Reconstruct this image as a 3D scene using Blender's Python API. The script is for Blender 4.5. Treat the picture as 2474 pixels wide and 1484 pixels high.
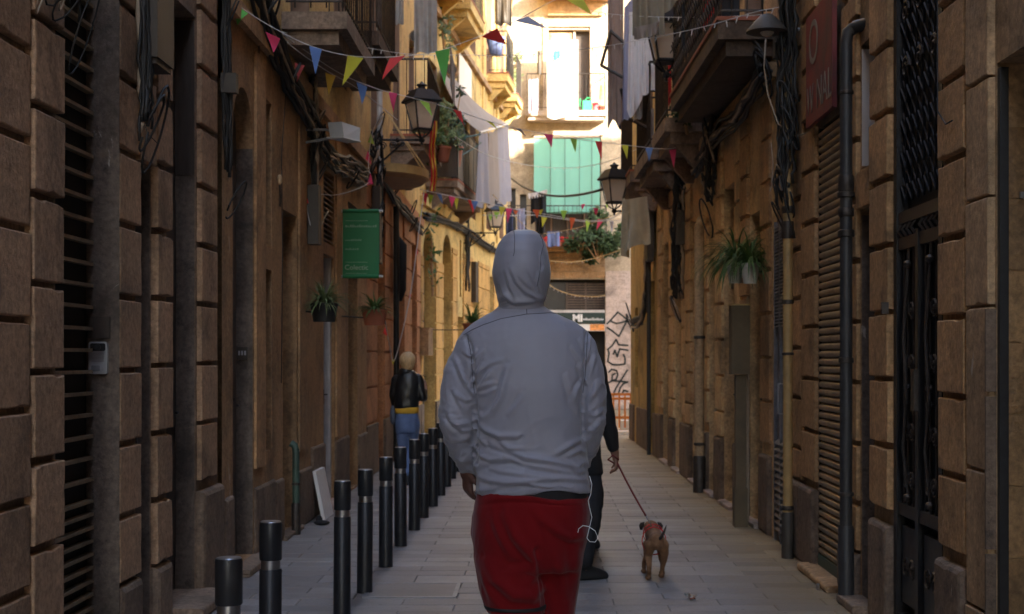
import bpy, bmesh, math, random
import numpy as np
from mathutils import Vector, Matrix
from mathutils.bvhtree import BVHTree

rnd = random.Random(11)
rad = math.radians
scene = bpy.context.scene
for o in list(bpy.data.objects):
    bpy.data.objects.remove(o)
C = scene.collection

# ------------------------------------------------------------------ camera
EYE = 1.4
cam_d = bpy.data.cameras.new('camera')
cam = bpy.data.objects.new('camera', cam_d)
C.objects.link(cam)
cam.location = (0, 0, EYE)
cam.rotation_euler = (rad(90), 0, 0)
cam_d.sensor_width = 36.0
cam_d.lens = 36.0 * 3470 / 2474
cam_d.shift_x = -(1300 - 1237) / 2474
cam_d.shift_y = (862 - 742) / 2474
cam_d.clip_start = 0.1
cam_d.clip_end = 400
cam_d.dof.use_dof = True
cam_d.dof.focus_distance = 5.2
cam_d.dof.aperture_fstop = 7.1
scene.camera = cam

# ------------------------------------------------------------------ light
SUN_EL, SUN_AZ = rad(21), rad(40)          # azimuth: behind the camera, towards the right
world = bpy.data.worlds.new('World')
scene.world = world
world.use_nodes = True
wn = world.node_tree
bg = wn.nodes['Background']
sky = wn.nodes.new('ShaderNodeTexSky')
sky.sky_type = 'NISHITA'
sky.sun_disc = False
sky.sun_elevation = SUN_EL
sky.sun_rotation = math.pi - SUN_AZ
sky.dust_density = 2.0
wn.links.new(sky.outputs[0], bg.inputs[0])
bg.inputs[1].default_value = 0.15
sun_d = bpy.data.lights.new('sun', 'SUN')
sun_d.energy = 3.0
sun_d.angle = rad(0.5)
sun_d.color = (1.0, 0.9, 0.74)
sun = bpy.data.objects.new('sun', sun_d)
C.objects.link(sun)
tosun = Vector((math.sin(SUN_AZ) * math.cos(SUN_EL), -math.cos(SUN_AZ) * math.cos(SUN_EL), math.sin(SUN_EL)))
sun.rotation_euler = tosun.to_track_quat('Z', 'Y').to_euler()
scene.view_settings.view_transform = 'Standard'
scene.view_settings.look = 'None'
scene.view_settings.gamma = 1
scene.view_settings.use_curve_mapping = False
scene.view_settings.exposure = 3.0
scene.cycles.max_bounces = 8
scene.cycles.diffuse_bounces = 6
scene.cycles.use_denoising = True

# ------------------------------------------------------------------ helpers
F, CX, CY = 3470.0, 1300.0, 862.0
def P(x, y, Y):
    """the place at distance Y that the photograph shows at (x, y)"""
    return Vector(((x - CX) / F * Y, Y, EYE - (y - CY) / F * Y))

WL = {}
class MB:
    def __init__(self):
        self.v = []; self.f = []
    def add(self, vs, fs):
        n = len(self.v)
        self.v += [tuple(a) for a in vs]
        self.f += [tuple(i + n for i in f) for f in fs]
        return self
    def hexa(self, p):
        return self.add(p, [(0,3,2,1),(4,5,6,7),(0,1,5,4),(1,2,6,5),(2,3,7,6),(3,0,4,7)])
    def box(self, a, b):
        x0,y0,z0 = a; x1,y1,z1 = b
        return self.hexa([(x0,y0,z0),(x1,y0,z0),(x1,y1,z0),(x0,y1,z0),(x0,y0,z1),(x1,y0,z1),(x1,y1,z1),(x0,y1,z1)])
    def obox(self, c, size, m=None):
        c = Vector(c); sx,sy,sz = [s/2 for s in size]
        q = [Vector(t) for t in [(-sx,-sy,-sz),(sx,-sy,-sz),(sx,sy,-sz),(-sx,sy,-sz),(-sx,-sy,sz),(sx,-sy,sz),(sx,sy,sz),(-sx,sy,sz)]]
        if m is not None: q = [m @ a for a in q]
        return self.hexa([c + a for a in q])
    def loft(self, rings, cap=True, close=True):
        n = len(rings[0]); vs = [p for r in rings for p in r]; fs = []
        for i in range(len(rings)-1):
            for j in range(n if close else n-1):
                k = (j+1) % n
                fs.append((i*n+j, i*n+k, (i+1)*n+k, (i+1)*n+j))
        if cap and close:
            fs.append(tuple(range(n-1,-1,-1)))
            fs.append(tuple((len(rings)-1)*n + j for j in range(n)))
        return self.add(vs, fs)
    def tube(self, pts, r, n=6, cap=True):
        pts = [Vector(p) for p in pts]
        rs = r if isinstance(r, (list, tuple)) else [r]*len(pts)
        rings = []; prev = None
        for i, p in enumerate(pts):
            t = (pts[min(i+1, len(pts)-1)] - pts[max(i-1, 0)])
            if t.length < 1e-9: t = Vector((0,0,1))
            t.normalize()
            if prev is None:
                a = Vector((0,0,1)) if abs(t.z) < .9 else Vector((1,0,0))
                prev = t.cross(a).normalized()
            prev = (prev - t*prev.dot(t))
            prev = prev.normalized() if prev.length > 1e-6 else t.orthogonal().normalized()
            b = t.cross(prev)
            rings.append([p + (prev*math.cos(2*math.pi*k/n) + b*math.sin(2*math.pi*k/n))*rs[i] for k in range(n)])
        return self.loft(rings, cap)
    def capsule(self, pts, rs, n=14):
        """tapered limb with round ends"""
        pts = [Vector(p) for p in pts]; P2 = []; R2 = []
        d0 = (pts[0]-pts[1]).normalized(); d1 = (pts[-1]-pts[-2]).normalized()
        for a in (80, 55, 28):
            P2.append(pts[0] + d0*rs[0]*math.sin(rad(a))); R2.append(rs[0]*math.cos(rad(a)))
        # densify with a smooth curve
        m = len(pts)
        for i in range(m-1):
            p0 = pts[max(i-1,0)]; p1 = pts[i]; p2 = pts[i+1]; p3 = pts[min(i+2,m-1)]
            for k in range(4):
                t = k/4
                q = 0.5*((2*p1) + (p2-p0)*t + (2*p0-5*p1+4*p2-p3)*t*t + (3*p1-p0-3*p2+p3)*t**3)
                P2.append(q); R2.append(rs[i]*(1-t)+rs[i+1]*t)
        P2.append(pts[-1]); R2.append(rs[-1])
        for a in (28, 55, 80):
            P2.append(pts[-1] + d1*rs[-1]*math.sin(rad(a))); R2.append(rs[-1]*math.cos(rad(a)))
        return self.tube(P2, R2, n)
    def ell(self, c, r, m=None, nu=14, nv=9):
        c = Vector(c); rings = []
        for i in range(nv):
            a = math.pi*(i+.25)/(nv-.5) - math.pi/2
            ring = []
            for j in range(nu):
                b = 2*math.pi*j/nu
                q = Vector((r[0]*math.cos(a)*math.cos(b), r[1]*math.cos(a)*math.sin(b), r[2]*math.sin(a)))
                if m is not None: q = m @ q
                ring.append(c + q)
            rings.append(ring)
        return self.loft(rings)
    def lathe(self, prof, c=(0,0,0), n=16):
        c = Vector(c)
        return self.loft([[c + Vector((r*math.cos(2*math.pi*k/n), r*math.sin(2*math.pi*k/n), z)) for k in range(n)] for r, z in prof])
    def fr(self, fr, u0, u1, z0, z1, d0, d1):
        return self.hexa([fr(u0,z0,d0),fr(u0,z0,d1),fr(u1,z0,d1),fr(u1,z0,d0),fr(u0,z1,d0),fr(u0,z1,d1),fr(u1,z1,d1),fr(u1,z1,d0)])
    def build(self, name, mat, parent=None, smooth=False, normals=True, **tags):
        me = bpy.data.meshes.new(name)
        me.from_pydata(self.v, [], self.f)
        return finish(me, name, mat, parent, smooth, normals, **tags)

def finish(me, name, mat, parent=None, smooth=False, normals=True, world_loc=True, **tags):
    if normals:
        bm = bmesh.new(); bm.from_mesh(me)
        bmesh.ops.recalc_face_normals(bm, faces=bm.faces)
        bm.to_mesh(me); bm.free()
    co = np.empty(len(me.vertices)*3, 'f'); me.vertices.foreach_get('co', co)
    co = co.reshape(-1, 3)
    c = (co.min(0)+co.max(0))/2
    co -= c
    me.vertices.foreach_set('co', co.ravel())
    me.update()
    o = bpy.data.objects.new(name, me); C.objects.link(o)
    for m in (mat if isinstance(mat, (list, tuple)) else [mat]):
        me.materials.append(m)
    if smooth:
        me.polygons.foreach_set('use_smooth', [True]*len(me.polygons))
        if smooth == 'auto':
            try: me.set_sharp_from_angle(angle=rad(40))
            except Exception: pass
    c = Vector([float(t) for t in c])
    WL[o.name] = c.copy()
    if parent is not None:
        o.parent = parent
        o.location = c - WL.get(parent.name, Vector((0,0,0)))
    else:
        o.location = c
    for k, v in tags.items():
        if v is not None: o[k] = v
    return o

def thing(name, label, cat, loc=(0,0,0), group=None):
    o = bpy.data.objects.new(name, None); C.objects.link(o)
    o.empty_display_size = .1
    o.location = loc
    WL[o.name] = Vector(loc)
    o['label'] = label; o['category'] = cat
    if group: o['group'] = group
    return o

def copy_tree(root, loc=None, rotz=None, label=None, scale=None):
    def cp(o, par):
        c = o.copy(); C.objects.link(c)
        if par is not None: c.parent = par
        for ch in list(o.children): cp(ch, c)
        return c
    r = cp(root, None)
    if loc is not None: r.location = loc; WL[r.name] = Vector(loc)
    if rotz is not None: r.rotation_euler = (0,0,rotz)
    if scale is not None: r.scale = (scale,)*3
    if label: r['label'] = label
    return r

# ------------------------------------------------------------------ materials
MATS = {}
def nodes(name):
    m = bpy.data.materials.new(name); m.use_nodes = True
    nt = m.node_tree
    return m, nt, nt.nodes['Principled BSDF']
def ramp(nt, fac, stops):
    r = nt.nodes.new('ShaderNodeValToRGB')
    el = r.color_ramp.elements
    while len(el) < len(stops): el.new(.5)
    for e, (p, c) in zip(el, stops):
        e.position = p; e.color = (c[0], c[1], c[2], 1)
    nt.links.new(fac, r.inputs[0]); return r.outputs[0]
def noise(nt, co, scale, detail=6, rough=.6, dist=0.0):
    n = nt.nodes.new('ShaderNodeTexNoise')
    n.inputs['Scale'].default_value = scale; n.inputs['Detail'].default_value = detail
    n.inputs['Roughness'].default_value = rough; n.inputs['Distortion'].default_value = dist
    nt.links.new(co, n.inputs['Vector']); return n.outputs[0]
def mapping(nt, co, s):
    m = nt.nodes.new('ShaderNodeMapping'); m.inputs['Scale'].default_value = s
    nt.links.new(co, m.inputs['Vector']); return m.outputs[0]
def mixc(nt, fac, a, b, mode='MIX'):
    m = nt.nodes.new('ShaderNodeMix'); m.data_type = 'RGBA'; m.blend_type = mode
    for i, v in ((0, fac), (6, a), (7, b)):
        if isinstance(v, (int, float)): m.inputs[i].default_value = v
        elif isinstance(v, tuple): m.inputs[i].default_value = (v[0], v[1], v[2], 1)
        else: nt.links.new(v, m.inputs[i])
    return m.outputs[2]
def math_(nt, op, a, b=None, clamp=False):
    m = nt.nodes.new('ShaderNodeMath'); m.operation = op; m.use_clamp = clamp
    for i, v in ((0, a), (1, b)):
        if v is None: continue
        if isinstance(v, (int, float)): m.inputs[i].default_value = v
        else: nt.links.new(v, m.inputs[i])
    return m.outputs[0]
def bump(nt, b, h, strength=.3, dist=.01):
    n = nt.nodes.new('ShaderNodeBump'); n.inputs['Strength'].default_value = strength
    n.inputs['Distance'].default_value = dist
    nt.links.new(h, n.inputs['Height']); nt.links.new(n.outputs[0], b.inputs['Normal'])

def masonry(name, col, dark=.45, warm=(1,1,1), stain=.5, grain=.8, rough=.85, vary=.25, pale=None, streak=.6):
    """weathered stucco or stone: streaks, blotches, chips, grain"""
    m, nt, b = nodes(name)
    geo = nt.nodes.new('ShaderNodeNewGeometry'); co = geo.outputs['Position']
    oi = nt.nodes.new('ShaderNodeObjectInfo')
    blot = noise(nt, co, 1.6, 8, .65, .4)
    st = noise(nt, mapping(nt, co, (3.2, 3.2, .45)), 1.0, 7, .7)
    fine = noise(nt, co, 38, 6, .7)
    med = noise(nt, co, 9, 7, .7)
    dk = tuple(c*dark for c in col)
    lt = tuple(min(.9, c*1.22) for c in col)
    base = ramp(nt, blot, [(.32, dk), (.5, col), (.72, lt)])
    if streak: base = mixc(nt, math_(nt, 'MULTIPLY', ramp(nt, st, [(.5, (0,0,0)), (.72, (1,1,1))]), streak), base, tuple(c*.42 for c in col))
    # soot and damp blotches
    base = mixc(nt, math_(nt, 'MULTIPLY', ramp(nt, med, [(.56, (0,0,0)), (.7, (1,1,1))]), stain), base, (.035, .03, .027))
    if pale:
        pn = noise(nt, mapping(nt, co, (1.2, 1.2, .5)), 4.0, 7, .7, .8)
        base = mixc(nt, math_(nt, 'MULTIPLY', ramp(nt, pn, [(.66, (0,0,0)), (.69, (1,1,1))]), .75), base, pale)
    base = mixc(nt, .5, base, ramp(nt, noise(nt, co, 17, 8, .75, .6), [(.34, (.3,.3,.3)), (.66, (.7,.7,.7))]), 'OVERLAY')
    base = mixc(nt, grain, base, ramp(nt, fine, [(.3, (.28,.28,.28)), (.7, (.72,.72,.72))]), 'OVERLAY')
    # each stone its own tone
    v = math_(nt, 'ADD', math_(nt, 'MULTIPLY', oi.outputs['Random'], vary*2), 1-vary)
    hs = nt.nodes.new('ShaderNodeHueSaturation'); nt.links.new(base, hs.inputs['Color']); nt.links.new(v, hs.inputs['Value']); hs.inputs['Saturation'].default_value = 1.02
    nt.links.new(hs.outputs[0], b.inputs['Base Color'])
    b.inputs['Roughness'].default_value = rough
    h = math_(nt, 'ADD', math_(nt, 'MULTIPLY', med, 1.0), math_(nt, 'MULTIPLY', fine, .35))
    bump(nt, b, h, .7, .016)
    MATS[name] = m
    return m

def plain(name, col, rough=.6, metal=0.0, var=.15, scale=12, bmp=.0, spec=None, sheen=0, stretch=(1,1,1), world=True, trans=0, dirt=0.0):
    m, nt, b = nodes(name)
    if world:
        co = nt.nodes.new('ShaderNodeNewGeometry').outputs['Position']
    else:
        co = nt.nodes.new('ShaderNodeTexCoord').outputs['Object']
    co = mapping(nt, co, stretch)
    n = noise(nt, co, scale, 6, .65)
    c = ramp(nt, n, [(.3, tuple(x*(1-var) for x in col)), (.7, tuple(min(1, x*(1+var)) for x in col))])
    if dirt:
        n2 = noise(nt, co, scale*.25, 8, .75, .5)
        c = mixc(nt, math_(nt, 'MULTIPLY', ramp(nt, n2, [(.48, (0,0,0)), (.68, (1,1,1))]), dirt), c, (.04, .034, .028))
    nt.links.new(c, b.inputs['Base Color'])
    rr = math_(nt, 'ADD', math_(nt, 'MULTIPLY', n, .2), rough-.1, True)
    nt.links.new(rr, b.inputs['Roughness'])
    b.inputs['Metallic'].default_value = metal
    if spec is not None: b.inputs['Specular IOR Level'].default_value = spec
    if sheen: b.inputs['Sheen Weight'].default_value = sheen
    if trans:
        # thin cloth / plastic: part of the light comes through
        tr = nt.nodes.new('ShaderNodeBsdfTranslucent'); nt.links.new(c, tr.inputs[0])
        mx = nt.nodes.new('ShaderNodeMixShader'); mx.inputs[0].default_value = trans
        nt.links.new(b.outputs[0], mx.inputs[1]); nt.links.new(tr.outputs[0], mx.inputs[2])
        nt.links.new(mx.outputs[0], nt.nodes['Material Output'].inputs[0])
    if bmp: bump(nt, b, n, bmp, .01)
    MATS[name] = m
    return m

M = {}
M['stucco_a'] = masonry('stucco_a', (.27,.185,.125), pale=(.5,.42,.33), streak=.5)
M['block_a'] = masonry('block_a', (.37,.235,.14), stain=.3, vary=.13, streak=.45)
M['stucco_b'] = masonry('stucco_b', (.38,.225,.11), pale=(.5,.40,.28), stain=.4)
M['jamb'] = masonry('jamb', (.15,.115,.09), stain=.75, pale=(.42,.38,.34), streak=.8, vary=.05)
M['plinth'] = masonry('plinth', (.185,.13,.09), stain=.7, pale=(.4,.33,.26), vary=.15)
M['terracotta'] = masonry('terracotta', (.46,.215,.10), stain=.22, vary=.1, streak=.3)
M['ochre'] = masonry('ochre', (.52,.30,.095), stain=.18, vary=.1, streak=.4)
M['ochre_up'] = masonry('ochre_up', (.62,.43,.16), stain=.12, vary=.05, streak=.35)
M['stucco_r'] = masonry('stucco_r', (.36,.225,.11), pale=(.48,.38,.26), stain=.45)
M['block_r'] = masonry('block_r', (.43,.255,.12), stain=.35, vary=.10, streak=.35)
M['stucco_far_lit'] = masonry('stucco_far_lit', (.55,.37,.19), pale=(.6,.5,.38), stain=.4)  # lighter copy of the right-hand stucco, cross-street light put into the colour
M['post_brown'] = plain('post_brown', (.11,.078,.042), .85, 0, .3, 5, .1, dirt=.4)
M['block_far_lit'] = masonry('block_far_lit', (.66,.45,.23), stain=.3, vary=.12, streak=.3)  # lighter copy of the right-hand blocks, brightened for light from the cross street
M['slab_dark'] = masonry('slab_dark', (.11,.07,.045), stain=.5, vary=.05)
M['pilaster'] = masonry('pilaster', (.42,.28,.155), stain=.25, pale=(.55,.48,.38), vary=.05)
M['end_wall'] = masonry('end_wall', (.42,.34,.24), stain=.12, vary=.03, streak=.3)
M['end_stone'] = masonry('end_stone', (.46,.37,.29), stain=.15, vary=.1, streak=.3)
M['rose_stone'] = masonry('rose_stone', (.50,.40,.34), stain=.12, vary=.03, streak=.25)
M['brown_stone'] = masonry('brown_stone', (.40,.25,.13), stain=.25, vary=.08)
M['slab_stone'] = masonry('slab_stone', (.24,.17,.12), stain=.6, vary=.05)
M['tile'] = masonry('tile', (.33,.19,.08), stain=.1, vary=.18, rough=.45, streak=.1)
M['black_metal'] = plain('black_metal', (.018,.018,.02), .45, .3, .3, 20, .1)
M['bollard_black'] = plain('bollard_black', (.016,.017,.02), .42, .0, .25, 30, .06, dirt=.2)
M['iron'] = plain('iron', (.055,.045,.038), .5, .5, .4, 25, .2)
M['steel'] = plain('steel', (.42,.42,.43), .35, 1.0, .1, 30)
M['grey_metal'] = plain('grey_metal', (.27,.27,.28), .5, .5, .25, 8, .1, dirt=.5)
M['shutter'] = plain('shutter', (.34,.26,.17), .5, .45, .25, 10, .1, dirt=.6)
M['slat_brown'] = plain('slat_brown', (.22,.13,.08), .7, 0, .25, 10, .1)
M['dark'] = plain('dark', (.012,.011,.010), .8, 0, .3, 6)  # near-black; also paints the darkness inside openings without a door
M['dark_wood'] = plain('dark_wood', (.05,.035,.026), .6, 0, .4, 5, .2, stretch=(6,6,.8))
M['brown_door'] = plain('brown_door', (.09,.065,.05), .65, 0, .35, 4, .15, stretch=(5,5,.7), dirt=.4)
M['yellow_pipe'] = plain('yellow_pipe', (.36,.225,.085), .5, 0, .2, 10, .1, dirt=.45)
M['grey_pipe'] = plain('grey_pipe', (.038,.037,.038), .5, .1, .25, 10, .1, dirt=.4)
M['pale_pipe'] = plain('pale_pipe', (.5,.48,.46), .5, 0, .15, 10, .1, dirt=.3)
M['green_pipe'] = plain('green_pipe', (.05,.09,.065), .55, 0, .3, 10, .1, dirt=.5)
M['white'] = plain('white', (.72,.71,.69), .5, 0, .08, 10, dirt=.12)
M['white_cloth'] = plain('white_cloth', (.88,.86,.86), .85, 0, .06, 8, trans=.25)
M['sheet'] = plain('sheet', (.85,.85,.84), .85, 0, .03, 8, trans=.3)
M['lilac_cloth'] = plain('lilac_cloth', (.42,.42,.56), .85, 0, .06, 8, trans=.2)
M['awning_cloth'] = M.setdefault('drape_cloth', plain('drape_cloth', (.30,.28,.31), .85, 0, .1, 4, trans=.2)) and plain('awning_cloth', (.32,.265,.23), .85, 0, .1, 4, trans=.25)
M['brown_cloth'] = plain('brown_cloth', (.34,.25,.21), .9, 0, .12, 8)
M['grey_cloth'] = plain('grey_cloth', (.36,.33,.30), .9, 0, .15, 12)
M['khaki_cloth'] = plain('khaki_cloth', (.26,.22,.16), .9, 0, .15, 12)
M['black_cloth'] = plain('black_cloth', (.012,.012,.014), .85, 0, .2, 12)
M['navy_cloth'] = plain('navy_cloth', (.04,.05,.10), .9, 0, .2, 12)
M['blue_cloth'] = plain('blue_cloth', (.10,.13,.25), .9, 0, .15, 12)
M['red_cloth'] = plain('red_cloth', (.5,.02,.02), .8, 0, .1, 12)
M['teal_blind'] = plain('teal_blind', (.24,.56,.47), .8, 0, .06, 3, trans=.3, stretch=(1,1,.3))
M['lamp_glass'] = plain('lamp_glass', (.95,.88,.80), .4, 0, .03, 5, trans=.72)
M['cable'] = plain('cable', (.02,.019,.018), .6, 0, .3, 20)
M['pale_cable'] = plain('pale_cable', (.35,.27,.19), .6, 0, .2, 20)
M['string'] = plain('string', (.6,.58,.56), .7, 0, .1, 20)
M['leaf'] = plain('leaf', (.075,.13,.035), .55, 0, .5, 9, spec=.3, trans=.2)
M['leaf_pale'] = plain('leaf_pale', (.16,.21,.09), .55, 0, .5, 9, spec=.3, trans=.2)
M['leaf_dark'] = plain('leaf_dark', (.045,.075,.03), .6, 0, .6, 6, spec=.3, trans=.15)
M['pot_black'] = plain('pot_black', (.014,.014,.015), .5)
M['pot_terra'] = plain('pot_terra', (.30,.09,.045), .75, dirt=.2)
M['pot_white'] = plain('pot_white', (.5,.47,.42), .5)
M['green_can'] = plain('green_can', (.03,.42,.15), .4)
M['pink_pot'] = plain('pink_pot', (.7,.10,.12), .5)
M['flower_red'] = plain('flower_red', (.6,.02,.02), .6)
M['wood'] = plain('wood', (.32,.19,.09), .7, 0, .3, 5, .2, stretch=(1,1,4))
M['rim_wood'] = plain('rim_wood', (.5,.34,.14), .75, 0, .2, 6, .1)
M['banner'] = plain('banner', (.012,.17,.055), .6, 0, .1, 4)
M['banner_ink'] = plain('banner_ink', (.30,.42,.30), .7)
M['sign_red'] = plain('sign_red', (.20,.024,.02), .7, 0, .2, 6, dirt=.7)
M['sign_ink'] = plain('sign_ink', (.24,.19,.15), .7, dirt=.6)
M['sign_dark'] = plain('sign_dark', (.015,.035,.032), .4)
M['orange'] = plain('orange', (.65,.20,.025), .5, 0, .15, 12, dirt=.15)
M['ink'] = plain('ink', (.02,.03,.03), .8)
M['food'] = plain('food', (.65,.25,.07), .5, 0, .6, 14)
M['box_brown'] = plain('box_brown', (.06,.048,.036), .6, .2, .3, 5, .1, dirt=.4)
M['plastic_grey'] = plain('plastic_grey', (.42,.42,.44), .45, .3, .1, 10)
M['flood'] = plain('flood', (.55,.55,.55), .45, 0, .06, 10, dirt=.1)
M['jacket'] = plain('jacket', (.275,.275,.33), .5, 0, .07, 5, sheen=.25, spec=.4)
M['jacket_seam'] = plain('jacket_seam', (.05,.05,.065), .7)
M['shorts'] = plain('shorts', (.16,.005,.007), .85, 0, .12, 4, sheen=.15, spec=.1, bmp=.1)
M['shorts_black'] = plain('shorts_black', (.01,.01,.011), .7)
M['skin_dark'] = plain('skin_dark', (.11,.05,.035), .55, 0, .1, 10)
M['skin'] = plain('skin', (.27,.14,.095), .5, 0, .08, 10)
M['hair_blonde'] = plain('hair_blonde', (.55,.36,.18), .6, 0, .35, 30, .4, stretch=(3,3,.6))
M['leather'] = plain('leather', (.011,.011,.013), .38, 0, .2, 15, .1)
M['jeans'] = plain('jeans', (.11,.16,.30), .85, 0, .25, 7)
M['yellow_knit'] = plain('yellow_knit', (.62,.36,.03), .85)
M['bag_grey'] = plain('bag_grey', (.10,.12,.16), .7)
M['dog_fur'] = plain('dog_fur', (.21,.105,.05), .85, 0, .3, 30, .4)
M['dog_dark'] = plain('dog_dark', (.03,.02,.016), .85, 0, .3, 30, .3)
M['shoe'] = plain('shoe', (.014,.014,.015), .6)
M['wire_white'] = plain('wire_white', (.8,.8,.8), .4)
M['foil'] = plain('foil', (.6,.55,.5), .3, .8)
M['window_glass'] = plain('window_glass', (.03,.03,.03), .35, 0, .2, 5)
M['lit_white'] = plain('lit_white', (.75,.70,.62), .6, 0, .05, 10, dirt=.1)  # pale tone painted where surfaces catch the light
M['plastic_sheet'] = plain('plastic_sheet', (.62,.58,.46), .25, 0, .12, 6, trans=.4)
FLAG = {}
for k, c in dict(green=(.10,.42,.06), pink=(.62,.03,.13), blue=(.08,.17,.40), yellow=(.52,.50,.03), red=(.62,.03,.03),
                 lime=(.35,.55,.07), grey=(.30,.32,.42), orange=(.75,.12,.02), gold=(.5,.33,.02), dgreen=(.05,.22,.06), dred=(.32,.02,.02)).items():
    FLAG[k] = plain('flag_'+k, tuple(min(.85, .05+x*1.35) for x in c), .8, 0, .08, 8, trans=.3)

def slab_material():
    m, nt, b = nodes('paving')
    geo = nt.nodes.new('ShaderNodeNewGeometry'); co = geo.outputs['Position']
    at = nt.nodes.new('ShaderNodeAttribute'); at.attribute_name = 'tone'
    oi = nt.nodes.new('ShaderNodeObjectInfo')
    n1 = noise(nt, co, 3.0, 8, .7, .3); n2 = noise(nt, co, 60, 5, .7); n3 = noise(nt, co, .8, 6, .7, .6)
    base = ramp(nt, n1, [(.3, (.17,.158,.155)), (.55, (.265,.25,.245)), (.75, (.33,.315,.31))])
    # sand and dust that has gathered along the right-hand wall
    sx = nt.nodes.new('ShaderNodeSeparateXYZ'); nt.links.new(co, sx.inputs[0])
    edge = math_(nt, 'SUBTRACT', sx.outputs[0], .85)
    e2 = math_(nt, 'ADD', math_(nt, 'MULTIPLY', edge, 1.1), math_(nt, 'SUBTRACT', n3, .62))
    base = mixc(nt, ramp(nt, e2, [(.1, (0,0,0)), (.75, (1,1,1))]), base, (.30,.225,.13))
    base = mixc(nt, math_(nt, 'MULTIPLY', ramp(nt, n3, [(.5, (0,0,0)), (.7, (1,1,1))]), .35), base, (.10,.095,.10))
    vo = nt.nodes.new('ShaderNodeTexVoronoi'); vo.inputs['Scale'].default_value = 5.5; nt.links.new(co, vo.inputs['Vector'])
    base = mixc(nt, math_(nt, 'MULTIPLY', ramp(nt, vo.outputs['Distance'], [(.05, (1,1,1)), (.085, (0,0,0))]), .55), base, (.07,.065,.065))
    n5 = noise(nt, mapping(nt, co, (1, .5, 1)), 6.5, 8, .8, 1.2)
    base = mixc(nt, math_(nt, 'MULTIPLY', ramp(nt, n5, [(.6, (0,0,0)), (.68, (1,1,1))]), .5), base, (.11,.10,.098))
    base = mixc(nt, .5, base, ramp(nt, n2, [(.3, (.36,.36,.36)), (.7, (.64,.64,.64))]), 'OVERLAY')
    v = math_(nt, 'ADD', math_(nt, 'MULTIPLY', math_(nt, 'ADD', oi.outputs['Random'], at.outputs['Fac']), .4), .70)
    hs = nt.nodes.new('ShaderNodeHueSaturation'); nt.links.new(base, hs.inputs['Color']); nt.links.new(v, hs.inputs['Value'])
    nt.links.new(hs.outputs[0], b.inputs['Base Color'])
    nt.links.new(math_(nt, 'ADD', math_(nt, 'MULTIPLY', n1, .35), .35), b.inputs['Roughness'])
    bump(nt, b, math_(nt, 'ADD', n1, math_(nt, 'MULTIPLY', n2, .3)), .25, .006)
    return m
M['paving'] = slab_material()

# ------------------------------------------------------------------ facade frames
def frame(X0, Y0, slope, side):
    def fr(u, z, d=0.0):
        return Vector((X0 + slope*(u-Y0) + side*d, u, z))
    fr.slope = slope; fr.side = side
    return fr
L1 = frame(-1.95, 24, 0.0, 1)
L2 = frame(-1.95, 24, 0.0877, 1)
R1 = frame(1.80, 11, 0.0, -1)
R2 = frame(1.80, 11, -0.0178, -1)
def yl(x): return 6767/(1300-x)
def yr(x): return 6246/(x-1300)

def facade(fr, u0, u1, z0, z1, ops, mat, parent, base=-.03, name='wall', deep=.5):
    """one outer wall with real openings: front sheet, jambs, sills, heads; ops = (u0,u1,z0,z1,depth,arch)"""
    mb = MB()
    us = sorted({u0, u1, *[v for o in ops for v in o[:2]]})
    zs = sorted({z0, z1, *[v for o in ops for v in o[2:4]]})
    us = [u for u in us if u0 <= u <= u1]; zs = [z for z in zs if z0 <= z <= z1]
    for i in range(len(us)-1):
        for j in range(len(zs)-1):
            uc = (us[i]+us[i+1])/2; zc = (zs[j]+zs[j+1])/2
            if any(o[0] < uc < o[1] and o[2] < zc < o[3] for o in ops): continue
            mb.add([fr(us[i],zs[j],base), fr(us[i+1],zs[j],base), fr(us[i+1],zs[j+1],base), fr(us[i],zs[j+1],base)], [(0,1,2,3)])
    for o in ops:
        a,b,c,d,dep = o[:5]; q = base-dep
        mb.add([fr(a,c,base),fr(a,d,base),fr(a,d,q),fr(a,c,q)], [(0,1,2,3)])
        mb.add([fr(b,c,base),fr(b,d,base),fr(b,d,q),fr(b,c,q)], [(0,1,2,3)])
        mb.add([fr(a,d,base),fr(b,d,base),fr(b,d,q),fr(a,d,q)], [(0,1,2,3)])
        mb.add([fr(a,c,base),fr(b,c,base),fr(b,c,q),fr(a,c,q)], [(0,1,2,3)])
        if len(o) > 5 and o[5]:
            rise = o[5]; n = 10; um = (a+b)/2; hw = (b-a)/2
            pts = [(um - hw*math.cos(math.pi*k/n), d - rise + rise*math.sin(math.pi*k/n)) for k in range(n+1)]
            for k in range(n):
                (ua,za),(ub,zb) = pts[k], pts[k+1]
                mb.add([fr(ua,za,base),fr(ub,zb,base),fr(ub,d+.002,base),fr(ua,d+.002,base)], [(0,1,2,3)])
                mb.add([fr(ua,za,base),fr(ub,zb,base),fr(ub,zb,q),fr(ua,za,q)], [(0,1,2,3)])
    return mb.build(name, mat, parent, normals=False)

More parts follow.
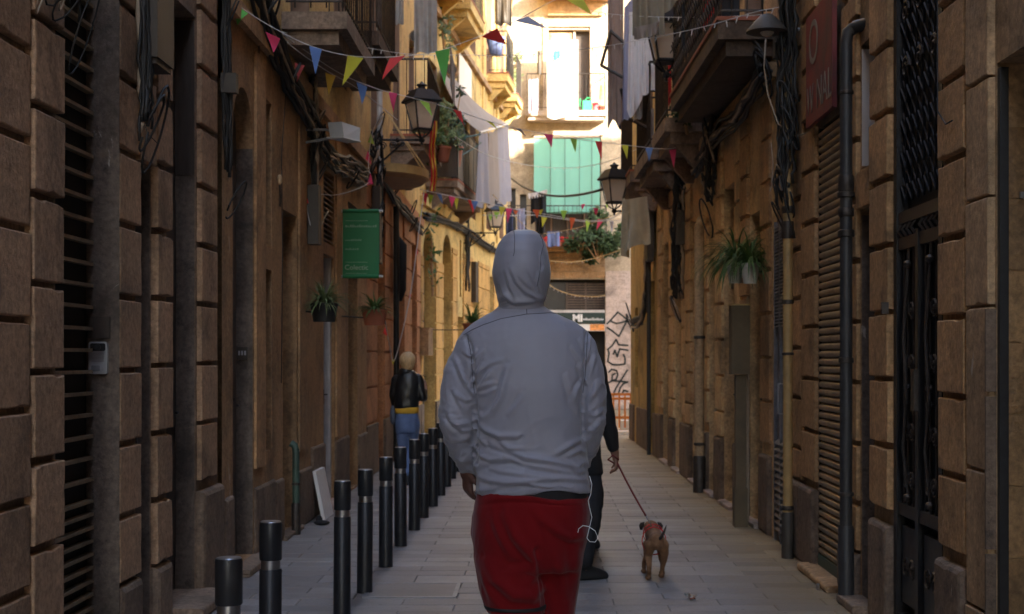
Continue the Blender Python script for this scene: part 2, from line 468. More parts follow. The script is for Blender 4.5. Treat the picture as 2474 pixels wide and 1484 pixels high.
BLK = {}
def block(fr, u0, u1, z0, z1, t, mat, parent, cham=.006, name='stone_block', back=-.035):
    """a dressed stone, chamfered, proud of the wall"""
    w = round(u1-u0, 2); h = round(z1-z0, 2)
    var = rnd.randrange(3); key = (w, h, t, mat.name, cham, fr.side, var)
    if key not in BLK:
        s = fr.side; c = cham; T = t-back
        qr = random.Random(hash((w, h, var)) & 0xffff); seq = []
        for a_, b_ in (((-1,-1),(1,-1)),((1,-1),(1,1)),((1,1),(-1,1)),((-1,1),(-1,-1))):
            for k_ in range(5): seq.append((a_[0]+(b_[0]-a_[0])*k_/5, a_[1]+(b_[1]-a_[1])*k_/5))
        jit = [(qr.uniform(0, .0025) + (qr.random() < .12)*qr.uniform(.004, .011)) for _ in seq]
        def ring(d, e):
            out_ = []
            for (px_, py_), j_ in zip(seq, jit):
                jj = e + (j_ if d > -T/2 else 0)
                out_.append((s*d, px_*(w/2) - (jj*px_), py_*(h/2) - (jj*py_)))
            return out_
        mb = MB(); mb.loft([ring(-T/2, 0), ring(T/2-c, 0), ring(T/2-c*.35, c*.35), ring(T/2, c)])
        me = bpy.data.meshes.new(name); me.from_pydata(mb.v, [], mb.f)
        bm = bmesh.new(); bm.from_mesh(me); bmesh.ops.recalc_face_normals(bm, faces=bm.faces); bm.to_mesh(me); bm.free()
        me.materials.append(mat); BLK[key] = me
    o = bpy.data.objects.new(name, BLK[key]); C.objects.link(o)
    c = fr((u0+u1)/2, (z0+z1)/2, (t+back)/2 + rnd.uniform(-.003, .003))
    o.parent = parent; o.location = c - WL[parent.name]
    o.rotation_euler = (0, rnd.uniform(-.006, .006), math.atan(-fr.slope))
    return o
def column(fr, u0, u1, zj, pitch, zlo, zhi, mat, parent, t=0.0, joint=.030, **k):
    """stack of blocks with a joint at height zj + n*pitch"""
    n0 = math.floor((zlo-zj)/pitch) ; z = zj + n0*pitch
    while z < zhi:
        a = max(z + joint/2, zlo); b = min(z + pitch - joint/2, zhi)
        if b - a > .06: block(fr, u0+.001, u1-.001, a, b, t, mat, parent, **k)
        z += pitch

LAST = {}
def panel(fr, u0, u1, z0, z1, d, t, mat, parent, name='door', **tags):
    if name == 'door_panel' and 'door' in LAST: parent = LAST['door']
    o = MB().fr(fr, u0, u1, z0, z1, d-t, d).build(name, mat, parent, **tags)
    if name == 'door':
        LAST['door'] = o
        uh = u1-.07; zh_ = z0+1.02
        MB().tube([fr(uh, zh_, d-.005), fr(uh, zh_, d+.03), fr(uh-.05, zh_, d+.035)], .008, 6).build('handle', M['iron'], o)
        MB().fr(fr, uh-.018, uh+.018, zh_-.09, zh_+.05, d-.002, d+.004).build('lock_plate', M['iron'], o)
    return o

def slats(fr, u0, u1, z0, z1, d, n, mat, parent, thick=.012, tilt=.02, name='slat', fill=.75, rounded=False):
    """n horizontal slats as single parts sharing one mesh"""
    pitch = (z1-z0)/n; w = u1-u0; s = fr.side; h = pitch*fill
    mb = MB()
    if rounded:
        prof = [(-thick, -h/2), (0, -h/2*.8), (thick*.8, -h/4), (thick, 0), (thick*.8, h/4), (0, h/2*.8), (-thick, h/2)]
    else:
        prof = [(-tilt, h/2), (-tilt+thick*.3, h/2), (tilt, -h/2+thick), (tilt, -h/2), (tilt-thick, -h/2), (-tilt, h/2-thick)]
    mb.loft([[(s*x, y, z) for x, z in prof] for y in (-w/2, w/2)])
    me = bpy.data.meshes.new(name); me.from_pydata(mb.v, [], mb.f)
    bm = bmesh.new(); bm.from_mesh(me); bmesh.ops.recalc_face_normals(bm, faces=bm.faces); bm.to_mesh(me); bm.free()
    me.materials.append(mat)
    for k in range(n):
        o = bpy.data.objects.new(name, me); C.objects.link(o)
        o.parent = parent
        o.location = fr((u0+u1)/2, z0+pitch*(k+.5), d) - WL[parent.name]
        o.rotation_euler = (0, 0, math.atan(-fr.slope))
# ================================================================== GROUND
g = MB().box((-60, -60, -.3), (80, 120, -.03)).build('ground', M['slab_stone'], None, kind='structure')
street = thing('street', 'x', 'x'); del street['label'], street['category']
street.name = 'street'; street['kind'] = 'structure'; WL['street'] = Vector((0,0,0))
MB().box((-1.97, -6, -.03), (1.83, 25.2, -.006)).build('joint_bed', plain('joint_bed', (.16,.148,.138), .9, 0, .3, 20), street, kind='structure')
pit = .2; SL = .6
XL, XR = -1.97, 1.83
def slab_mesh(w, d, seed):
    r = random.Random(seed); c = .004; h = .03
    mb = MB()
    def ring(e, z): return [(-w/2+e, -d/2+e, z), (w/2-e, -d/2+e, z), (w/2-e, d/2-e, z), (-w/2+e, d/2-e, z)]
    mb.loft([ring(0, -h), ring(0, -c), ring(c, 0)])
    me = bpy.data.meshes.new('paving_slab'); me.from_pydata(mb.v, [], mb.f); me.materials.append(M['paving'])
    bm = bmesh.new(); bm.from_mesh(me); bmesh.ops.recalc_face_normals(bm, faces=bm.faces); bm.to_mesh(me); bm.free()
    return me
SM = {}
rest = MB(); tones = []
rows = []
y = 7.4; k = 0
count = 0
while y < 26.5:
    d = pit if k % 7 else pit*1.5
    x = XL - (0 if k % 2 else SL/2)
    while x < XR - .02:
        a = max(x, XL); b = min(x + SL, XR)
        # now and then a long slab or a half
        if b - a > .06:
            w = round(b-a-.0045, 3); dd = round(d-.004, 3)
            cx, cy = (a+b)/2, y + d/2
            if count < 296 and cy > 7.4:
                key = (w, dd)
                if key not in SM: SM[key] = slab_mesh(w, dd, 1)
                o = bpy.data.objects.new('paving_slab', SM[key]); C.objects.link(o); o.parent = street
                o.location = (cx, cy, rnd.uniform(-.0015, .0015)); o.rotation_euler = (rnd.uniform(-.003,.003), rnd.uniform(-.002,.002), rnd.uniform(-.002,.002))
                count += 1
            else:
                z = rnd.uniform(-.0015, .0015); rest.box((cx-w/2, cy-dd/2, -.03+z), (cx+w/2, cy+dd/2, z)); tones += [rnd.random()]*6
        x += SL
    y += d; k += 1
o = rest.build('paving_far', M['paving'], street, kind='stuff')
at = o.data.attributes.new('tone', 'FLOAT', 'FACE'); at.data.foreach_set('value', tones)
near = MB(); 
yy = -6
while yy < 7.38:
    near.box((XL, yy, -.03), (XR, yy+.38, 0)); yy += .39
near.build('paving_near', M['paving'], street, kind='stuff')
cross = MB(); yy = 26.6
while yy < 38:
    xx = -2.2
    while xx < 30:
        cross.box((xx, yy, -.03), (xx+.594, yy+.394, rnd.uniform(-.002, .001))); xx += .6
    yy += .4
xs = 1.83
yy = 24.8
while yy < 26.5:
    xx = 1.84
    while xx < 30:
        cross.box((xx, yy, -.03), (xx+.594, yy+.394, 0)); xx += .6
    yy += .4
cross.build('cross_street_paving', M['paving'], street, kind='stuff')

# inspection cover frame let into the paving
t = thing('inspection_cover', 'rectangular steel-edged inspection cover let into the paving beside the bollards', 'manhole cover', (-.55, 8.55, 0))
p0 = P(905, 1430, 8.6)
MB().box((-1.0, 8.36, -.01), (-.5, 8.84, .0035)).build('cover', M['paving'], t)
for a, b in (((-1.02, 8.33, -.01), (-.48, 8.36, .006)), ((-1.02, 8.84, -.01), (-.48, 8.865, .006)), ((-.5, 8.36, -.01), (-.475, 8.84, .006)), ((-1.025, 8.36, -.01), (-1.0, 8.84, .006))):
    MB().box(a, b).build('frame_bar', M['grey_metal'], t)

# ================================================================== LEFT BUILDINGS
def body(fr, u0, u1, top, parent, mat, depth=12, roof_out=.0, u_over=0):
    MB().fr(fr, u0, u1, -.02, top, -.62, -depth).build('rear_block', mat, parent)
    MB().fr(fr, u0, u1, top+.002, top+.25, .12, -depth).build('roof', mat, parent)
    MB().fr(fr, u0, u0+.02, 0, top, -.032, -.618).build('party_wall', mat, parent)
    MB().fr(fr, u1-.02, u1, 0, top, -.032, -.618).build('party_wall', mat, parent)

HL = 13.0
def upper_windows(ops, u_list, zs=((4.1,6.35),(7.85,9.9)), w=.95, dep=.2):
    out = []
    for u in u_list:
        for a, b in zs: out.append((u, u+w, a, b, dep))
    return out
def fill_windows(fr, ops, parent, base=-.03):
    for o in ops:
        u0,u1,z0,z1,dep = o[:5]; d = base-dep
        wn_ = panel(fr, u0, u1, z0, z1, d+.012, .02, M['window_glass'], parent, 'window')
        f = MB()
        for a, b in ((u0, u0+.06), ((u0+u1)/2-.035, (u0+u1)/2+.035), (u1-.06, u1)): f.fr(fr, a, b, z0, z1, d+.014, d+.055)
        for a, b in ((z0, z0+.07), (z1-.07, z1)): f.fr(fr, u0+.062, (u0+u1)/2-.037, a, b, d+.016, d+.05).fr(fr, (u0+u1)/2+.037, u1-.062, a, b, d+.016, d+.05)
        f.build('window_frame', M['dark_wood'], wn_)
        # louvred shutter leaves folded inside the opening
        for a, b in ((u0+.01, u0+.05), (u1-.05, u1-.01)):
            MB().fr(fr, a, b, z0+.02, z1-.02, d+.06, d+.06+min(.14, dep-.04)).build('shutter_leaf', M['slat_brown'], wn_)

# ---- A: rusticated house nearest on the left
A = thing('rusticated_house', 'brown house of big stone blocks with barred opening and intercom, nearest on the left', 'building', (-1.95, 3, 0))
ops = [(5.89,6.70,0,4.3,.13), (7.06,7.34,0,2.36,.17), (7.65,8.30,0.06,3.36,.13)]
upA = upper_windows([], [4.4, 7.2])
facade(L1, -24, 8.86, 0, HL, ops+upA, M['stucco_a'], A)  # runs on unseen behind the camera, lengthened to block light from there
body(L1, -24, 8.86, HL, A, M['stucco_a']); fill_windows(L1, upA, A)
column(L1, 4.62, 5.15, 1.54, .345, .0, 4.0, M['block_a'], A)
column(L1, 5.16, 5.52, 1.54, .345, .0, 4.0, M['block_a'], A)
column(L1, 5.53, 5.885, 1.34, .345, .0, 4.0, M['block_a'], A, t=.012)
column(L1, 6.70, 7.06, 1.68, .345, .34, 4.0, M['block_a'], A)
column(L1, 7.345, 7.645, 1.70, .345, .34, 4.0, M['block_a'], A, t=.008)
column(L1, 8.33, 8.74, 1.705, .345, .64, 4.0, M['block_a'], A)
for u0,u1 in ((6.70,7.06),(7.345,7.645)): block(L1, u0, u1, 0, .32, .015, M['plinth'], A, name='plinth_stone', cham=.03)
block(L1, 8.31, 8.86, 0, .62, .02, M['plinth'], A, name='plinth_stone', cham=.03)
block(L1, 7.07, 7.335, 2.37, 2.78, 0.002, M['block_a'], A, name='lintel_stone')
column(L1, 7.07, 7.335, 2.80, .9, 2.80, 4.0, M['block_a'], A, t=.0)
# grey rendered jamb that carries the intercom
MB().box((-2.115, 6.690, 0), (-1.952, 6.699, 4.28)).build('jamb_render', M['jamb'], A)
MB().box((-2.115, 7.332, 0), (-1.985, 7.339, 2.35)).build('jamb_render', M['jamb'], A)
MB().box((-2.10, 8.29, .06), (-1.985, 8.299, 2.45)).build('jamb_render', M['jamb'], A)
MB().box((-2.10, 8.285, 2.45), (-1.985, 8.299, 3.34)).build('jamb_render', M['dark_wood'], A)
# barred roller front
panel(L1, 5.89, 6.70, 0, 4.3, -.155, .02, M['dark'], A, 'shutter_backing')
n = 0
z = .04
bars = []
while z < 4.1:
    bars.append(z); z += .062 if z < .72 else .1
for z in bars:
    o = MB().fr(L1, 5.9, 6.685, z, z+.016, -.152, -.118).build('shutter_bar', M['shutter'], A)
panel(L1, 7.06, 7.34, 0, 2.36, -.18, .02, M['dark'], A, 'door')  # near-black panel painting the darkness of the recess
panel(L1, 7.65, 8.30, .06, 3.36, -.145, .02, M['dark_wood'], A, 'door')
for u0, u1 in ((7.70, 7.95), (7.99, 8.25)):
    for z0, z1 in ((.25, .9), (1.0, 2.3)): panel(L1, u0, u1, z0, z1, -.130, .014, M['dark_wood'], A, 'door_panel')
block(L1, 7.63, 8.34, 0, .06, .17, M['slab_stone'], A, name='door_step', cham=.01)
MB().fr(L1, 4.45, 4.55, 1.9, 3.2, -.03, .012).build('window_frame', M['grey_metal'], A)

# intercom, sign plate
def intercom(x, y, Y):
    c = P(x, y, Y)
    t = thing('intercom', 'silver video intercom with camera eye on the grey jamb beside the barred opening', 'intercom', (c.x, Y, c.z))
    def rb(w, h, dep, yoff, name, mat, ox=0, oz=0, r=.008):
        pts = []
        for sx, sz, a0 in ((1,1,0),(-1,1,90),(-1,-1,180),(1,-1,270)):
            for k in range(4):
                a = rad(a0+30*k); pts.append((sx*(w/2-r)+r*math.cos(a), sz*(h/2-r)+r*math.sin(a)))
        MB().loft([[(c.x+ox+p, Y+yoff-(dep if i else 0), c.z+oz+q) for p, q in pts] for i in (0, 1)]).build(name, mat, t)
    rb(.088, .150, .016, 0, 'case', M['plastic_grey'], r=.012)
    rb(.070, .036, .004, -.0162, 'camera_window', M['dark'], oz=.050)
    MB().loft([[(c.x+.015*math.cos(a*.524), Y-y0, c.z+.05+.015*math.sin(a*.524)) for a in range(12)] for y0 in (.0203, .0245)]).build('camera_lens', M['window_glass'], t)
    sp = MB()
    for k in range(8): sp.box((c.x-.03, Y-.019, c.z+.026-k*.0062), (c.x+.03, Y-.0163, c.z+.0285-k*.0062))
    sp.build('speaker_grille', M['grey_metal'], t)
    rb(.040, .026, .003, -.0163, 'screen', M['grey_metal'], ox=-.010, oz=-.048, r=.002)
    rb(.009, .009, .005, -.0163, 'button', M['steel'], ox=.025, oz=-.052, r=.003)
intercom(239, 865, 6.689)
c = P(240, 791, 6.69)
tt = MB().box((c.x-.052, 6.676, c.z-.052), (c.x+.052, 6.6895, c.z+.05)).build('name_plate', M['dark_wood'], None)
tt['label'] = 'dark square plate fixed above the silver intercom'; tt['category'] = 'plate'

# meter box with cables, high on the left
t = thing('meter_box', 'dark brown meter box with loose cables, high between the near left stone blocks', 'meter box', tuple(P(350, 120, 7.05)))
MB().fr(L1, 6.98, 7.30, 2.86, 3.5, .0, .10).build('casing', M['box_brown'], t)
MB().fr(L1, 7.0, 7.28, 2.83, 2.86, .01, .09).build('lid', M['dark_wood'], t)

# ---- B: stucco house with arched doorway
B = thing('stucco_house', 'brown stucco house with arched doorway and narrow slot windows behind the first bollards', 'building', (-1.95, 12, 0))
opsB = [(9.17,9.83,.05,3.18,.13,.33), (10.25,10.52,2.19,3.25,.14), (10.25,10.52,.72,2.03,.14), (10.97,11.62,.02,2.53,.15),
        (13.05,13.75,2.45,3.12,.08), (13.05,13.75,.02,2.34,.10), (14.75,15.5,.02,3.0,.16)]
upB = upper_windows([], [11.3, 13.7])
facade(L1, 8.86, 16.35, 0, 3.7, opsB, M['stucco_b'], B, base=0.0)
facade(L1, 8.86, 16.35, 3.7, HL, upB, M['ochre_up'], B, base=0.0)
body(L1, 8.86, 16.35, HL, B, M['stucco_b']); fill_windows(L1, upB, B, 0)
panel(L1, 9.17, 9.83, .05, 3.18, -.115, .02, M['brown_door'], B, 'door')
for z0, z1 in ((.3,1.1),(1.25,2.5)): panel(L1, 9.25, 9.75, z0, z1, -.1, .014, M['brown_door'], B, 'door_panel')
MB().box((-2.08, 9.82, .05), (-1.952, 9.829, 2.82)).build('jamb_render', M['jamb'], B)
panel(L1, 10.25, 10.52, 2.19, 3.25, -.125, .02, M['dark'], B, 'window')
panel(L1, 10.25, 10.52, .72, 2.03, -.125, .02, M['dark_wood'], B, 'window')
panel(L1, 10.97, 11.62, .02, 2.53, -.135, .02, M['brown_door'], B, 'door')
for z0, z1 in ((.3,1.0),(1.15,2.3)): panel(L1, 11.05, 11.54, z0, z1, -.12, .014, M['brown_door'], B, 'door_panel')
panel(L1, 13.05, 13.75, 2.45, 3.12, -.07, .02, M['dark'], B, 'louvre_backing')
slats(L1, 13.07, 13.73, 2.47, 3.10, -.03, 13, M['slat_brown'], B, tilt=.022)
panel(L1, 13.05, 13.75, .02, 2.34, -.09, .02, M['grey_metal'], B, 'door')
MB().fr(L1, 13.05, 13.12, .02, 2.34, -.088, -.03).fr(L1, 13.68, 13.75, .02, 2.34, -.088, -.03).build('door_frame', M['pale_pipe'], B)
panel(L1, 14.75, 15.5, .02, 3.0, -.15, .02, M['dark_wood'], B, 'door')
block(L1, 9.1, 9.95, 0, .05, .13, M['slab_stone'], B, name='door_step', cham=.008)
block(L1, 10.9, 11.7, 0, .035, .05, M['slab_stone'], B, name='door_step', cham=.008)
block(L1, 13.0, 13.85, 0, .05, .09, M['rose_stone'], B, name='door_step', cham=.008)
# plinth of big stones, broken tops
for u0, u1, h in ((8.87,9.16,.52),(9.84,10.6,.5),(10.6,10.965,.48),(11.63,12.3,.47),(12.3,13.04,.62),(13.76,14.74,.6),(15.51,16.33,.55)):
    block(L1, u0+.006, u1-.006, 0, h, .022, M['plinth'], B, name='plinth_stone', cham=.02)
# pilaster edges
for u0, u1 in ((9.86,10.2),(11.66,12.0),(13.8,14.1)): MB().fr(L1, u0, u1, .63, 3.5, 0.0, .018).build('pilaster', M['stucco_b'], B)
MB().fr(L1, 8.9, 16.3, 3.56, 3.68, 0, .05).build('string_course', M['stucco_b'], B)

# ---- C: terracotta house
Cc = thing('terracotta_house', 'orange terracotta-rendered house with thin joints behind the green banner', 'building', (-1.95, 20, 0))
opsC = [(17.55,18.35,.02,3.05,.18), (20.3,21.0,.02,2.9,.18), (22.3,23.2,.02,3.2,.18)]
upC = upper_windows([], [17.0, 19.6, 22.0])
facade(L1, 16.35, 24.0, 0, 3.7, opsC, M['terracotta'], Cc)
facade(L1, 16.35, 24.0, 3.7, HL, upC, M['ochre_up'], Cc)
body(L1, 16.35, 24.0, HL, Cc, M['ochre']); fill_windows(L1, upC, Cc)
for o_ in opsC:
    panel(L1, o_[0], o_[1], o_[2], o_[3], -.03-o_[4]+.012, .02, M['dark_wood'], Cc, 'door')
    panel(L1, o_[0]+.08, o_[1]-.08, .3, 2.2, -.03-o_[4]+.03, .014, M['brown_door'], Cc, 'door_panel')
for u0, u1 in ((16.37,17.53),(18.37,19.3),(19.3,20.28),(21.02,22.28),(23.22,23.98)):
    column(L1, u0, u1, .62, .42, .62, 3.55, M['terracotta'], Cc, t=-.006, joint=.018, cham=.006, back=-.034)
    block(L1, u0+.004, u1-.004, 0, .6, .004, M['plinth'], Cc, name='plinth_stone')
MB().fr(L1, 16.4, 23.98, 3.56, 3.68, -.03, .05).build('string_course', M['terracotta'], Cc)

# ---- D: ochre house with arches, where the street bends
D = thing('ochre_arched_house', 'yellow ochre house with tall dark arches at the bend of the street on the left', 'building', (-1.6, 31, 0))
opsD = [(24.3,25.6,.02,3.62,.2,.6), (26.5,27.6,.02,3.70,.2,.5), (28.7,28.95,2.6,3.75,.1), (30.6,31.5,.02,3.3,.2), (33.5,34.3,.02,3.3,.2), (28.3,29.1,.02,2.2,.15)]
upD = upper_windows([], [24.9, 27.6, 30.2, 33.0, 35.6], ((4.35,6.6),(7.9,10.0),(11.0,12.6)))
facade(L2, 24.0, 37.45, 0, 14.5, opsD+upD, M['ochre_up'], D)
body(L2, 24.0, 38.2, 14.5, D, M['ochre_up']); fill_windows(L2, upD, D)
for o_ in opsD:
    panel(L2, o_[0], o_[1], o_[2], o_[3], -.03-o_[4]+.012, .02, M['dark_wood'], D, 'door' if o_[2] < 1 else 'window')
for u0, u1 in ((24.01,24.29),(25.61,26.49),(27.61,28.29),(29.11,30.59),(31.51,33.49),(34.31,37.0)):
    column(L2, u0, u1, .62, .46, .62, 3.1 if u1 < 28 else 3.5, M['ochre'], D, t=-.004, joint=.02, cham=.006, back=-.034)
    block(L2, u0+.004, u1-.004, 0, .6, .006, M['plinth'], D, name='plinth_stone')
MB().fr(L2, 24.02, 37.4, 3.95, 4.1, -.03, .06).build('string_course', M['ochre_up'], D)
MB().fr(L2, 24.02, 37.4, 7.5, 7.62, -.03, .06).build('string_course', M['brown_stone'], D)
for u in (26.6, 29.4, 32.2, 34.9):
    MB().fr(L2, u, u+.28, 4.12, 7.48, -.03, .01).build('pilaster', M['ochre_up'], D)
    MB().fr(L2, u, u+.28, 7.64, 11.5, -.03, .01).build('pilaster', M['ochre_up'], D)

# ================================================================== RIGHT BUILDINGS
HR = 13.0
S = thing('tiled_shop', 'shop front with brown wall tiles inside its doorway at the right edge of the street', 'building', (1.8, 3, 0))
opsS = [(3.9, 5.73, .02, 2.57, .5)]
upS = upper_windows([], [2.0, 4.4])
facade(R1, -24, 6.06, 0, HR, opsS+upS, M['pilaster'], S)  # unseen stretch behind the camera, lengthened to keep light out of the street
body(R1, -24, 6.06, HR, S, M['pilaster'], 12); fill_windows(R1, upS, S)
panel(R1, 3.9, 5.73, .02, 2.57, -.5, .03, M['dark'], S, 'door')  # near-black panel stands for the unlit shop interior
# wall tiles on the far jamb
for i in range(4):
    for j in range(9):
        w = .115; x0 = 1.872+i*w; z0 = .03+j*.286
        if z0+.28 < 2.57:
            MB().box((x0+.002, 5.716, z0), (x0+w-.002, 5.729, z0+.281)).build('wall_tile', M['tile'], S)
MB().box((1.832, 5.70, .02), (1.868, 5.729, 2.55)).build('door_frame', M['black_metal'], S)
pj = [(0,.36),(.37,.93),(.94,1.60),(1.61,2.04),(2.05,2.52),(2.53,3.02),(3.03,3.9)]
for a, b in pj: block(R1, 5.75, 6.05, a, b, 0.0, M['pilaster'], S, cham=.006)
for a, b in ((.36,.62),(.62,1.25),(1.25,1.6)): MB().fr(R1, 5.735, 5.75, a+.01, b-.01, -.03, .012).build('worn_edge_stone', M['plinth'], S)
MB().box((1.915, 5.70, 2.03), (1.945, 5.715, 2.055)).build('latch', M['steel'], S)

G = thing('iron_gate_house', 'right-hand house of brown stone blocks with black wrought-iron street gate', 'building', (1.8, 7.2, 0))
opsG = [(6.49,7.37,.02,4.4,.07), (7.81,8.14,.02,2.22,.17), (7.81,8.14,2.46,3.16,.17), (8.59,9.35,.05,2.88,.035), (10.45,11.0,.0,2.43,.02)]
upG = upper_windows([], [6.8, 9.1])
facade(R1, 6.06, 11.0, 0, HR, opsG+upG, M['stucco_r'], G)
body(R1, 6.06, 11.0, HR, G, M['stucco_r']); fill_windows(R1, upG, G)
column(R1, 6.07, 6.475, 1.575, .345, .52, 4.4, M['block_r'], G)
column(R1, 7.385, 7.79, 1.63, .345, .55, 4.4, M['block_r'], G, t=.006)
column(R1, 8.15, 8.36, 1.60, .345, .3, 4.4, M['block_r'], G, t=-.004)
column(R1, 8.37, 8.575, 1.42, .345, .3, 4.4, M['block_r'], G, t=-.006)
column(R1, 9.365, 9.84, 1.60, .345, .55, 2.9, M['block_r'], G)
column(R1, 9.365, 9.84, 1.60, .345, 2.92, 4.4, M['block_r'], G)
column(R1, 9.85, 10.40, 1.46, .345, .55, 4.4, M['block_r'], G, t=-.004)
for u0, u1, h in ((6.07,6.475,.5),(7.385,7.79,.53),(8.15,8.575,.28),(9.365,9.84,.53),(9.85,10.40,.53)):
    block(R1, u0, u1, 0, h, .02, M['plinth'], G, name='plinth_stone', cham=.025)
block(R1, 7.78, 8.2, 0, .05, .10, M['slab_stone'], G, name='door_step', cham=.008)
block(R1, 8.5, 9.45, 0, .05, .10, M['brown_stone'], G, name='door_step', cham=.012)
block(R1, 7.82, 8.13, 2.23, 2.44, 0.0, M['block_r'], G, name='lintel_stone')
MB().box((1.835, 8.13, 0.02), (1.99, 8.139, 2.2)).build('jamb_render', M['jamb'], G)
MB().box((1.835, 8.13, 2.48), (1.99, 8.139, 3.14)).build('jamb_render', M['lit_white'], G)  # painted pale for the light falling on this window reveal
panel(R1, 7.81, 8.14, .02, 2.22, -.19, .02, M['dark_wood'], G, 'door')
panel(R1, 7.81, 8.14, 2.46, 3.16, -.19, .02, M['window_glass'], G, 'window')
# roller shutter: perforated above, ribbed below
panel(R1, 8.59, 9.35, .05, 2.88, -.055, .02, M['dark'], G, 'shutter_backing')
slats(R1, 8.6, 9.34, .12, 2.86, -.034, 56, M['shutter'], G, thick=.013, fill=.97, rounded=True, name='shutter_slat')
MB().fr(R1, 8.6, 9.34, .05, .12, -.05, -.02).build('shutter_foot', M['green_pipe'], G)
for u in (8.595, 9.325): MB().fr(R1, u, u+.012, .05, 2.88, -.054, -.026).build('shutter_rail', M['black_metal'], G)
# grey metal meter-room door with louvres
MB().fr(R1, 10.45, 11.0, 0, 2.43, -.049, -.034).build('door', M['grey_metal'], G)
slats(R1, 10.48, 10.97, 1.62, 2.40, -.018, 30, M['grey_metal'], G, tilt=.012, thick=.006)
slats(R1, 10.48, 10.97, .08, .78, -.018, 14, M['grey_metal'], G, tilt=.014, thick=.008)
for u in (10.452, 10.715, 10.98): MB().fr(R1, u, u+.016, .0, 2.43, -.033, -.004).build('door_stile', M['grey_metal'], G)
h = MB().tube([R1(10.58,.98,-.06), R1(10.58,.98,.03), R1(10.58,1.2,.03), R1(10.58,1.2,-.06)], .008, 6).build('handle', M['pale_pipe'], G)
# gate: frame, transom lattice, scrolls
gate = thing('iron_gate', 'tall black wrought-iron gate with scrollwork between stone block piers on the right', 'gate', (1.84, 6.93, 0))
panel(R1, 6.49, 7.37, .02, 4.4, -.095, .012, M['dark'], gate, 'backing_panel')
gd = -.055
for u0, u1 in ((6.49,6.55),(7.31,7.37)): MB().fr(R1, u0, u1, .02, 4.4, gd-.03, gd+.03).build('stile', M['black_metal'], gate)
MB().fr(R1, 6.905, 6.955, .02, 2.02, gd-.025, gd+.03).build('stile', M['black_metal'], gate)
for z0, z1 in ((.02,.10),(.60,.66),(1.94,2.0),(2.07,2.13),(4.33,4.4)): MB().fr(R1, 6.552, 7.308, z0, z1, gd-.028, gd+.022).build('rail', M['iron'], gate)
def scroll(u, z, s=1, r=.05, turns=1.4, up=1):
    pts = []
    for k in range(15):
        a = turns*2*math.pi*k/14; q = r*(1-.75*k/14)
        pts.append(R1(u + s*(r - q*math.cos(a)), z + up*q*math.sin(a), gd+.012))
    return pts
for hb in (6.56, 6.965):
    uc = hb + .17
    for du in (.035, .12, .225, .305):
        MB().tube([R1(hb+du, .66, gd), R1(hb+du, 1.94, gd)], .0075, 6).build('bar', M['iron'], gate)
    for z in (.78, 1.02, 1.36, 1.62):
        for s in (-1, 1):
            MB().tube(scroll(uc, z, s, .055), .0065, 5).build('scroll', M['iron'], gate)
            MB().tube(scroll(uc, z+.02, s, .045, up=-1), .0065, 5).build('scroll', M['iron'], gate)
    MB().tube([R1(uc, .66, gd+.01), R1(uc+.04, .95, gd+.03), R1(uc-.03, 1.2, gd+.03), R1(uc+.03, 1.5, gd+.03), R1(uc, 1.94, gd+.01)], .010, 6).build('twisted_bar', M['iron'], gate)
    for z in (.7, 1.17, 1.25, 1.86): MB().ell(R1(uc, z, gd+.02), (.022,.035,.02), nu=8, nv=6).build('rosette', M['iron'], gate)
    panel(R1, hb+.03, hb+.31, .16, .55, gd+.01, .02, M['black_metal'], gate, 'kick_panel')
    for s in (-1, 1): MB().tube(scroll(uc, .34, s, .06), .008, 5).build('scroll', M['iron'], gate)
    for k in range(4): MB().tube([R1(hb+.04+k*.085, 2.0, gd+.01), R1(hb+.055+k*.085, 2.035, gd+.03), R1(hb+.04+k*.085, 2.07, gd+.01)], .011, 5).build('leaf_ornament', M['iron'], gate)
MB().fr(R1, 6.9, 6.96, 1.14, 1.34, gd+.028, gd+.05).build('lock_plate', M['iron'], gate)
lat = MB()
for i in range(13):
    z = 2.18 + i*.165
    for j in range(7):
        u = 6.58 + j*.108
        lat.tube([R1(u, z, gd), R1(u+.054, z+.082, gd+.012), R1(u+.108, z, gd)], .006, 4)
        lat.tube([R1(u, z+.165, gd), R1(u+.054, z+.082, gd-.008), R1(u+.108, z+.165, gd)], .006, 4)
lat.build('transom_lattice', M['black_metal'], gate, kind='stuff')
for j in range(5):
    for i in range(3):
        MB().tube(scroll(6.62+j*.13, 2.85+i*.28, (-1)**j, .06), .008, 5).build('scroll', M['iron'], gate)
MB().fr(R1, 7.372, 7.40, 1.62, 1.68, .0, .035).build('hinge', M['iron'], gate)

# ---- houses further down on the right
E = thing('pier_house', 'brown right-hand house with many stone piers beyond the grey metal door', 'building', (1.75, 15, 0))
opsE = []; pe = []
u = 11.22
lay = [('p',.42),('o',.62,2.6,'brown_door'),('p',.38),('p',.36),('o',.75,3.0,'dark'),('p',.45),('o',.6,2.4,'dark_wood'),('p',.55),('o',.8,2.9,'brown_door'),('p',.5),('p',.45),('o',.75,2.6,'dark'),('p',.55),('o',.9,2.9,'dark_wood'),('p',.6)]
for it in lay:
    if it[0] == 'p': pe.append((u, u+it[1])); u += it[1]
    else: opsE.append((u+.02, u+it[1]-.02, .02, it[2], .12, 0, it[3])); u += it[1]
endE = u + .1
upE = upper_windows([], [11.6, 14.4, 17.0])
facade(R2, 11.0, endE, 0, HR, [o_[:6] for o_ in opsE]+upE, M['stucco_far_lit'], E)
body(R2, 11.0, endE, HR, E, M['stucco_r']); fill_windows(R2, upE, E)
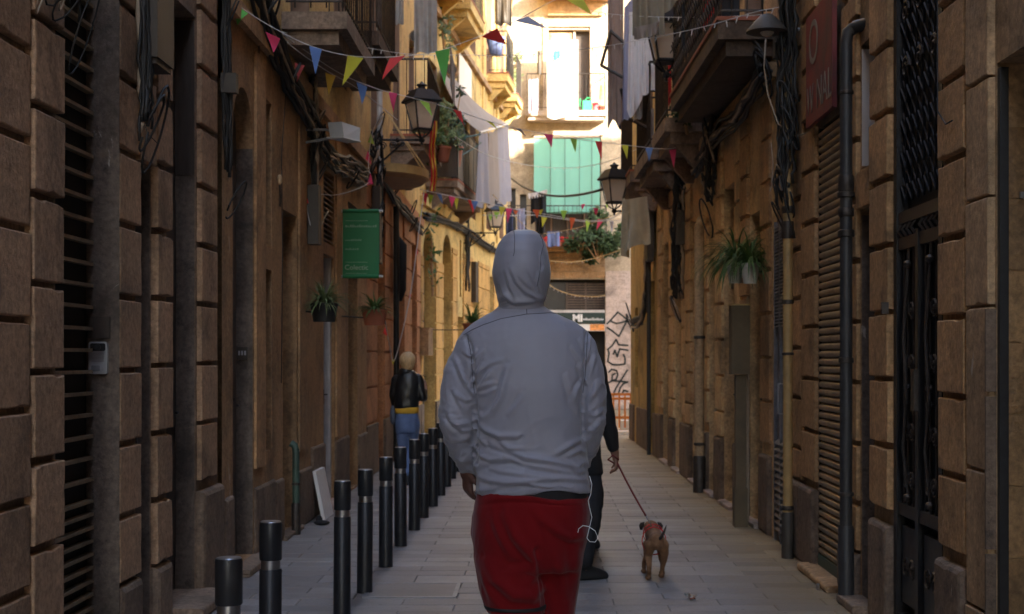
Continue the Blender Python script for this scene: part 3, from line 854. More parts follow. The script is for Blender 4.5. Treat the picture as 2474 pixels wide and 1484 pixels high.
for i, (a, b) in enumerate(pe):
    column(R2, a, b, 1.05+(.17 if i % 2 else 0), .345, .64, 3.5, M['block_r'] if a < 12.3 else M['block_far_lit'], E, t=.0 if i % 2 else -.008)  # farther piers take the brighter copy, as if lit from the cross street
    block(R2, a, b, 0, .62, .012, M['plinth'], E, name='plinth_stone', cham=.02)
for o_ in opsE:
    panel(R2, o_[0], o_[1], .02, o_[3], -.138, .02, M[o_[6]], E, 'door')  # the near-black ones paint dark interiors of open doorways
    block(R2, o_[0], o_[1], 0, .04, .04, M['rose_stone'], E, name='door_step', cham=.006)
    # transom and panels
    MB().fr(R2, o_[0]+.01, o_[1]-.01, 2.05, 2.12, -.137, -.09).build('transom', M['slat_brown'], E)
MB().fr(R2, 11.02, endE-.02, 3.55, 3.66, -.03, .05).build('string_course', M['stucco_r'], E)

Y0 = endE
K = thing('yellow_corner_house', 'yellow stucco corner house closing the right side of the street', 'building', (1.6, 22, 0))
opsK = [(Y0+.5, Y0+1.2, .02, 2.5, .14), (23.2, 23.75, .9, 2.2, .12)]
upK = [(Y0+.8, Y0+1.7, 4.05, 6.3, .18), (22.3, 23.1, 4.05, 6.3, .18), (Y0+.8, Y0+1.7, 7.6, 9.7, .18), (22.3, 23.1, 7.6, 9.7, .18)]
facade(R2, Y0, 24.6, 0, HR, opsK+upK, M['ochre_up'], K)
fill_windows(R2, upK, K)
panel(R2, Y0+.5, Y0+1.2, .02, 2.5, -.15, .02, M['brown_door'], K, 'door')
panel(R2, 23.2, 23.75, .9, 2.2, -.13, .02, M['brown_door'], K, 'window')
xk = R2(24.6, 0, -.03).x
MB().box((xk+.55, Y0, -.02), (11.5, 24.58, HR)).build('rear_block', M['ochre_up'], K)
MB().box((xk+.001, 24.585, 0), (11.5, 24.62, HR)).build('wall', M['ochre_up'], K)
MB().box((xk-.1, Y0, HR+.002), (11.5, 24.7, HR+.25)).build('roof', M['brown_stone'], K)
for a, b in ((Y0+.02, Y0+.48), (Y0+1.24, 21.2), (21.2, 23.1), (23.8, 24.55)):
    if b > a: block(R2, a+.004, b-.004, 0, .6, .006, M['plinth'], K, name='plinth_stone')
T = thing('shading_house', 'unseen house block added on the side street to shade the end house', 'building', (14, 18, 0))  # added unseen block; its height sets the shadow edge on the end house
MB().box((11.52, 10, -.02), (34, 24.55, 13.65)).build('wall', M['end_wall'], T)
MB().box((11.4, 9.9, 13.652), (34, 24.6, 13.9)).build('roof', M['brown_stone'], T)

# ================================================================== END BUILDING (faces us)
EY = 38.0
def ef(x, y): return ((x-CX)/F*EY, EYE-(y-CY)/F*EY)
Eb = thing('end_house', 'pale house closing the end of the street, with balconies and a teal blind', 'building', (.8, EY, 0))
def exz(x0, x1, y0, y1):
    a, b = ef(x0, y1); c, d = ef(x1, y0); return (a, c, b, d)
eo = [exz(1325,1425,72,275), exz(1292,1452,325,590), exz(1322,1462,675,1020), exz(1232,1246,455,590), exz(1256,1272,470,590)]
eo += [(-6,-4.9,7.8,10), (4.4,5.5,7.8,10), (4.4,5.5,4.3,6.6), (7.6,8.7,4.3,6.6), (7.6,8.7,7.8,10), (.2,1.5,11.3,13.2)]
eo[2] = (eo[2][0]-.9, eo[2][1], .02, eo[2][3])
mb = MB()
x0, x1, zt = -14, 34, 15.5
xs_ = sorted({x0, x1, *[v for o_ in eo for v in o_[:2]]}); zs_ = sorted({0, zt, *[v for o_ in eo for v in o_[2:4]]})
for i in range(len(xs_)-1):
    for j in range(len(zs_)-1):
        xc = (xs_[i]+xs_[i+1])/2; zc = (zs_[j]+zs_[j+1])/2
        if any(o_[0] < xc < o_[1] and o_[2] < zc < o_[3] for o_ in eo): continue
        mb.add([(xs_[i],EY,zs_[j]),(xs_[i+1],EY,zs_[j]),(xs_[i+1],EY,zs_[j+1]),(xs_[i],EY,zs_[j+1])], [(0,1,2,3)])
for a,b,c,d in eo:
    q = EY+.28
    mb.add([(a,EY,c),(a,EY,d),(a,q,d),(a,q,c)], [(0,1,2,3)]).add([(b,EY,c),(b,EY,d),(b,q,d),(b,q,c)], [(0,1,2,3)])
    mb.add([(a,EY,d),(b,EY,d),(b,q,d),(a,q,d)], [(0,1,2,3)]).add([(a,EY,c),(b,EY,c),(b,q,c),(a,q,c)], [(0,1,2,3)])
mb.build('wall', M['end_wall'], Eb, normals=False)
MB().box((x0, EY+.3, -.02), (x1, EY+12, zt)).build('rear_block', M['dark_wood'], Eb)
MB().box((x0, EY-.4, zt+.002), (x1, EY+12, zt+.3)).build('roof', M['brown_stone'], Eb)
# added balcony slab, unseen, shading the upper door; cornices under it
a, b, c, d = exz(1305, 1478, -6, 40)
MB().box((a-.1, EY-1.0, d-.02), (b+.15, EY-.002, d+.16)).build('cornice', M['brown_stone'], Eb)
MB().box((a+.1, EY-.30, d-.12), (b-.1, EY-.002, d-.022)).build('cornice', M['brown_stone'], Eb)
MB().box((a+.2, EY-.12, d-.5), (b-.25, EY-.002, d-.122)).build('cornice', M['brown_stone'], Eb)
# architrave round the upper door
for q in ((1312,1324,66,275),(1426,1438,66,275)):
    a,b,c,d = exz(*q); MB().box((a, EY-.05, c), (b, EY-.002, d)).build('window_surround', M['end_stone'], Eb)
a,b,c,d = exz(1312,1438,54,65.5); MB().box((a, EY-.07, c), (b, EY-.002, d)).build('window_surround', M['end_stone'], Eb)
# door leaves: louvred left, open dark right
a,b,c,d = eo[0]
MB().box((a, EY+.24, c), (b, EY+.27, d)).build('door', M['dark_wood'], Eb)
MB().box((a+.02, EY+.12, c), (a+.62, EY+.16, d-.03)).build('door_leaf', M['brown_stone'], Eb)
for k in range(7): MB().box((a+.08, EY+.09, d-.12-k*.055), (a+.56, EY+.118, d-.085-k*.055)).build('slat', M['end_stone'], Eb)
MB().box((a+.66, EY+.10, c), (a+.72, EY+.2, d)).build('door_frame', M['end_stone'], Eb)
# lower door behind the blind, shop front, storeroom louvres
a,b,c,d = eo[1]; MB().box((a, EY+.2, c), (b, EY+.25, d)).build('door', M['dark_wood'], Eb)
for k in range(5): MB().box((a+k*(b-a)/4-.02, EY+.15, c), (a+k*(b-a)/4+.02, EY+.198, d)).build('door_frame', M['slat_brown'], Eb)
a,b,c,d = eo[2]; MB().box((a, EY+.22, c), (b, EY+.27, d)).build('shop_window', M['dark'], Eb)
s0,s1,t0,t1 = exz(1372,1460,682,750)
for k in range(11):
    z0 = t0+(t1-t0)*k/11; MB().box((s0, EY+.12, z0), ((s0+s1)/2-.03, EY+.15, z0+.045)).build('slat', M['brown_door'], Eb)
    MB().box(((s0+s1)/2+.03, EY+.12, z0), (s1, EY+.15, z0+.045)).build('slat', M['brown_door'], Eb)
for x_ in (s0-.05, (s0+s1)/2-.028, s1+.002): MB().box((x_, EY+.1, t0), (x_+.05, EY+.17, t1)).build('louvre_frame', M['brown_door'], Eb)
MB().box((s0-.9, EY+.16, t0-.02), (s0-.06, EY+.18, t1)).build('window', M['window_glass'], Eb)
for q in ((1232,1246,455,590),(1256,1272,470,590)):
    a,b,c,d = exz(*q); MB().box((a, EY+.2, c), (b, EY+.24, d)).build('window', M['window_glass'], Eb)
for a,b,c,d in eo[5:]: MB().box((a, EY+.2, c), (b, EY+.24, d)).build('window', M['window_glass'], Eb)
# band of ashlar over the shop, rose pilaster with the drawing
r2 = random.Random(3)
for row, (ya, yb) in enumerate(((624,640),(640.5,656),(656.5,672))):
    x = 1255 - row*7
    while x < 1462:
        w = r2.choice((16, 20, 24)); x2 = min(x+w, 1462)
        a,b,c,d = exz(x, x2-.4, ya, yb-.3); MB().box((a, EY-.03, c), (b, EY-.002, d)).build('stone_block', M['brown_stone'], Eb); x = x2
a,b,c,d = exz(1255,1462,612,623.5); MB().box((a, EY-.10, c), (b, EY-.002, d)).build('lintel_stone', M['brown_stone'], Eb)
for ya, yb in ((655,700),(700,742),(742,800),(800,860),(860,925),(925,989)):
    a,b,c,d = exz(1463,1560,ya,yb-.4); MB().box((a, EY-.05, c), (b, EY-.002, d)).build('stone_block', M['rose_stone'], Eb)
# rolled blind housing box at top of the blind opening
a,b,c,d = exz(1284,1458,318,328); MB().box((a, EY-.07, c), (b, EY-.002, d)).build('window_surround', M['end_stone'], Eb)
# ================================================================== BOLLARDS
def make_bollard():
    t = thing('bollard', 'x', 'bollard', (0,0,0), 'black bollards in a row along the left kerb')
    MB().lathe([(.048,0),(.0465,.01),(.0455,.535),(.043,.538)], n=28).build('post', M['bollard_black'], t, 'auto')
    MB().lathe([(.0395,.538),(.0395,.575)], n=28).build('ring', M['steel'], t, 'auto')
    cp_ = MB().lathe([(.0435,.575),(.0455,.578),(.0455,.721),(.0435,.728)], n=28).build('cap', M['bollard_black'], t, 'auto')
    MB().lathe([(.0425,.7285),(.0395,.732)], n=28).build('cap_disc', M['steel'], cp_, 'auto')
    return t
bol = make_bollard()
bl = ['nearest bollard, only its cap and silver ring inside the frame at the bottom', 'second nearest bollard, cut off by the bottom edge left of the others',
      'bollard standing right of the white board, third from the camera', 'bollard beside the steel-edged inspection cover, fourth from the camera',
      'fifth bollard, just beyond the inspection cover', 'sixth bollard, below the blonde woman and hiding her left shin', 'seventh bollard, just right of the blonde woman\'s leg',
      'eighth bollard with a bright rim on its cap', 'ninth bollard, darker and partly behind the eighth', 'tenth bollard, seen just left of the man\'s hand',
      'eleventh bollard, mostly hidden by the man\'s sleeve', 'twelfth bollard, a thin strip beside the man\'s sleeve', 'farthest bollard of the row, behind the man']
for i, (x, Yb) in enumerate(((553,4.78),(652,5.84),(826,7.75),(881,8.53),(932,9.58),(968,10.62),(1001,11.6),(1023,12.5),(1046,13.45),(1065,14.5),(1080,15.5),(1092,16.5),(1103,17.5))):
    p = P(x, 862, Yb); o = bol if i == 0 else copy_tree(bol)
    o.location = (p.x, Yb, 0); o['label'] = bl[i]
    o.rotation_euler = (rnd.uniform(-.012,.012), rnd.uniform(-.012,.012), rnd.uniform(-.6, .6))
    if i == 2: MB().box((p.x-.028, Yb-.049, .635), (p.x-.020, Yb-.0445, .665)).build('scratched_sticker', M['white'], o)

# ================================================================== PIPES
def pipe(name, label, pts, r, mat, collars=(), cmat=None, foot=None, n=12):
    t = thing(name, label, 'pipe', tuple(pts[0]))
    MB().tube(pts, r, n).build('pipe', mat, t, 'auto')
    for c, s, h in collars:
        MB().lathe([(r*s*.92,-h/2),(r*s,-h/2*.8),(r*s,h/2*.8),(r*s*.92,h/2)], c, n).build('collar', cmat or M['iron'], t, 'auto')
    return t
x0 = 1.75; Yp = 8.16
pipe('down_pipe', 'thick black downpipe with an elbow at its top, right of the roller shutter', [(x0,Yp,.0),(x0,Yp,1.6),(x0,Yp,3.18),(x0+.01,Yp,3.24),(x0+.05,Yp-.02,3.27),(x0+.13,Yp-.15,3.27)], .036, M['grey_pipe'],
     [((x0,Yp,.62),1.25,.02),((x0,Yp,1.38),1.2,.03),((x0,Yp,2.1),1.35,.04),((x0,Yp,2.22),1.25,.05),((x0,Yp,2.32),1.4,.03),((x0,Yp,2.38),1.25,.10),((x0,Yp,2.9),1.2,.02)])
MB().lathe([(.046,0),(.046,.42),(.04,.44)], (x0,Yp,0), 12).build('pipe_foot', M['grey_pipe'], bpy.data.objects['down_pipe'], 'auto')
x1 = 1.735
pipe('yellow_pipe', 'ochre-painted downpipe with a black joint, right of the grey louvred door', [(x1,9.98,.0),(x1,9.98,2.0),(x1,9.98,4.4)], .034, M['yellow_pipe'],
     [((x1,9.98,.35),1.25,.03),((x1,9.98,1.78),1.25,.03),((x1,9.98,1.42),1.25,.02),((x1,9.98,2.28),1.3,.12),((x1,9.98,2.42),1.2,.05)])
MB().lathe([(.044,0),(.044,.30),(.038,.32)], (x1,9.98,0), 12).build('pipe_foot', M['box_brown'], bpy.data.objects['yellow_pipe'], 'auto')
# casing with meter box on top
c0 = (1776-1300)/3470*11.85
t = thing('meter_post', 'dark brown post with a meter cabinet on it, below the hanging spider plants', 'meter box', (c0,11.85,0))
MB().box((c0-.0,11.80,0),(c0+.085,11.9,1.25)).build('post', M['post_brown'], t)
MB().box((c0-.012,11.78,0),(c0+.095,11.91,.32)).build('foot', M['post_brown'], t)
MB().box((c0-.04,11.76,1.255),(c0+.11,11.93,1.82)).build('cabinet', M['post_brown'], t)
MB().box((c0-.03,11.752,1.29),(c0+.10,11.759,1.79)).build('cabinet_door', M['post_brown'], t)
MB().box((c0-.045,11.755,1.821),(c0+.115,11.94,1.832)).build('lid', M['rim_wood'], t)
MB().tube([(c0+.02,11.9,.0),(c0+.12,11.95,.0),(c0+.12,11.95,1.9)], .012, 8).build('cable_duct', M['pale_cable'], t)
xg = R2(14.8,0,.07).x
pipe('grey_pipe', 'old grey-green downpipe with black foot, between stone piers far right', [(xg,14.8,0),(xg,14.8,2.75),(xg+.02,14.8,2.80),(xg+.05,14.82,2.83)], .05, M['pilaster'], [((xg,14.8,.5),1.2,.03),((xg,14.8,1.6),1.2,.03)])
MB().lathe([(.065,0),(.065,.36),(.055,.38)], (xg,14.8,0), 10).build('pipe_foot', M['iron'], bpy.data.objects['grey_pipe'], 'auto')
xg = R2(20.5,0,.05).x
pipe('thin_pipe', 'thin dark pipe on the corner of the yellow house, far right', [(xg,20.5,0),(xg,20.5,3.6)], .03, M['grey_pipe'])
xl = -1.905
pipe('green_pipe', 'short green pipe with a curved top at the foot of the left wall', [(xl,11.3,.22),(xl,11.3,.66),(xl-.01,11.3,.70),(xl-.04,11.3,.72)], .028, M['green_pipe'], [((xl,11.3,.40),1.2,.02)])
MB().lathe([(.036,0),(.036,.24),(.03,.25)], (xl,11.3,0), 10).build('pipe_foot', M['iron'], bpy.data.objects['green_pipe'], 'auto')
pipe('pale_pipe', 'pale grey rainwater pipe rising above the street lamp on the left facade', [(-1.88,17.05,2.9),(-1.88,17.05,9)], .035, M['pale_pipe'])
pipe('ochre_pipe', 'ochre rainwater pipe high on the left beside the hanging laundry', [(-1.88,14.3,4.1),(-1.88,14.3,9)], .03, M['yellow_pipe'])
pipe('corner_pipe', 'dark pipe running down the orange wall left of the blonde woman', [(-1.89,19.15,0.0),(-1.89,19.15,3.4)], .04, M['black_metal'])

# bag-like cover on the far left pipe
# ================================================================== CABLES
def sag(a, b, s, n=14):
    a = Vector(a); b = Vector(b)
    return [a.lerp(b, k/n) - Vector((0,0,s*4*(k/n)*(1-k/n))) for k in range(n+1)]
def cable(label, pts, r=.006, mat=None, n=5, name='cable'):
    o = MB().tube(pts, r, n).build(name, mat or M['cable'], None, True)
    o['label'] = label; o['category'] = 'cable'; return o
def bundle(label, fr, path, nst, spread, seed, r=.006, boxes=(), loops=0):
    """tangle of cables along a wall path (u,z)"""
    q = random.Random(seed)
    a = fr(path[0][0], path[0][1], 0)
    t = thing('cable_bundle', label, 'cables', tuple(a))
    for s in range(nst):
        pts = []; du = q.uniform(-spread, spread); dz = q.uniform(-spread, spread); dd = q.uniform(.02, .02+spread*.8)
        for i in range(len(path)-1):
            for k in range(5):
                f = k/5; u = path[i][0]*(1-f)+path[i+1][0]*f; z = path[i][1]*(1-f)+path[i+1][1]*f
                pts.append(fr(u+du+q.uniform(-.3,.3)*spread, z+dz+q.uniform(-.3,.3)*spread, dd+q.uniform(-.2,.2)*spread))
        MB().tube(pts, r*q.uniform(.6,1.5), 5).build('cable', M['cable'] if q.random() > .12 else M['pale_cable'], t, True)
    for s in range(loops):
        i = q.randrange(len(path)); u, z = path[i]
        u += q.uniform(-spread, spread)*1.5; z += q.uniform(-spread, spread)*2
        R_ = q.uniform(.06, .18); pts = []
        ph = q.uniform(0, 6); tl = q.uniform(-.5, .5)
        for k in range(19):
            g = ph + k/18*q.uniform(5.6, 6.3)
            pts.append(fr(u+R_*math.cos(g)*.6, z+R_*math.sin(g)*1.2, .08+.06*math.sin(g+tl)))
        MB().tube(pts, r*.7, 5).build('loop', M['cable'] if q.random() > .2 else M['pale_cable'], t, True)
    for (u, z, w, h) in boxes:
        MB().fr(fr, u, u+w, z, z+h, .005, .10).build('junction_box', M['box_brown'], t)
    return t
bundle('tangle of black cables hanging down beside the dark meter box on the near left wall', L1, [(6.95,4.2),(6.98,3.2),(7.0,2.7),(6.98,2.45)], 9, .05, 1, .009, loops=3)
bundle('coiled black cables at the top left corner, over the near stone blocks', L1, [(5.6,3.05),(5.75,2.95),(5.86,2.85)], 5, .08, 2, .006, loops=9)
bundle('bundle of black cables beside the arched doorway on the left', L1, [(8.78,4.4),(8.82,3.5),(8.86,2.9),(8.9,2.45)], 8, .045, 3, .008, boxes=((8.80,3.02,.07,.12),), loops=3)
bundle('thick cable bundle sloping down under the first balcony on the left', L1, [(9.3,4.2),(10.0,3.75),(11.0,3.52),(12.2,3.35),(13.0,3.2),(14.6,3.3),(16.2,3.4)], 14, .09, 4, .012, loops=8)
bundle('black cables dropping from the corner below the white floodlight', L1, [(12.15,3.9),(12.2,3.3),(12.25,2.9),(12.3,2.5)], 9, .07, 5, .011, boxes=((12.1,2.35,.16,.5),), loops=5)
bundle('dark cable bundle below the left street lamp bracket', L1, [(16.9,4.0),(17.0,3.5),(17.0,2.9),(17.1,2.6)], 9, .10, 6, .014, boxes=((16.8,2.5,.3,.9),), loops=5)
bundle('cables running along the left wall above the orange house doors', L1, [(16.4,3.75),(19,3.5),(21.5,3.5),(24,3.45)], 8, .07, 7, .014, loops=6)
bundle('thick cables along the ochre arched house wall, sloping down to the far lamp', L2, [(24,3.75),(26.5,3.9),(29,3.95),(33,3.9),(37,4.0)], 8, .08, 8, .018, loops=4)
bundle('cables dropping from the far left lamp bracket to a black box', L2, [(29.2,4.2),(29.3,3.5),(29.3,2.6)], 6, .08, 9, .016, boxes=((30.2,2.55,.4,.85),), loops=3)
bundle('large tangle of black cables between the big balcony and the red sign', R1, [(9.75,4.5),(9.9,3.9),(10.0,3.4),(9.98,2.9),(10.05,2.5)], 20, .15, 10, .009, boxes=((10.0,3.0,.12,.18),(10.3,3.55,.1,.2)), loops=16)
bundle('cables running under the big balcony on the right', R2, [(11.0,3.55),(12.4,3.45),(14.0,3.5),(15.5,3.3)], 12, .09, 11, .012, loops=8)
bundle('black cables and wire mass beneath the second balcony on the right', R2, [(13.8,3.9),(14.1,3.3),(14.2,2.9)], 10, .10, 12, .012, loops=8)
bundle('shaggy black cable mass hanging beside the far right piers', R2, [(16.6,3.6),(16.7,3.0),(16.8,2.5),(16.9,2.1)], 13, .12, 13, .014, boxes=((16.6,2.7,.25,.4),), loops=10)
bundle('cables and black cabinet below the far right street lamp', R2, [(20.4,3.8),(20.5,3.2),(20.6,2.6),(20.8,2.2),(21.8,1.95),(23.5,1.95)], 10, .09, 14, .016, boxes=((20.2,2.75,.5,.75),), loops=8)
bundle('coiled wires at the top right corner above the iron gate', R1, [(6.5,3.65),(6.3,3.55),(6.15,3.5)], 4, .05, 15, .005, loops=6)
# two big pale loops by the cable tangle
cable('long pale brown cable looping down in front of the black tangle on the right', [P(1850,95,10.2),P(1846,160,10.15),P(1855,230,10.0),P(1880,300,10.0),P(1925,330,9.9),P(1958,318,9.7),P(1975,300,9.6)], .006, M['pale_cable'])
cable('thin loose cable end hanging from the black tangle to door height', [P(1863,345,10.3),P(1868,400,10.25),P(1864,450,10.25),P(1860,462,10.2)], .004, M['pale_cable'])
cable('black cable crossing the street in front of the teal blind', sag(P(1236,432,36.5), P(1462,456,21.0), .25), .022)
cable('thin wire hanging down the near left wall below the meter box', [P(338,250,7.0),P(345,290,6.98),P(358,325,6.98),P(380,346,6.99)], .0025)
cable('thin vertical wire on the stucco wall between the slot window and the cables', [L1(9.98,3.6,.012),L1(9.95,3.0,.01),L1(10.02,2.4,.012),L1(10.0,1.9,.01)], .004)
cable('wire running down the pilaster right of the iron gate', [R1(6.43,4.4,.012),R1(6.44,3.4,.01),R1(6.43,2.5,.012),R1(6.3,2.42,.012),R1(6.2,2.42,.012)], .004)
cable('thin black wire down the brown stucco left of the second door', [L1(11.0,3.6,.03),L1(10.8,2.9,.02),L1(10.85,2.2,.02),L1(10.8,1.2,.02)], .004)

# ================================================================== BALCONIES
def balcony(label, fr, u0, u1, zt, out, mat, thick=.16, rail_h=.95, edge=None, bars=None, step=.12, ornate=False, rmat=None, base=-.03, brackets=True):
    t = thing('balcony', label, 'balcony', tuple(fr(u0, zt, 0)), None)
    MB().fr(fr, u0, u1, zt-thick*.55, zt, base+.001, out).build('slab', mat, t)
    MB().fr(fr, u0+.06, u1-.06, zt-thick, zt-thick*.55-.001, base+.001, out-.07).build('slab_moulding', mat, t)
    if edge: 
        MB().fr(fr, u0-.012, u1+.012, zt+.001, zt+.03, base+.002, out+.012).build('edge_tiles', edge, t)
    if brackets:
        for u in (u0+.15, u1-.15):
            a = u-.05; b = u+.05
            MB().hexa([fr(a,zt-thick-.28,base+.001),fr(a,zt-thick-.28,.06),fr(b,zt-thick-.28,.06),fr(b,zt-thick-.28,base+.001),
                       fr(a,zt-thick-.001,base+.001),fr(a,zt-thick-.001,out-.12),fr(b,zt-thick-.001,out-.12),fr(b,zt-thick-.001,base+.001)]).build('bracket', mat, t)
    zb = zt + .035; rm = rmat or M['iron']; do = out-.03
    for z, r in ((zb+.05,.010),(zb+rail_h,.016)):
        MB().tube([fr(u0+.03,z,base+.03),fr(u0+.03,z,do),fr(u1-.03,z,do),fr(u1-.03,z,base+.03)], r, 5).build('rail', rm, t)
    br = MB(); 
    u = u0+.03
    while u < u1:
        br.tube([fr(u,zb,do),fr(u,zb+rail_h,do)], .006, 4, False)
        if ornate:
            for zz in (.25, .5, .75): br.tube([fr(u,zb+zz-.1,do),fr(u+step*.5,zb+zz,do+.02),fr(u+step,zb+zz-.1,do)], .006, 4, False).tube([fr(u,zb+zz-.1,do),fr(u+step*.5,zb+zz-.2,do-.01),fr(u+step,zb+zz-.1,do)], .006, 4, False)
        u += step
    d = base+.1
    while d < do:
        for u in (u0+.03, u1-.03): br.tube([fr(u,zb,d),fr(u,zb+rail_h,d)], .006, 4, False)
        if ornate:
            for u in (u0+.03, u1-.03):
                for zz in (.25, .5, .75): br.tube([fr(u,zb+zz-.1,d),fr(u,zb+zz,d+step*.5),fr(u,zb+zz-.1,d+step)], .006, 4, False)
        d += step
    br.build('balusters', rm, t, kind='stuff')
    return t
balcony('stone balcony with worn edge, nearest on the left above the bunting', L1, 10.9, 12.75, 4.02, .50, M['slab_stone'], .24, base=.0, brackets=False)
balcony('dark second balcony on the left, over the red pennant', L1, 13.3, 15.1, 4.42, .48, M['slab_dark'], .24, base=0.0, brackets=False)
balcony('black balcony crowded with flower pots behind the left street lamp', L1, 19.2, 21.6, 4.35, .50, M['slab_stone'], .18, 1.0, M['pot_terra'])
b4 = balcony('black iron balcony with solid panels under the hanging awning', L2, 24.6, 28.2, 4.42, .52, M['slab_stone'], .2, 1.0, M['pot_terra'])
for i in range(5): MB().fr(L2, 24.7+i*.68, 24.7+i*.68+.6, 4.48, 5.4, .50, .515).build('screen_panel', M['box_brown'] if i % 2 else M['dark_wood'], b4)
MB().fr(L2, 24.615, 24.635, 4.48, 5.4, .05, .48).build('screen_panel', M['dark_wood'], b4)
balcony('ochre balcony with terracotta edge, highest on the left', L2, 26.4, 28.4, 7.98, .50, M['ochre_up'], .32, .95, M['pot_terra'])
balcony('ochre balcony with a bucket on its railing, on the second floor left', L2, 33.2, 34.6, 7.95, .45, M['ochre_up'], .32, .95, M['pot_terra'])
balcony('farthest ochre balcony on the left, next to the end house', L2, 35.6, 36.9, 7.9, .42, M['ochre_up'], .3, .95, M['pot_terra'])
balcony('ochre balcony left of the yellow upper wall, cut by the top edge', L2, 24.6, 26.0, 8.1, .50, M['ochre_up'], .3, .95, M['pot_terra'])
balcony('big dark balcony with red edge and ornate railing, nearest on the right', R1, 10.72, 11.0, 3.98, .42, M['slab_stone'], .3, .95, M['pot_terra'], ornate=True, brackets=False) if False else None
bb = balcony('big dark balcony with red edge and ornate railing, nearest on the right', R2, 11.02, 14.3, 3.98, .42, M['slab_dark'], .26, .95, M['pot_terra'], ornate=True, brackets=False)
balcony('second balcony on the right, plain stone slab just behind the big one', R2, 14.9, 16.2, 3.88, .42, M['slab_stone'], .26)
balcony('third balcony on the right, small stone slab above the pink pennant', R2, 16.7, 18.6, 3.85, .42, M['slab_stone'], .28)
balcony('fourth balcony on the right with red edge and vertical bars on the yellow house', R2, 20.0, 22.0, 3.98, .36, M['slab_stone'], .26, 1.0, M['pot_terra'], step=.14)
# end-house balconies
def ef_frame(u, z, d=0.0): return Vector((u, EY-d, z))
ef_frame.slope = 0; ef_frame.side = 1
a,b,c,d = exz(1270,1463,275,275)
be1 = balcony('upper balcony of the end house with white sheet and green watering can', ef_frame, a, b, c, .5, M['end_stone'], .24, .93, None, brackets=False, base=0)
a,b,c,d = exz(1215,1466,590,590)
be2 = balcony('lower balcony of the end house with red flowers, under the teal blind', ef_frame, a, b, c, .5, M['brown_stone'], .22, .93, None, brackets=False, base=0)

# rounded wooden tray hanging on strings
t = thing('hanging_tray', 'rounded wooden tray with pale rim hung on cords under the left street lamp', 'tray', tuple(L1(17.6,3.6,.3)))
cx_, cy_, cz_ = -1.93, 17.9, 3.62
def half(r, z, n=14, flat=0): return [(cx_ + r*.62*math.sin(math.pi*k/n), cy_ - r*math.cos(math.pi*k/n)*.9, z) for k in range(n+1)]
MB().loft([half(.80, cz_-.06), half(.87, cz_-.02), half(.88, cz_)]).build('tray_body', M['wood'], t)
MB().loft([half(.885, cz_-.02), half(.92, cz_-.01), half(.92, cz_+.09), half(.885, cz_+.09)], cap=False).build('rim', M['rim_wood'], t)
for k in (5,6,7,8):
    q = half(.9, cz_+.08)[k]
    MB().tube([q, (-1.9, 17.8, cz_+.85)], .007, 5).build('cord', M['rim_wood'], t)

# ================================================================== LAMPS
def lantern(label, loc, wall_pt, s=1.0, bracket_z=-.06, rotz=0.0):
    """four-sided glass street lantern (local: base at z=0, height .62)"""
    L = Vector(loc)
    t = thing('street_lamp', label, 'street lamp', tuple(L), 'glass lanterns on wall brackets')
    def sq(w, z): 
        pts = []
        for a in (45,135,225,315):
            r = w/math.sqrt(2)
            pts.append((L.x + s*r*math.cos(rad(a)+rotz), L.y + s*r*math.sin(rad(a)+rotz), L.z + s*z))
        return pts
    wb, wt, zb, zt = .17, .29, .06, .38
    lo = sq(wb, zb); hi = sq(wt, zt); lo2 = sq(wb-.02, zb+.01); hi2 = sq(wt-.02, zt-.005)
    for k in range(4):
        j = (k+1) % 4
        a, b, c, d = [Vector(q) for q in (lo2[k], lo2[j], hi2[j], hi2[k])]
        nrm = (b-a).cross(d-a).normalized()*.004
        MB().add([a, b, c, d], [(0,1,2,3)]).build('glass_pane', M['lamp_glass'], t)
    f = MB()
    for k in range(4): f.tube([lo[k], hi[k]], .011*s, 5)
    f.loft([sq(wb+.012, zb-.015), sq(wb+.03, zb), sq(wb+.012, zb+.015)]).build('frame', M['black_metal'], t)
    r = MB().loft([sq(wt+.07, zt), sq(wt+.08, zt+.02), sq(.20, zt+.15), sq(.13, zt+.155)]).build('roof', M['black_metal'], t)
    MB().lathe([(s*.05,s*(zt+.156)),(s*.045,s*(zt+.19)),(s*.065,s*(zt+.20)),(s*.06,s*(zt+.215)),(s*.03,s*(zt+.225)),(s*.01,s*(zt+.25))], L, 12).build('finial', M['black_metal'], r, 'auto')
    # cradle
    cr = MB()
    for k in range(4):
        q = Vector(lo[k]); cr.tube([q, q.lerp(L, .3) - Vector((0,0,.03*s)), L - Vector((0,0,.05*s))], .010*s, 5)
    cr.ell(L - Vector((0,0,.06*s)), (.04*s,.04*s,.035*s), nu=8, nv=6)
    cr.lathe([(.02*s,-.12*s),(.012*s,-.09*s),(.03*s,-.06*s)], L, 8)
    cr.build('cradle', M['black_metal'], t)
    # bracket with scrolls
    W = Vector(wall_pt); A = L - Vector((0,0,.06*s)); A.z = W.z = L.z + bracket_z*s
    br = MB().tube([A, W], .014*s, 6)
    dr = (W-A); ln = dr.length; dr.normalize()
    br.tube([W - Vector((0,0,.32*s)), W.lerp(A, .25) - Vector((0,0,.22*s)), W.lerp(A, .62) - Vector((0,0,.03*s))], .013*s, 6)
    for f_, r_ in ((.18,.055),(.40,.045),(.6,.03)):
        c = W.lerp(A, f_) - Vector((0,0,(r_+.02)*s)); pts = []
        for k in range(14):
            a = k/13*2*math.pi*1.3; q = r_*s*(1-.55*k/13)
            pts.append(c + dr*(-q*math.cos(a)) + Vector((0,0,q*math.sin(a))))
        br.tube(pts, .008*s, 5)
    br.ell(W.lerp(A,.5), (.03*s,.03*s,.03*s), nu=8, nv=6)
    br.obox(W - Vector((0,0,.12*s)), (.05*s,.06*s,.45*s))
    br.build('bracket', M['black_metal'], t)
    return t
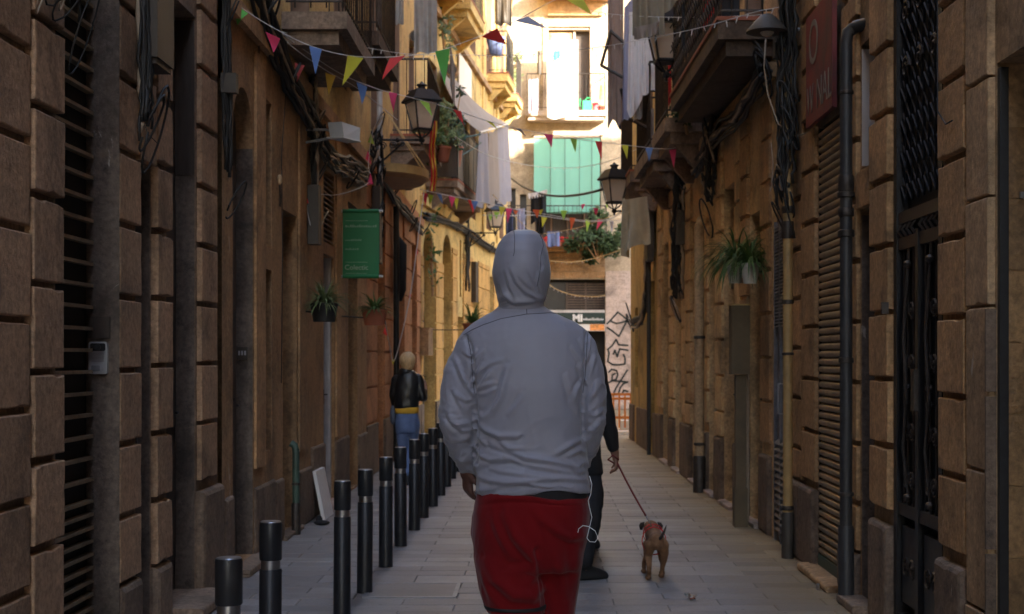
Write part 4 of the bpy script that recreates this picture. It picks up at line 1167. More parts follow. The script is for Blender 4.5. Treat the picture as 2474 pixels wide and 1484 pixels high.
p = P(1019, 326, 17.0); lantern('street lamp on the left wall behind the green pennant, with striped flag beside it', p, L1(17.0, p.z, 0.0), 1.0, rotz=.5)
p = P(1484, 500, 20.8); lantern('street lamp on the right in front of the teal blind, on a scrolled bracket', p, R2(20.8, p.z, 0), 1.02, rotz=.4)
p = P(1609, 165, 14.45); lantern('largest street lamp, high on the right among the hanging laundry', p, R2(14.45, p.z, 0), 1.12, rotz=.12)
p = P(1197, 556, 29.5); lantern('small far street lamp on the left just above the hooded head', p, L2(29.5, p.z, 0), 1.0, rotz=.4)

# conical lamp shade on the right
c = P(1853, 78, 9.9)
t = thing('wall_lamp', 'brown conical lampshade on an arm above the big right-hand balcony', 'lamp', tuple(c))
MB().lathe([(.145,0),(.14,.012),(.085,.075),(.045,.115),(.02,.125)], c, 20).build('shade', M['box_brown'], t, 'auto')
MB().tube([c+Vector((0,0,.02)), c+Vector((.12,0,.02)), (1.83, 9.9, c.z+.02)], .014, 6).build('arm', M['grey_metal'], t)
MB().ell(c+Vector((0,0,.0)), (.05,.05,.03), nu=10, nv=6).build('bulb', M['lamp_glass'], t, True)

# white floodlight on the left
c = P(826, 317, 11.9)
t = thing('flood_light', 'white box-shaped floodlight on an arm on the left wall', 'floodlight', tuple(c))
MB().hexa([(c.x-.10,c.y+.02,c.z-.045),(c.x+.03,c.y-.10,c.z-.06),(c.x+.145,c.y+.02,c.z-.075),(c.x+.02,c.y+.16,c.z-.06),
           (c.x-.12,c.y+.02,c.z+.075),(c.x+.01,c.y-.08,c.z+.065),(c.x+.15,c.y+.02,c.z+.03),(c.x+.02,c.y+.14,c.z+.04)]).build('housing', M['flood'], t)
MB().hexa([(c.x-.13,c.y+.02,c.z-.055),(c.x+.03,c.y-.12,c.z-.072),(c.x+.155,c.y+.02,c.z-.088),(c.x+.02,c.y+.17,c.z-.075),
           (c.x-.13,c.y+.02,c.z-.046),(c.x+.03,c.y-.12,c.z-.062),(c.x+.155,c.y+.02,c.z-.078),(c.x+.02,c.y+.17,c.z-.065)]).build('visor', M['white'], t)
MB().tube([(-1.95,11.95,c.z+.02),(c.x-.14,11.95,c.z+.02),(c.x-.08,11.92,c.z)], .012, 6).tube([(-1.95,11.95,c.z-.09),(c.x-.1,11.95,c.z-.05)], .012, 6).build('arm', M['grey_metal'], t)

# ================================================================== PLANTS
def tuft(mb, c, n, L_, seed, droop=1.0, w=.012, spread=1.0):
    q = random.Random(seed)
    for i in range(n):
        a = q.uniform(0, 2*math.pi); l = L_*q.uniform(.55,1.15); el = q.uniform(.25, 1.4)
        d = Vector((math.cos(a)*spread, math.sin(a)*spread, 0)); s = Vector((-math.sin(a), math.cos(a), 0))
        o0 = Vector(c) + d*q.uniform(0,.03); prev = None; pts = []
        v = d*math.cos(el) + Vector((0,0,math.sin(el))); p = o0.copy()
        for k in range(7):
            pts.append(p.copy()); p = p + v*(l/6); v = (v + Vector((0,0,-.34*droop))).normalized()
        ww = w*q.uniform(.6,1.2); vs = []; fs = []
        for k, p_ in enumerate(pts):
            h = ww*(1-(k/6)**2*.95)
            vs += [p_-s*h, p_+Vector((0,0,-h*.3)), p_+s*h]
        for k in range(6):
            b = 3*k; fs += [(b,b+1,b+4,b+3),(b+1,b+2,b+5,b+4)]
        mb.add(vs, fs)
    return mb
def plant(name, label, c, L_, n, mat, pot=None, seed=1, droop=1.0, potr=.1, poth=.14, w=.010, box=False, wall=None):
    t = thing(name, label, 'plant', tuple(c))
    tuft(MB(), c, n, L_, seed, droop, w).build('foliage', mat, t, True, kind='stuff')
    c = Vector(c)
    if pot:
        if box:
            def rr(a, b, z): return [(c.x+a*math.cos(k*math.pi/8)*(1.0), c.y+b*math.sin(k*math.pi/8), c.z+z) for k in range(16)]
            MB().loft([rr(potr*.78,potr*.6,-poth), rr(potr,potr*.75,-.01), rr(potr*1.07,potr*.82,0), rr(potr*1.07,potr*.82,.015), rr(potr*.9,potr*.7,.01)]).build('pot', pot, t, 'auto')
        else:
            MB().lathe([(potr*.72,-poth),(potr,-.02),(potr*1.1,-.02),(potr*1.1,.012),(potr*.9,.005)], c, 16).build('pot', pot, t, 'auto')
    if wall is not None:
        MB().tube([c+Vector((0,0,-poth*.5)), Vector(wall)], .008, 5).build('hook', M['iron'], t)
    return t
p = P(783, 737, 11.9); plant('spider_plant', 'bushy spider plant in a black basket on the left wall below the green banner', p, .27, 190, M['leaf_pale'], M['pot_black'], 1, .9, .115, .14, .008, True, (-1.95, 11.95, p.z-.05))
p = P(905, 752, 14.2); plant('spider_plant', 'green plant in a terracotta pot right of the black basket on the left wall', p, .25, 130, M['leaf'], M['pot_terra'], 2, .9, .125, .14, .009, True, (-1.95, 14.25, p.z-.05))
p = P(1140, 783, 24.5); plant('potted_plant', 'small far plant in a red pot left of the man\'s shoulder', p, .42, 70, M['leaf'], M['pot_terra'], 3, .7, .15, .2, .02, False, L2(24.5, p.z-.1, 0))
p = P(1778, 640, 11.75); plant('spider_plant', 'long-leaved spider plant spilling over a pale pot on the right wall', p, .46, 260, M['leaf'], M['pot_white'], 4, 1.25, .075, .15, .008, False, R2(11.75, p.z-.05, 0))
p = P(1812, 640, 11.5); plant('spider_plant', 'spider plant in the white pot nearer the grey door on the right wall', p, .40, 160, M['leaf'], M['pot_white'], 5, 1.2, .075, .15, .008, False, R2(11.5, p.z-.05, 0))

def bush(name, label, c, r, n, mat, seed, size=.04, stems=6):
    q = random.Random(seed); c = Vector(c)
    t = thing(name, label, 'plant', tuple(c))
    mb = MB(); cl = [(Vector((q.gauss(0,.5)*r[0], q.gauss(0,.5)*r[1], q.gauss(0,.45)*r[2])), q.uniform(.25,.5)) for _ in range(14)]
    for i in range(n):
        cc, cr = cl[q.randrange(len(cl))]
        v = Vector((q.gauss(0,1), q.gauss(0,1), q.gauss(0,1))).normalized()*(q.random()**.4)*cr
        p = c + cc + Vector((v.x*r[0], v.y*r[1], v.z*r[2]))
        a = Vector((q.gauss(0,1), q.gauss(0,1), q.gauss(0,1))).normalized(); b = a.orthogonal().normalized(); s = size*q.uniform(.5,1.3)
        mb.add([p, p+a*s*.5+b*s*.28, p+a*s, p+a*s*.5-b*s*.28], [(0,1,2,3)])
    mb.build('foliage', mat, t, kind='stuff')
    st = MB()
    for k in range(stems):
        cc, cr = cl[k]; st.tube([c + Vector((0,0,-r[2]*.9)), c+cc*.5, c+cc], [.02,.012,.005], 5)
    st.build('stems', M['wood'], t)
    return t
p = P(1446, 588, 37.3); bush('balcony_bush', 'dark green bush bulging over the lower balcony of the end house', p, (.62,.3,.55), 2600, M['leaf_dark'], 5, .13)
p = P(1240, 160, 37.3); bush('balcony_plant', 'sunlit climbing plant beside the upper end balcony, left', p, (.18,.2,.75), 260, M['leaf_pale'], 6, .12)
p = P(1075, 300, 23.9); bush('climbing_plant', 'climbing plant hanging over the black balcony behind the left lamp', p, (.22,.2,.7), 500, M['leaf_pale'], 7, .09)
p = P(1100, 305, 24.6); bush('balcony_plant', 'dark leafy plant on the black balcony under the awning edge', p, (.16,.25,.35), 380, M['leaf_dark'], 8, .10)
p = P(1040, 340, 20.4); bush('balcony_plant', 'potted greenery behind the railing of the black balcony', p, (.2,.5,.25), 420, M['leaf'], 9, .08)
p = P(1660, 250, 14.9); bush('balcony_plant', 'dark foliage behind the ornate railing of the big right balcony', p, (.16,.7,.35), 500, M['leaf_dark'], 10, .06)
p = P(1525, 130, 19.0); bush('balcony_plant', 'small green plant behind the brown trousers on the right', p, (.12,.2,.35), 240, M['leaf_dark'], 11, .06)
p = P(1045, 600, 24.2); bush('trailing_vine', 'thin vine trailing down the ochre wall over the first far arch', p, (.10,.08,.9), 90, M['leaf'], 12, .10, 2)
p = P(1115, 20, 26.0); bush('balcony_plant', 'yellowish vine at the side of the highest ochre balcony', P(1072,45,26.0), (.12,.2,.6), 140, M['leaf_pale'], 13, .12, 2)
# red flower boxes on the lower end balcony
for i, (x, lab) in enumerate(((1322,'red flowers at the left end of the lower end balcony'),(1345,'red flowers in the middle of the lower end balcony railing'),(1372,'red flowers nearest the dark bush on the lower end balcony'))):
    c = P(x, 586, 37.42)
    t = thing('flower_box', lab, 'flower box', tuple(c)); q = random.Random(30+i)
    MB().box((c.x-.16, c.y-.07, c.z-.10), (c.x+.16, c.y+.07, c.z+.02)).build('box', M['pot_terra'], t)
    mb = MB()
    for k in range(40): mb.ell(c+Vector((q.uniform(-.16,.16), q.uniform(-.06,.06), q.uniform(.02,.14))), (.022,.022,.018), nu=6, nv=4)
    mb.build('blossoms', M['flower_red'], t, kind='stuff')
# pots on balconies
def pot(label, c, r, h, mat, name='flower_pot', cat='pot'):
    o = MB().lathe([(r*.7,0),(r,h*.85),(r*1.12,h*.86),(r*1.12,h),(r*.85,h*.98)], c, 14).build(name, mat, None, 'auto'); o['label'] = label; o['category'] = cat; return o
pot('pink flower pot beside the green watering can on the upper end balcony', P(1437,272,37.6), .11, .24, M['pink_pot'])
pot('dull red flower pot at the right end of the upper end balcony', P(1452,272,37.65), .09, .17, M['pot_terra'])
pot('terracotta pot on the black balcony behind the left lamp', P(1070,392,20.6), .11, .22, M['pot_terra'])
pot('second terracotta pot hanging inside the black balcony railing', P(1098,404,24.9), .14, .35, M['pot_terra'])
pot('blue-grey bucket hung on the second-floor balcony railing, left', P(1196,134,34.0), .22, .42, M['blue_cloth'], 'bucket', 'bucket')
c = P(1419, 272, 37.6)
t = thing('watering_can', 'bright green plastic watering can on the upper end balcony', 'watering can', tuple(c))
MB().box((c.x-.12,c.y-.09,c.z),(c.x+.12,c.y+.09,c.z+.30)).build('can', M['green_can'], t)
MB().tube([c+Vector((-.12,0,.08)), c+Vector((-.2,0,.2)), c+Vector((-.19,0,.36))], .022, 6).build('spout', M['green_can'], t)
MB().tube([c+Vector((-.06,0,.30)), c+Vector((-.02,0,.38)), c+Vector((.08,0,.38)), c+Vector((.1,0,.30))], .016, 6).build('handle', M['green_can'], t)

# ================================================================== BANNER
c0 = P(828, 510, 14.2); c1 = P(916, 668, 14.2)
t = thing('banner', 'green cloth banner with pale lettering hung between two poles on the left wall', 'banner', (c0.x, 14.2, c1.z))
mb = MB(); nx, nz = 12, 24; vs = []; fs = []
for k, off in ((0, 0), (1, .003)):
    for i in range(nx+1):
        for j in range(nz+1):
            s_, r_ = i/nx, j/nz
            vs.append((c0.x+(c1.x-c0.x)*s_, 14.2+off+.006*math.sin((s_*1.6+r_*1.1)*3.4)*math.sin(math.pi*r_), c0.z+(c1.z-c0.z)*r_))
N = (nx+1)*(nz+1)
for i in range(nx):
    for j in range(nz):
        a = i*(nz+1)+j; fs += [(a, a+1, a+nz+2, a+nz+1), (N+a, N+a+nz+1, N+a+nz+2, N+a+1)]
MB().add(vs, fs).build('cloth', M['banner'], t, True, normals=False)
for z in (c0.z, c1.z):
    MB().tube([(-1.95, 14.212, z), (c1.x+.035, 14.212, z)], .013, 8).build('pole', M['banner'] if False else M['white'], t)
    MB().tube([(c0.x, 14.204, z), (c1.x-.002, 14.204, z)], .020, 8).build('hem_sleeve', M['banner'], t)
def text(s, size, loc, mat, parent, rot=(rad(90),0,0), extr=.001, name='lettering', align='LEFT', sx=1.0, bold=0.0):
    cu = bpy.data.curves.new(name, 'FONT'); cu.body = s; cu.size = size; cu.extrude = extr; cu.align_x = align; cu.offset = bold
    to = bpy.data.objects.new('tmp_text', cu); C.objects.link(to)
    dg = bpy.context.evaluated_depsgraph_get()
    me = bpy.data.meshes.new_from_object(to.evaluated_get(dg)); bpy.data.objects.remove(to)
    mt = Matrix.Translation(Vector(loc)) @ (Matrix.Rotation(rot[2],4,'Z') @ Matrix.Rotation(rot[0],4,'X')) @ Matrix.Diagonal((sx,1,1,1))
    me.transform(mt); me.name = name; me.materials.clear()
    return finish(me, name, mat, parent, False, False)
yb = 14.185
text('Colectic', .069, (P(833,0,14.2).x, yb, P(0,652,14.2).z), M['banner_ink'], t)
# the small lines of the banner are below legibility: short rules and tiny strokes stand for them
def strokes(x0, x1, y, h, n, Yd, parent, mat, seed):
    q = random.Random(seed); mb = MB()
    for k in range(n):
        a = x0+(x1-x0)*k/n; b = a+(x1-x0)/n*.62
        p = P(a, y, Yd); r_ = P(b, y-h*q.choice((.8,1,.8,1.2)), Yd)
        mb.box((p.x, Yd-.001, p.z), (r_.x, Yd+.001, p.z+(r_.z-p.z)*.28)).box((p.x, Yd-.001, p.z+(r_.z-p.z)*.28), (p.x+(r_.x-p.x)*.35, Yd+.001, r_.z))
        if q.random() > .4: mb.box((p.x+(r_.x-p.x)*.36, Yd-.001, p.z+(r_.z-p.z)*.75), (r_.x, Yd+.001, r_.z))
    return mb.build('small_print', mat, parent)
strokes(835, 912, 549, 4.5, 14, yb, t, M['banner_ink'], 1)
strokes(835, 875, 582, 3.5, 9, yb, t, M['banner_ink'], 2)
strokes(835, 868, 604, 3.5, 7, yb, t, M['banner_ink'], 3)
for x0_, x1_, y_ in ((835,888,534),(835,888,634),(835,886,661)):
    a = P(x0_, y_, yb); b = P(x1_, y_, yb); MB().box((a.x, yb-.001, a.z), (b.x, yb+.001, a.z+.0028)).build('rule', M['banner_ink'], t)

# ================================================================== SIGNS
t = thing('red_sign', 'worn red metal sign with faded pale lettering above the brown roller shutter', 'sign', tuple(R1(8.7,3.1,.05)))
def sgn(u0,u1,z0,z1,d0,d1,name,mat): return MB().fr(R1,u0,u1,z0,z1,d0,d1).build(name, mat, t)
sgn(8.62,9.46,2.9,3.62,.006,.035,'board',M['sign_red'])
text('O', .40, tuple(R1(9.36,3.28,.038)), M['sign_ink'], t, rot=(rad(90),0,rad(-90)), sx=1.0)
text('NAL', .27, tuple(R1(9.1,2.97,.038)), M['sign_ink'], t, rot=(rad(90),0,rad(-90)), sx=.9)
text('W', .27, tuple(R1(9.42,2.97,.038)), M['sign_ink'], t, rot=(rad(90),0,rad(-90)), sx=.8)
# shop sign on the end house
a,b,c,d = exz(1255,1461,756,781)
t = thing('shop_sign', 'dark shop sign with white letters under the louvred window of the end house', 'sign', (a, EY-.1, c))
MB().box((a, EY-.12, c), (b, EY-.005, d)).build('board', M['sign_dark'], t)
MB().box((a, EY-.13, d+.002), (b, EY-.005, d+.07)).build('top_trim', M['pale_pipe'], t)
q0 = ef(1383, 777); text('MI', .26, (q0[0], EY-.125, q0[1]), M['white'], t, bold=.012)
q0 = ef(1408, 774)
mb = MB(); q = random.Random(4); x = q0[0]
while x < ef(1457,0)[0]:
    w = q.uniform(.02,.04); h = q.uniform(.035,.07); mb.box((x, EY-.127, q0[1]), (x+w, EY-.122, q0[1]+.022)).box((x, EY-.127, q0[1]+.022), (x+.014, EY-.122, q0[1]+h)); x += w+.006
mb.build('small_print', M['white'], t)
a,b,c,d = exz(1380,1461,783,800)
t2 = thing('picture_board', 'small board with a picture of food under the dark shop sign', 'sign', (a, EY-.1, c))
MB().box((a, EY-.09, c), (b, EY-.006, d)).build('board', M['white'], t2)
a,b,c,d = exz(1425,1460,784,799); MB().box((a, EY-.094, c), (b, EY-.0905, d)).build('picture', M['food'], t2)
# drawing in black line on the rose pilaster
t = thing('graffiti', 'black line drawing sprayed on the rose stone pilaster of the end house', 'graffiti', (P(1490,850,EY).x, EY-.055, 1.5))
def gline(pts, w=.018):
    ps = [P(x, y, EY-.056) for x, y in pts]
    o = MB()
    for i in range(len(ps)-1):
        a, b = ps[i], ps[i+1]; d_ = (b-a); n_ = Vector((-d_.z, 0, d_.x)).normalized()*w; e = d_.normalized()*w*.5
        o.hexa([a-n_-e, a+n_-e, b+n_+e, b-n_+e, a-n_-e+Vector((0,.004,0)), a+n_-e+Vector((0,.004,0)), b+n_+e+Vector((0,.004,0)), b-n_+e+Vector((0,.004,0))])
    o.build('stroke', M['ink'], t)
Z8 = lambda x, y: ((1800+x*400/989)*.71586, (800+y*400/989)*.71586)
for pl in ([(615,725),(650,690),(705,628),(785,690),(715,830),(660,785),(615,755)], [(650,705),(690,722),(735,715),(775,700)],
           [(620,940),(660,905),(690,855),(712,900),(790,905)], [(790,945),(720,935),(700,1000),(680,945),(668,980)], [(620,940),(632,965),(622,1040),(660,1065),(720,1068),(765,1060),(765,1010),(752,980)],
           [(628,1130),(655,1105),(695,1115),(705,1150),(690,1190),(655,1200),(660,1150),(685,1140)], [(620,1220),(660,1200),(730,1205),(790,1210)], [(785,1110),(735,1190),(690,1260),(668,1310)],
           [(710,1310),(725,1260),(750,1225),(780,1215)], [(740,1310),(755,1280),(790,1290)]):
    gline([Z8(*p_) for p_ in pl], .023)
# barrier
c = P(1497, 1056, 25.9)
t = thing('barrier', 'orange metal street barrier standing at the end of the street on the right', 'barrier', (c.x, 25.9, 0))
bx0, bx1 = P(1468,0,25.9).x, P(1524,0,25.9).x
for z in (.70,.62,.28): MB().box((bx0,25.88,z),(bx1,25.92,z+.045)).build('rail', M['orange'], t)
for i in range(5):
    x = bx0+(bx1-bx0)*i/4; MB().box((x-.016,25.885,.12),(x+.016,25.915,.70)).build('upright', M['orange'], t)
MB().box((bx0,25.75,.0),(bx1,26.05,.06)).build('base', M['white'], t)
o = MB().box((P(1500,0,26.6).x,26.5,0),(P(1519,0,26.6).x,26.8,.22)).build('white_block', M['white'], None); o['label'] = 'white concrete block behind the orange barrier'; o['category'] = 'block'
# leaning board and rag, litter
a = [P(735,1142,12.4), P(748,1140,12.4), P(776,1246,12.4), P(758,1250,12.4)]
t = thing('leaning_board', 'white board leaning against the left wall near the second door', 'board', (a[2].x, 12.4, 0))
zb_ = .006
xs = [-1.925, -1.88, -1.79, -1.84]
MB().hexa([(-1.845,12.25,zb_),(-1.815,12.25,zb_),(-1.815,12.75,zb_),(-1.845,12.75,zb_),(-1.925,12.25,.42),(-1.895,12.25,.42),(-1.895,12.75,.42),(-1.925,12.75,.42)]).build('board', M['white'], t)
o = MB().ell((-1.80,11.95,.02),(.07,.06,.02), nu=10, nv=6).ell((-1.83,12.0,.035),(.03,.04,.04), nu=8, nv=6).build('black_rag', M['black_cloth'], None, True); o['label'] = 'small black rag lying on the paving below the leaning board'; o['category'] = 'rag'
c = P(1670, 1448, 8.27)
t = thing('crumpled_wrapper', 'crumpled shiny wrapper lying on the paving near the dog', 'litter', (c.x, 8.27, 0))
q = random.Random(9); mb = MB()
for k in range(16):
    b_ = Vector((c.x+q.uniform(-.022,.022), 8.27+q.uniform(-.02,.02), .006+q.uniform(0,.024)))
    v = [b_+Vector((q.uniform(-.02,.02), q.uniform(-.02,.02), q.uniform(-.005,.02))) for _ in range(4)]
    mb.add(v, [(0,1,2),(0,2,3),(0,3,1),(1,3,2)])
mb.build('foil', M['foil'], t)
MB().tube([(c.x-.01,8.24,.01),(c.x+.01,8.25,.016),(c.x+.02,8.27,.008)], .006, 5).build('wrapper_core', M['pot_terra'], t)
o = MB().lathe([(.012,0),(.013,.03),(.008,.036)], (1.68,8.62,.002), 10).build('bottle_cap', M['steel'], None); o['label'] = 'tiny shiny metal cup on the ground beside the black downpipe'; o['category'] = 'litter'
# wall details
o = MB().box((-1.949,9.1,1.03),(-1.93,9.16,1.10)).build('x', M['plastic_grey'], None) if False else None
t = thing('door_bell', 'small square bell plate on the arched doorway jamb, left', 'door bell', (-2.02, 9.818, 1.44))
MB().box((-2.055, 9.80, 1.38), (-1.985, 9.8195, 1.465)).build('plate', M['box_brown'], t)
for i in range(3): MB().box((-2.045+i*.02, 9.797, 1.41), (-2.033+i*.02, 9.7995, 1.44)).build('button', M['plastic_grey'], t)
t = thing('entry_phone', 'narrow silver entry phone with a column of buttons on the right-hand jamb', 'intercom', (1.96, 8.12, 1.3))
MB().box((1.945, 8.112, 1.14), (1.985, 8.1295, 1.62)).build('case', M['plastic_grey'], t)
for i in range(7): MB().box((1.95, 8.106, 1.18+i*.034), (1.972, 8.1115, 1.194+i*.034)).build('button', M['white'], t)
for i in range(4): MB().box((1.952, 8.108, 1.50+i*.02), (1.976, 8.1115, 1.508+i*.02)).build('grille_bar', M['dark'], t)
t = thing('wall_speaker', 'small cream tassel-like bracket on the stucco left of the second door', 'bracket', (-1.93, 10.75, 2.6))
MB().ell((-1.925, 10.7, 2.72), (.02,.025,.04), nu=8, nv=6).build('knob', M['pilaster'], t)
MB().tube([(-1.925,10.7,2.68),(-1.92,10.7,2.60),(-1.925,10.72,2.52)], .008, 5).build('hook', M['iron'], t)
# meter cabinet far left, black bag-like cover
t = thing('wall_cabinet', 'small brown cabinet on the ochre wall right of the blonde woman', 'cabinet', tuple(L2(24.15,1.5,0)))
MB().fr(L2, 23.75, 24.2, 1.42, 1.85, .02, .16).build('casing', M['brown_stone'], t)
MB().fr(L2, 23.74, 24.21, 1.852, 1.88, .01, .18).build('lid', M['brown_stone'], t)
t = thing('black_cover', 'long black cover hanging on straps from the orange house wall', 'cover', tuple(L1(19.3,2.6,0)))
MB().tube([L1(19.3,2.15,.07),L1(19.3,2.3,.09),L1(19.3,2.9,.10),L1(19.3,3.0,.06)], [.05,.09,.09,.04], 10).build('cover', M['black_cloth'], t, True)
for s in (-.05,.05): MB().tube([L1(19.3+s,2.95,.08),L1(19.3,3.45,.05)], .012, 5).build('strap', M['black_cloth'], t)

# ================================================================== CLOTHS
def cloth(label, tl, tr, h, mat, seed, cat='laundry', name='laundry', folds=4, amp=.04, group=None, hem=None, taper=0.0, th=.004, nx=26, nz=18, parent=None, jag=0.03):
    """hanging cloth between two points, rippled, hemmed unevenly"""
    q = random.Random(seed); tl = Vector(tl); tr = Vector(tr)
    ax = (tr-tl); w = ax.length; ax.normalize(); nr = Vector((ax.y, -ax.x, 0)); 
    if nr.length < .2: nr = Vector((0,-1,0))
    nr.normalize()
    ph = [q.uniform(0,6) for _ in range(4)]; vs = []
    for k, off in ((0, 0), (1, th)):
        for i in range(nx+1):
            s = i/nx; hh = h*(hem(s) if hem else 1) + jag*math.sin(s*9+ph[3])*h
            for j in range(nz+1):
                r = j/nz
                wv = amp*(.25+.75*r)*(math.sin(s*folds*6.28+ph[0]+.8*r)+.5*math.sin(s*folds*11+ph[1]-r*1.5))
                sd = (s-.5)*taper*r*w
                top = .03*w*math.sin(s*math.pi)
                vs.append(tl + ax*(w*s+sd) + nr*(wv+off) + Vector((0,0,-top-hh*r)))
    N = (nx+1)*(nz+1); fs = []
    for i in range(nx):
        for j in range(nz):
            a = i*(nz+1)+j; fs += [(a,a+1,a+nz+2,a+nz+1), (N+a,N+a+nz+1,N+a+nz+2,N+a+1)]
    mb = MB().add(vs, fs)
    o = mb.build(name, mat, parent, True, normals=False)
    if parent is None:
        o['label'] = label; o['category'] = cat
        if group: o['group'] = group
    return o
GL = 'washing hung out over the street'
cloth('brown trousers hanging long in front of the end house, right of the upper balcony', P(1468,-20,17.5), P(1506,-30,17.5), 1.62, M['brown_cloth'], 1, folds=2, amp=.03, group=GL, name='trousers', cat='trousers')
cloth('navy cloth hanging below the brown trousers', P(1476,232,17.6), P(1500,228,17.6), .40, M['navy_cloth'], 2, folds=2, amp=.02, group=GL, hem=lambda s: .6+.5*s)
cloth('lilac shirt with short sleeve beside the brown trousers', P(1508,20,17.2), P(1530,-10,17.2), 1.36, M['lilac_cloth'], 3, folds=2, amp=.03, group=GL, name='shirt', cat='shirt', taper=.5)
cloth('white shirt hanging in the middle of the right-hand washing', P(1520,30,17.0), P(1556,20,17.0), 1.12, M['white_cloth'], 4, folds=2.5, amp=.03, group=GL, name='shirt', cat='shirt', taper=.3, hem=lambda s: 1+.12*math.sin(s*5))
cloth('pale shirt just left of the large street lamp', P(1556,80,16.9), P(1584,70,16.9), .72, M['white_cloth'], 5, folds=2, amp=.025, group=GL, name='shirt', cat='shirt', taper=.35)
cloth('grey undergarment below the white shirt', P(1530,205,17.1), P(1552,200,17.1), .42, M['grey_cloth'], 6, folds=2, amp=.02, group=GL)
cloth('dark navy rag below the lilac shirt', P(1514,215,17.3), P(1528,210,17.3), .3, M['navy_cloth'], 7, folds=1.5, amp=.02, group=GL)
cloth('khaki jacket hanging at the top edge with a pale hem, left of the large lamp', P(1528,-90,13.9), P(1604,-95,13.9), .72, M['khaki_cloth'], 8, folds=2, amp=.04, group=GL, name='jacket', cat='jacket', jag=.015)
cloth('cream hem cloth under the khaki jacket', P(1532,66,13.85), P(1592,52,13.85), .12, M['awning_cloth'], 9, folds=2, amp=.03, group=GL)
cloth('khaki cloth hanging at the top edge over the large lamp', P(1604,-100,14.0), P(1720,-100,13.9), .45, M['khaki_cloth'], 10, folds=2, amp=.05, group=GL, hem=lambda s: 1.15-.7*s)
cloth('black garment hanging at the top behind the big right balcony', P(1650,-40,13.4), P(1790,-40,12.8), .62, M['black_cloth'], 11, folds=3, amp=.05, group=GL, hem=lambda s: 1.2-.6*abs(s-.35))
cloth('bright red garment hanging at the top over the right balcony', P(1698,-60,13.0), P(1726,-60,12.9), .55, M['red_cloth'], 12, folds=2, amp=.03, group=GL, hem=lambda s: 1.1-.4*s)
cloth('red ribbon cloth hanging beside the large street lamp', P(1614,92,15.4), P(1622,90,15.4), .72, M['red_cloth'], 13, folds=1, amp=.015, group=GL, nx=8)
cloth('yellow cloth strip right of the large street lamp', P(1632,68,15.2), P(1645,66,15.2), .32, FLAG['yellow'], 14, folds=1, amp=.02, group=GL, nx=8)
cloth('pale cloth strip right of the yellow strip', P(1622,28,15.3), P(1640,30,15.3), .55, M['white_cloth'], 15, folds=1.5, amp=.02, group=GL, nx=12)
cloth('white patterned curtain hanging in the far right alcove below the lamp', P(1557,262,17.8), P(1580,262,17.8), .85, M['grey_cloth'], 16, folds=2, amp=.03, group=GL)
cloth('large grey sheet hanging at the top left of the street', P(1000,-40,15.6), P(1056,-40,15.6), .75, M['grey_cloth'], 17, folds=2, amp=.03, group=GL, jag=.01)
cloth('small grey rag hanging at the top left near the ochre pipe', P(956,-20,14.6), P(975,-20,14.6), .33, M['grey_cloth'], 18, folds=1.5, amp=.02, group=GL)
cloth('pale scarf hanging under the grey sheet on the left', P(1087,100,18.0), P(1099,160,18.0), .55, M['awning_cloth'], 19, folds=1, amp=.02, group=GL, nx=10)
cloth('dark curtain hung on the highest left balcony', P(1195,-30,33.0), P(1236,-30,33.0), .85, M['box_brown'], 20, folds=2, amp=.06, group=GL)
cloth('dark strip of cloth on the second-floor balcony beside the bucket', P(1222,85,34.2), P(1233,95,34.2), 1.0, M['box_brown'], 21, folds=1, amp=.03, group=GL, nx=8)
cloth('white sheet hanging bright in the sun over the upper end balcony', P(1322,98,37.2), P(1396,96,37.2), 2.0, M['sheet'], 22, folds=2, amp=.03, group=GL, jag=.012)
cloth('blue cloth pinned on the white sheet', P(1338,122,37.1), P(1354,122,37.1), .22, plain('sky_cloth', (.04,.30,.75), .8), 23, folds=1, amp=.02, group=GL, hem=lambda s: 1.2-.6*abs(s-.3))
cloth('long brown sock hanging left of the white sheet', P(1298,122,37.1), P(1308,122,37.1), .62, M['box_brown'], 24, folds=1, amp=.03, group=GL, nx=8, name='sock')
cloth('white towel folded over the left end of the upper end balcony', P(1278,192,37.3), P(1300,190,37.3), .85, M['lilac_cloth'], 25, folds=2, amp=.04, group=GL)
cloth('orange cloth on the right end of the upper end balcony rail', P(1448,205,37.3), P(1459,205,37.3), .4, M['wood'], 26, folds=1, amp=.03, group=GL, nx=10)
cloth('black blouse with white scalloped top hanging below the teal blind', P(1282,470,30), P(1320,460,30), .60, M['black_cloth'], 27, folds=2, amp=.04, group=GL)
cloth('white scalloped line cloth on top of the black blouse', P(1276,468,29.9), P(1322,458,29.9), .08, M['white_cloth'], 28, folds=3, amp=.02, group=GL, nx=30, hem=lambda s: .55+abs(math.sin(s*22)))
cloth('dark cloth hanging low between the small pennants', P(1296,515,30.2), P(1316,512,30.2), .45, M['black_cloth'], 29, folds=2, amp=.03, group=GL)
cloth('grey striped shirt at the left of the lower end balcony', P(1250,505,32), P(1268,503,32), .5, M['lilac_cloth'], 30, folds=2, amp=.03, group=GL)
cloth('dark grey towel hanging left of the striped shirt', P(1222,505,32), P(1240,503,32), .7, M['navy_cloth'], 31, folds=1.5, amp=.03, group=GL)
cloth('pale cloth hanging in the far left windows', P(1322,560,36.8), P(1352,558,36.8), .38, M['blue_cloth'], 32, folds=1.5, amp=.03, group=GL)
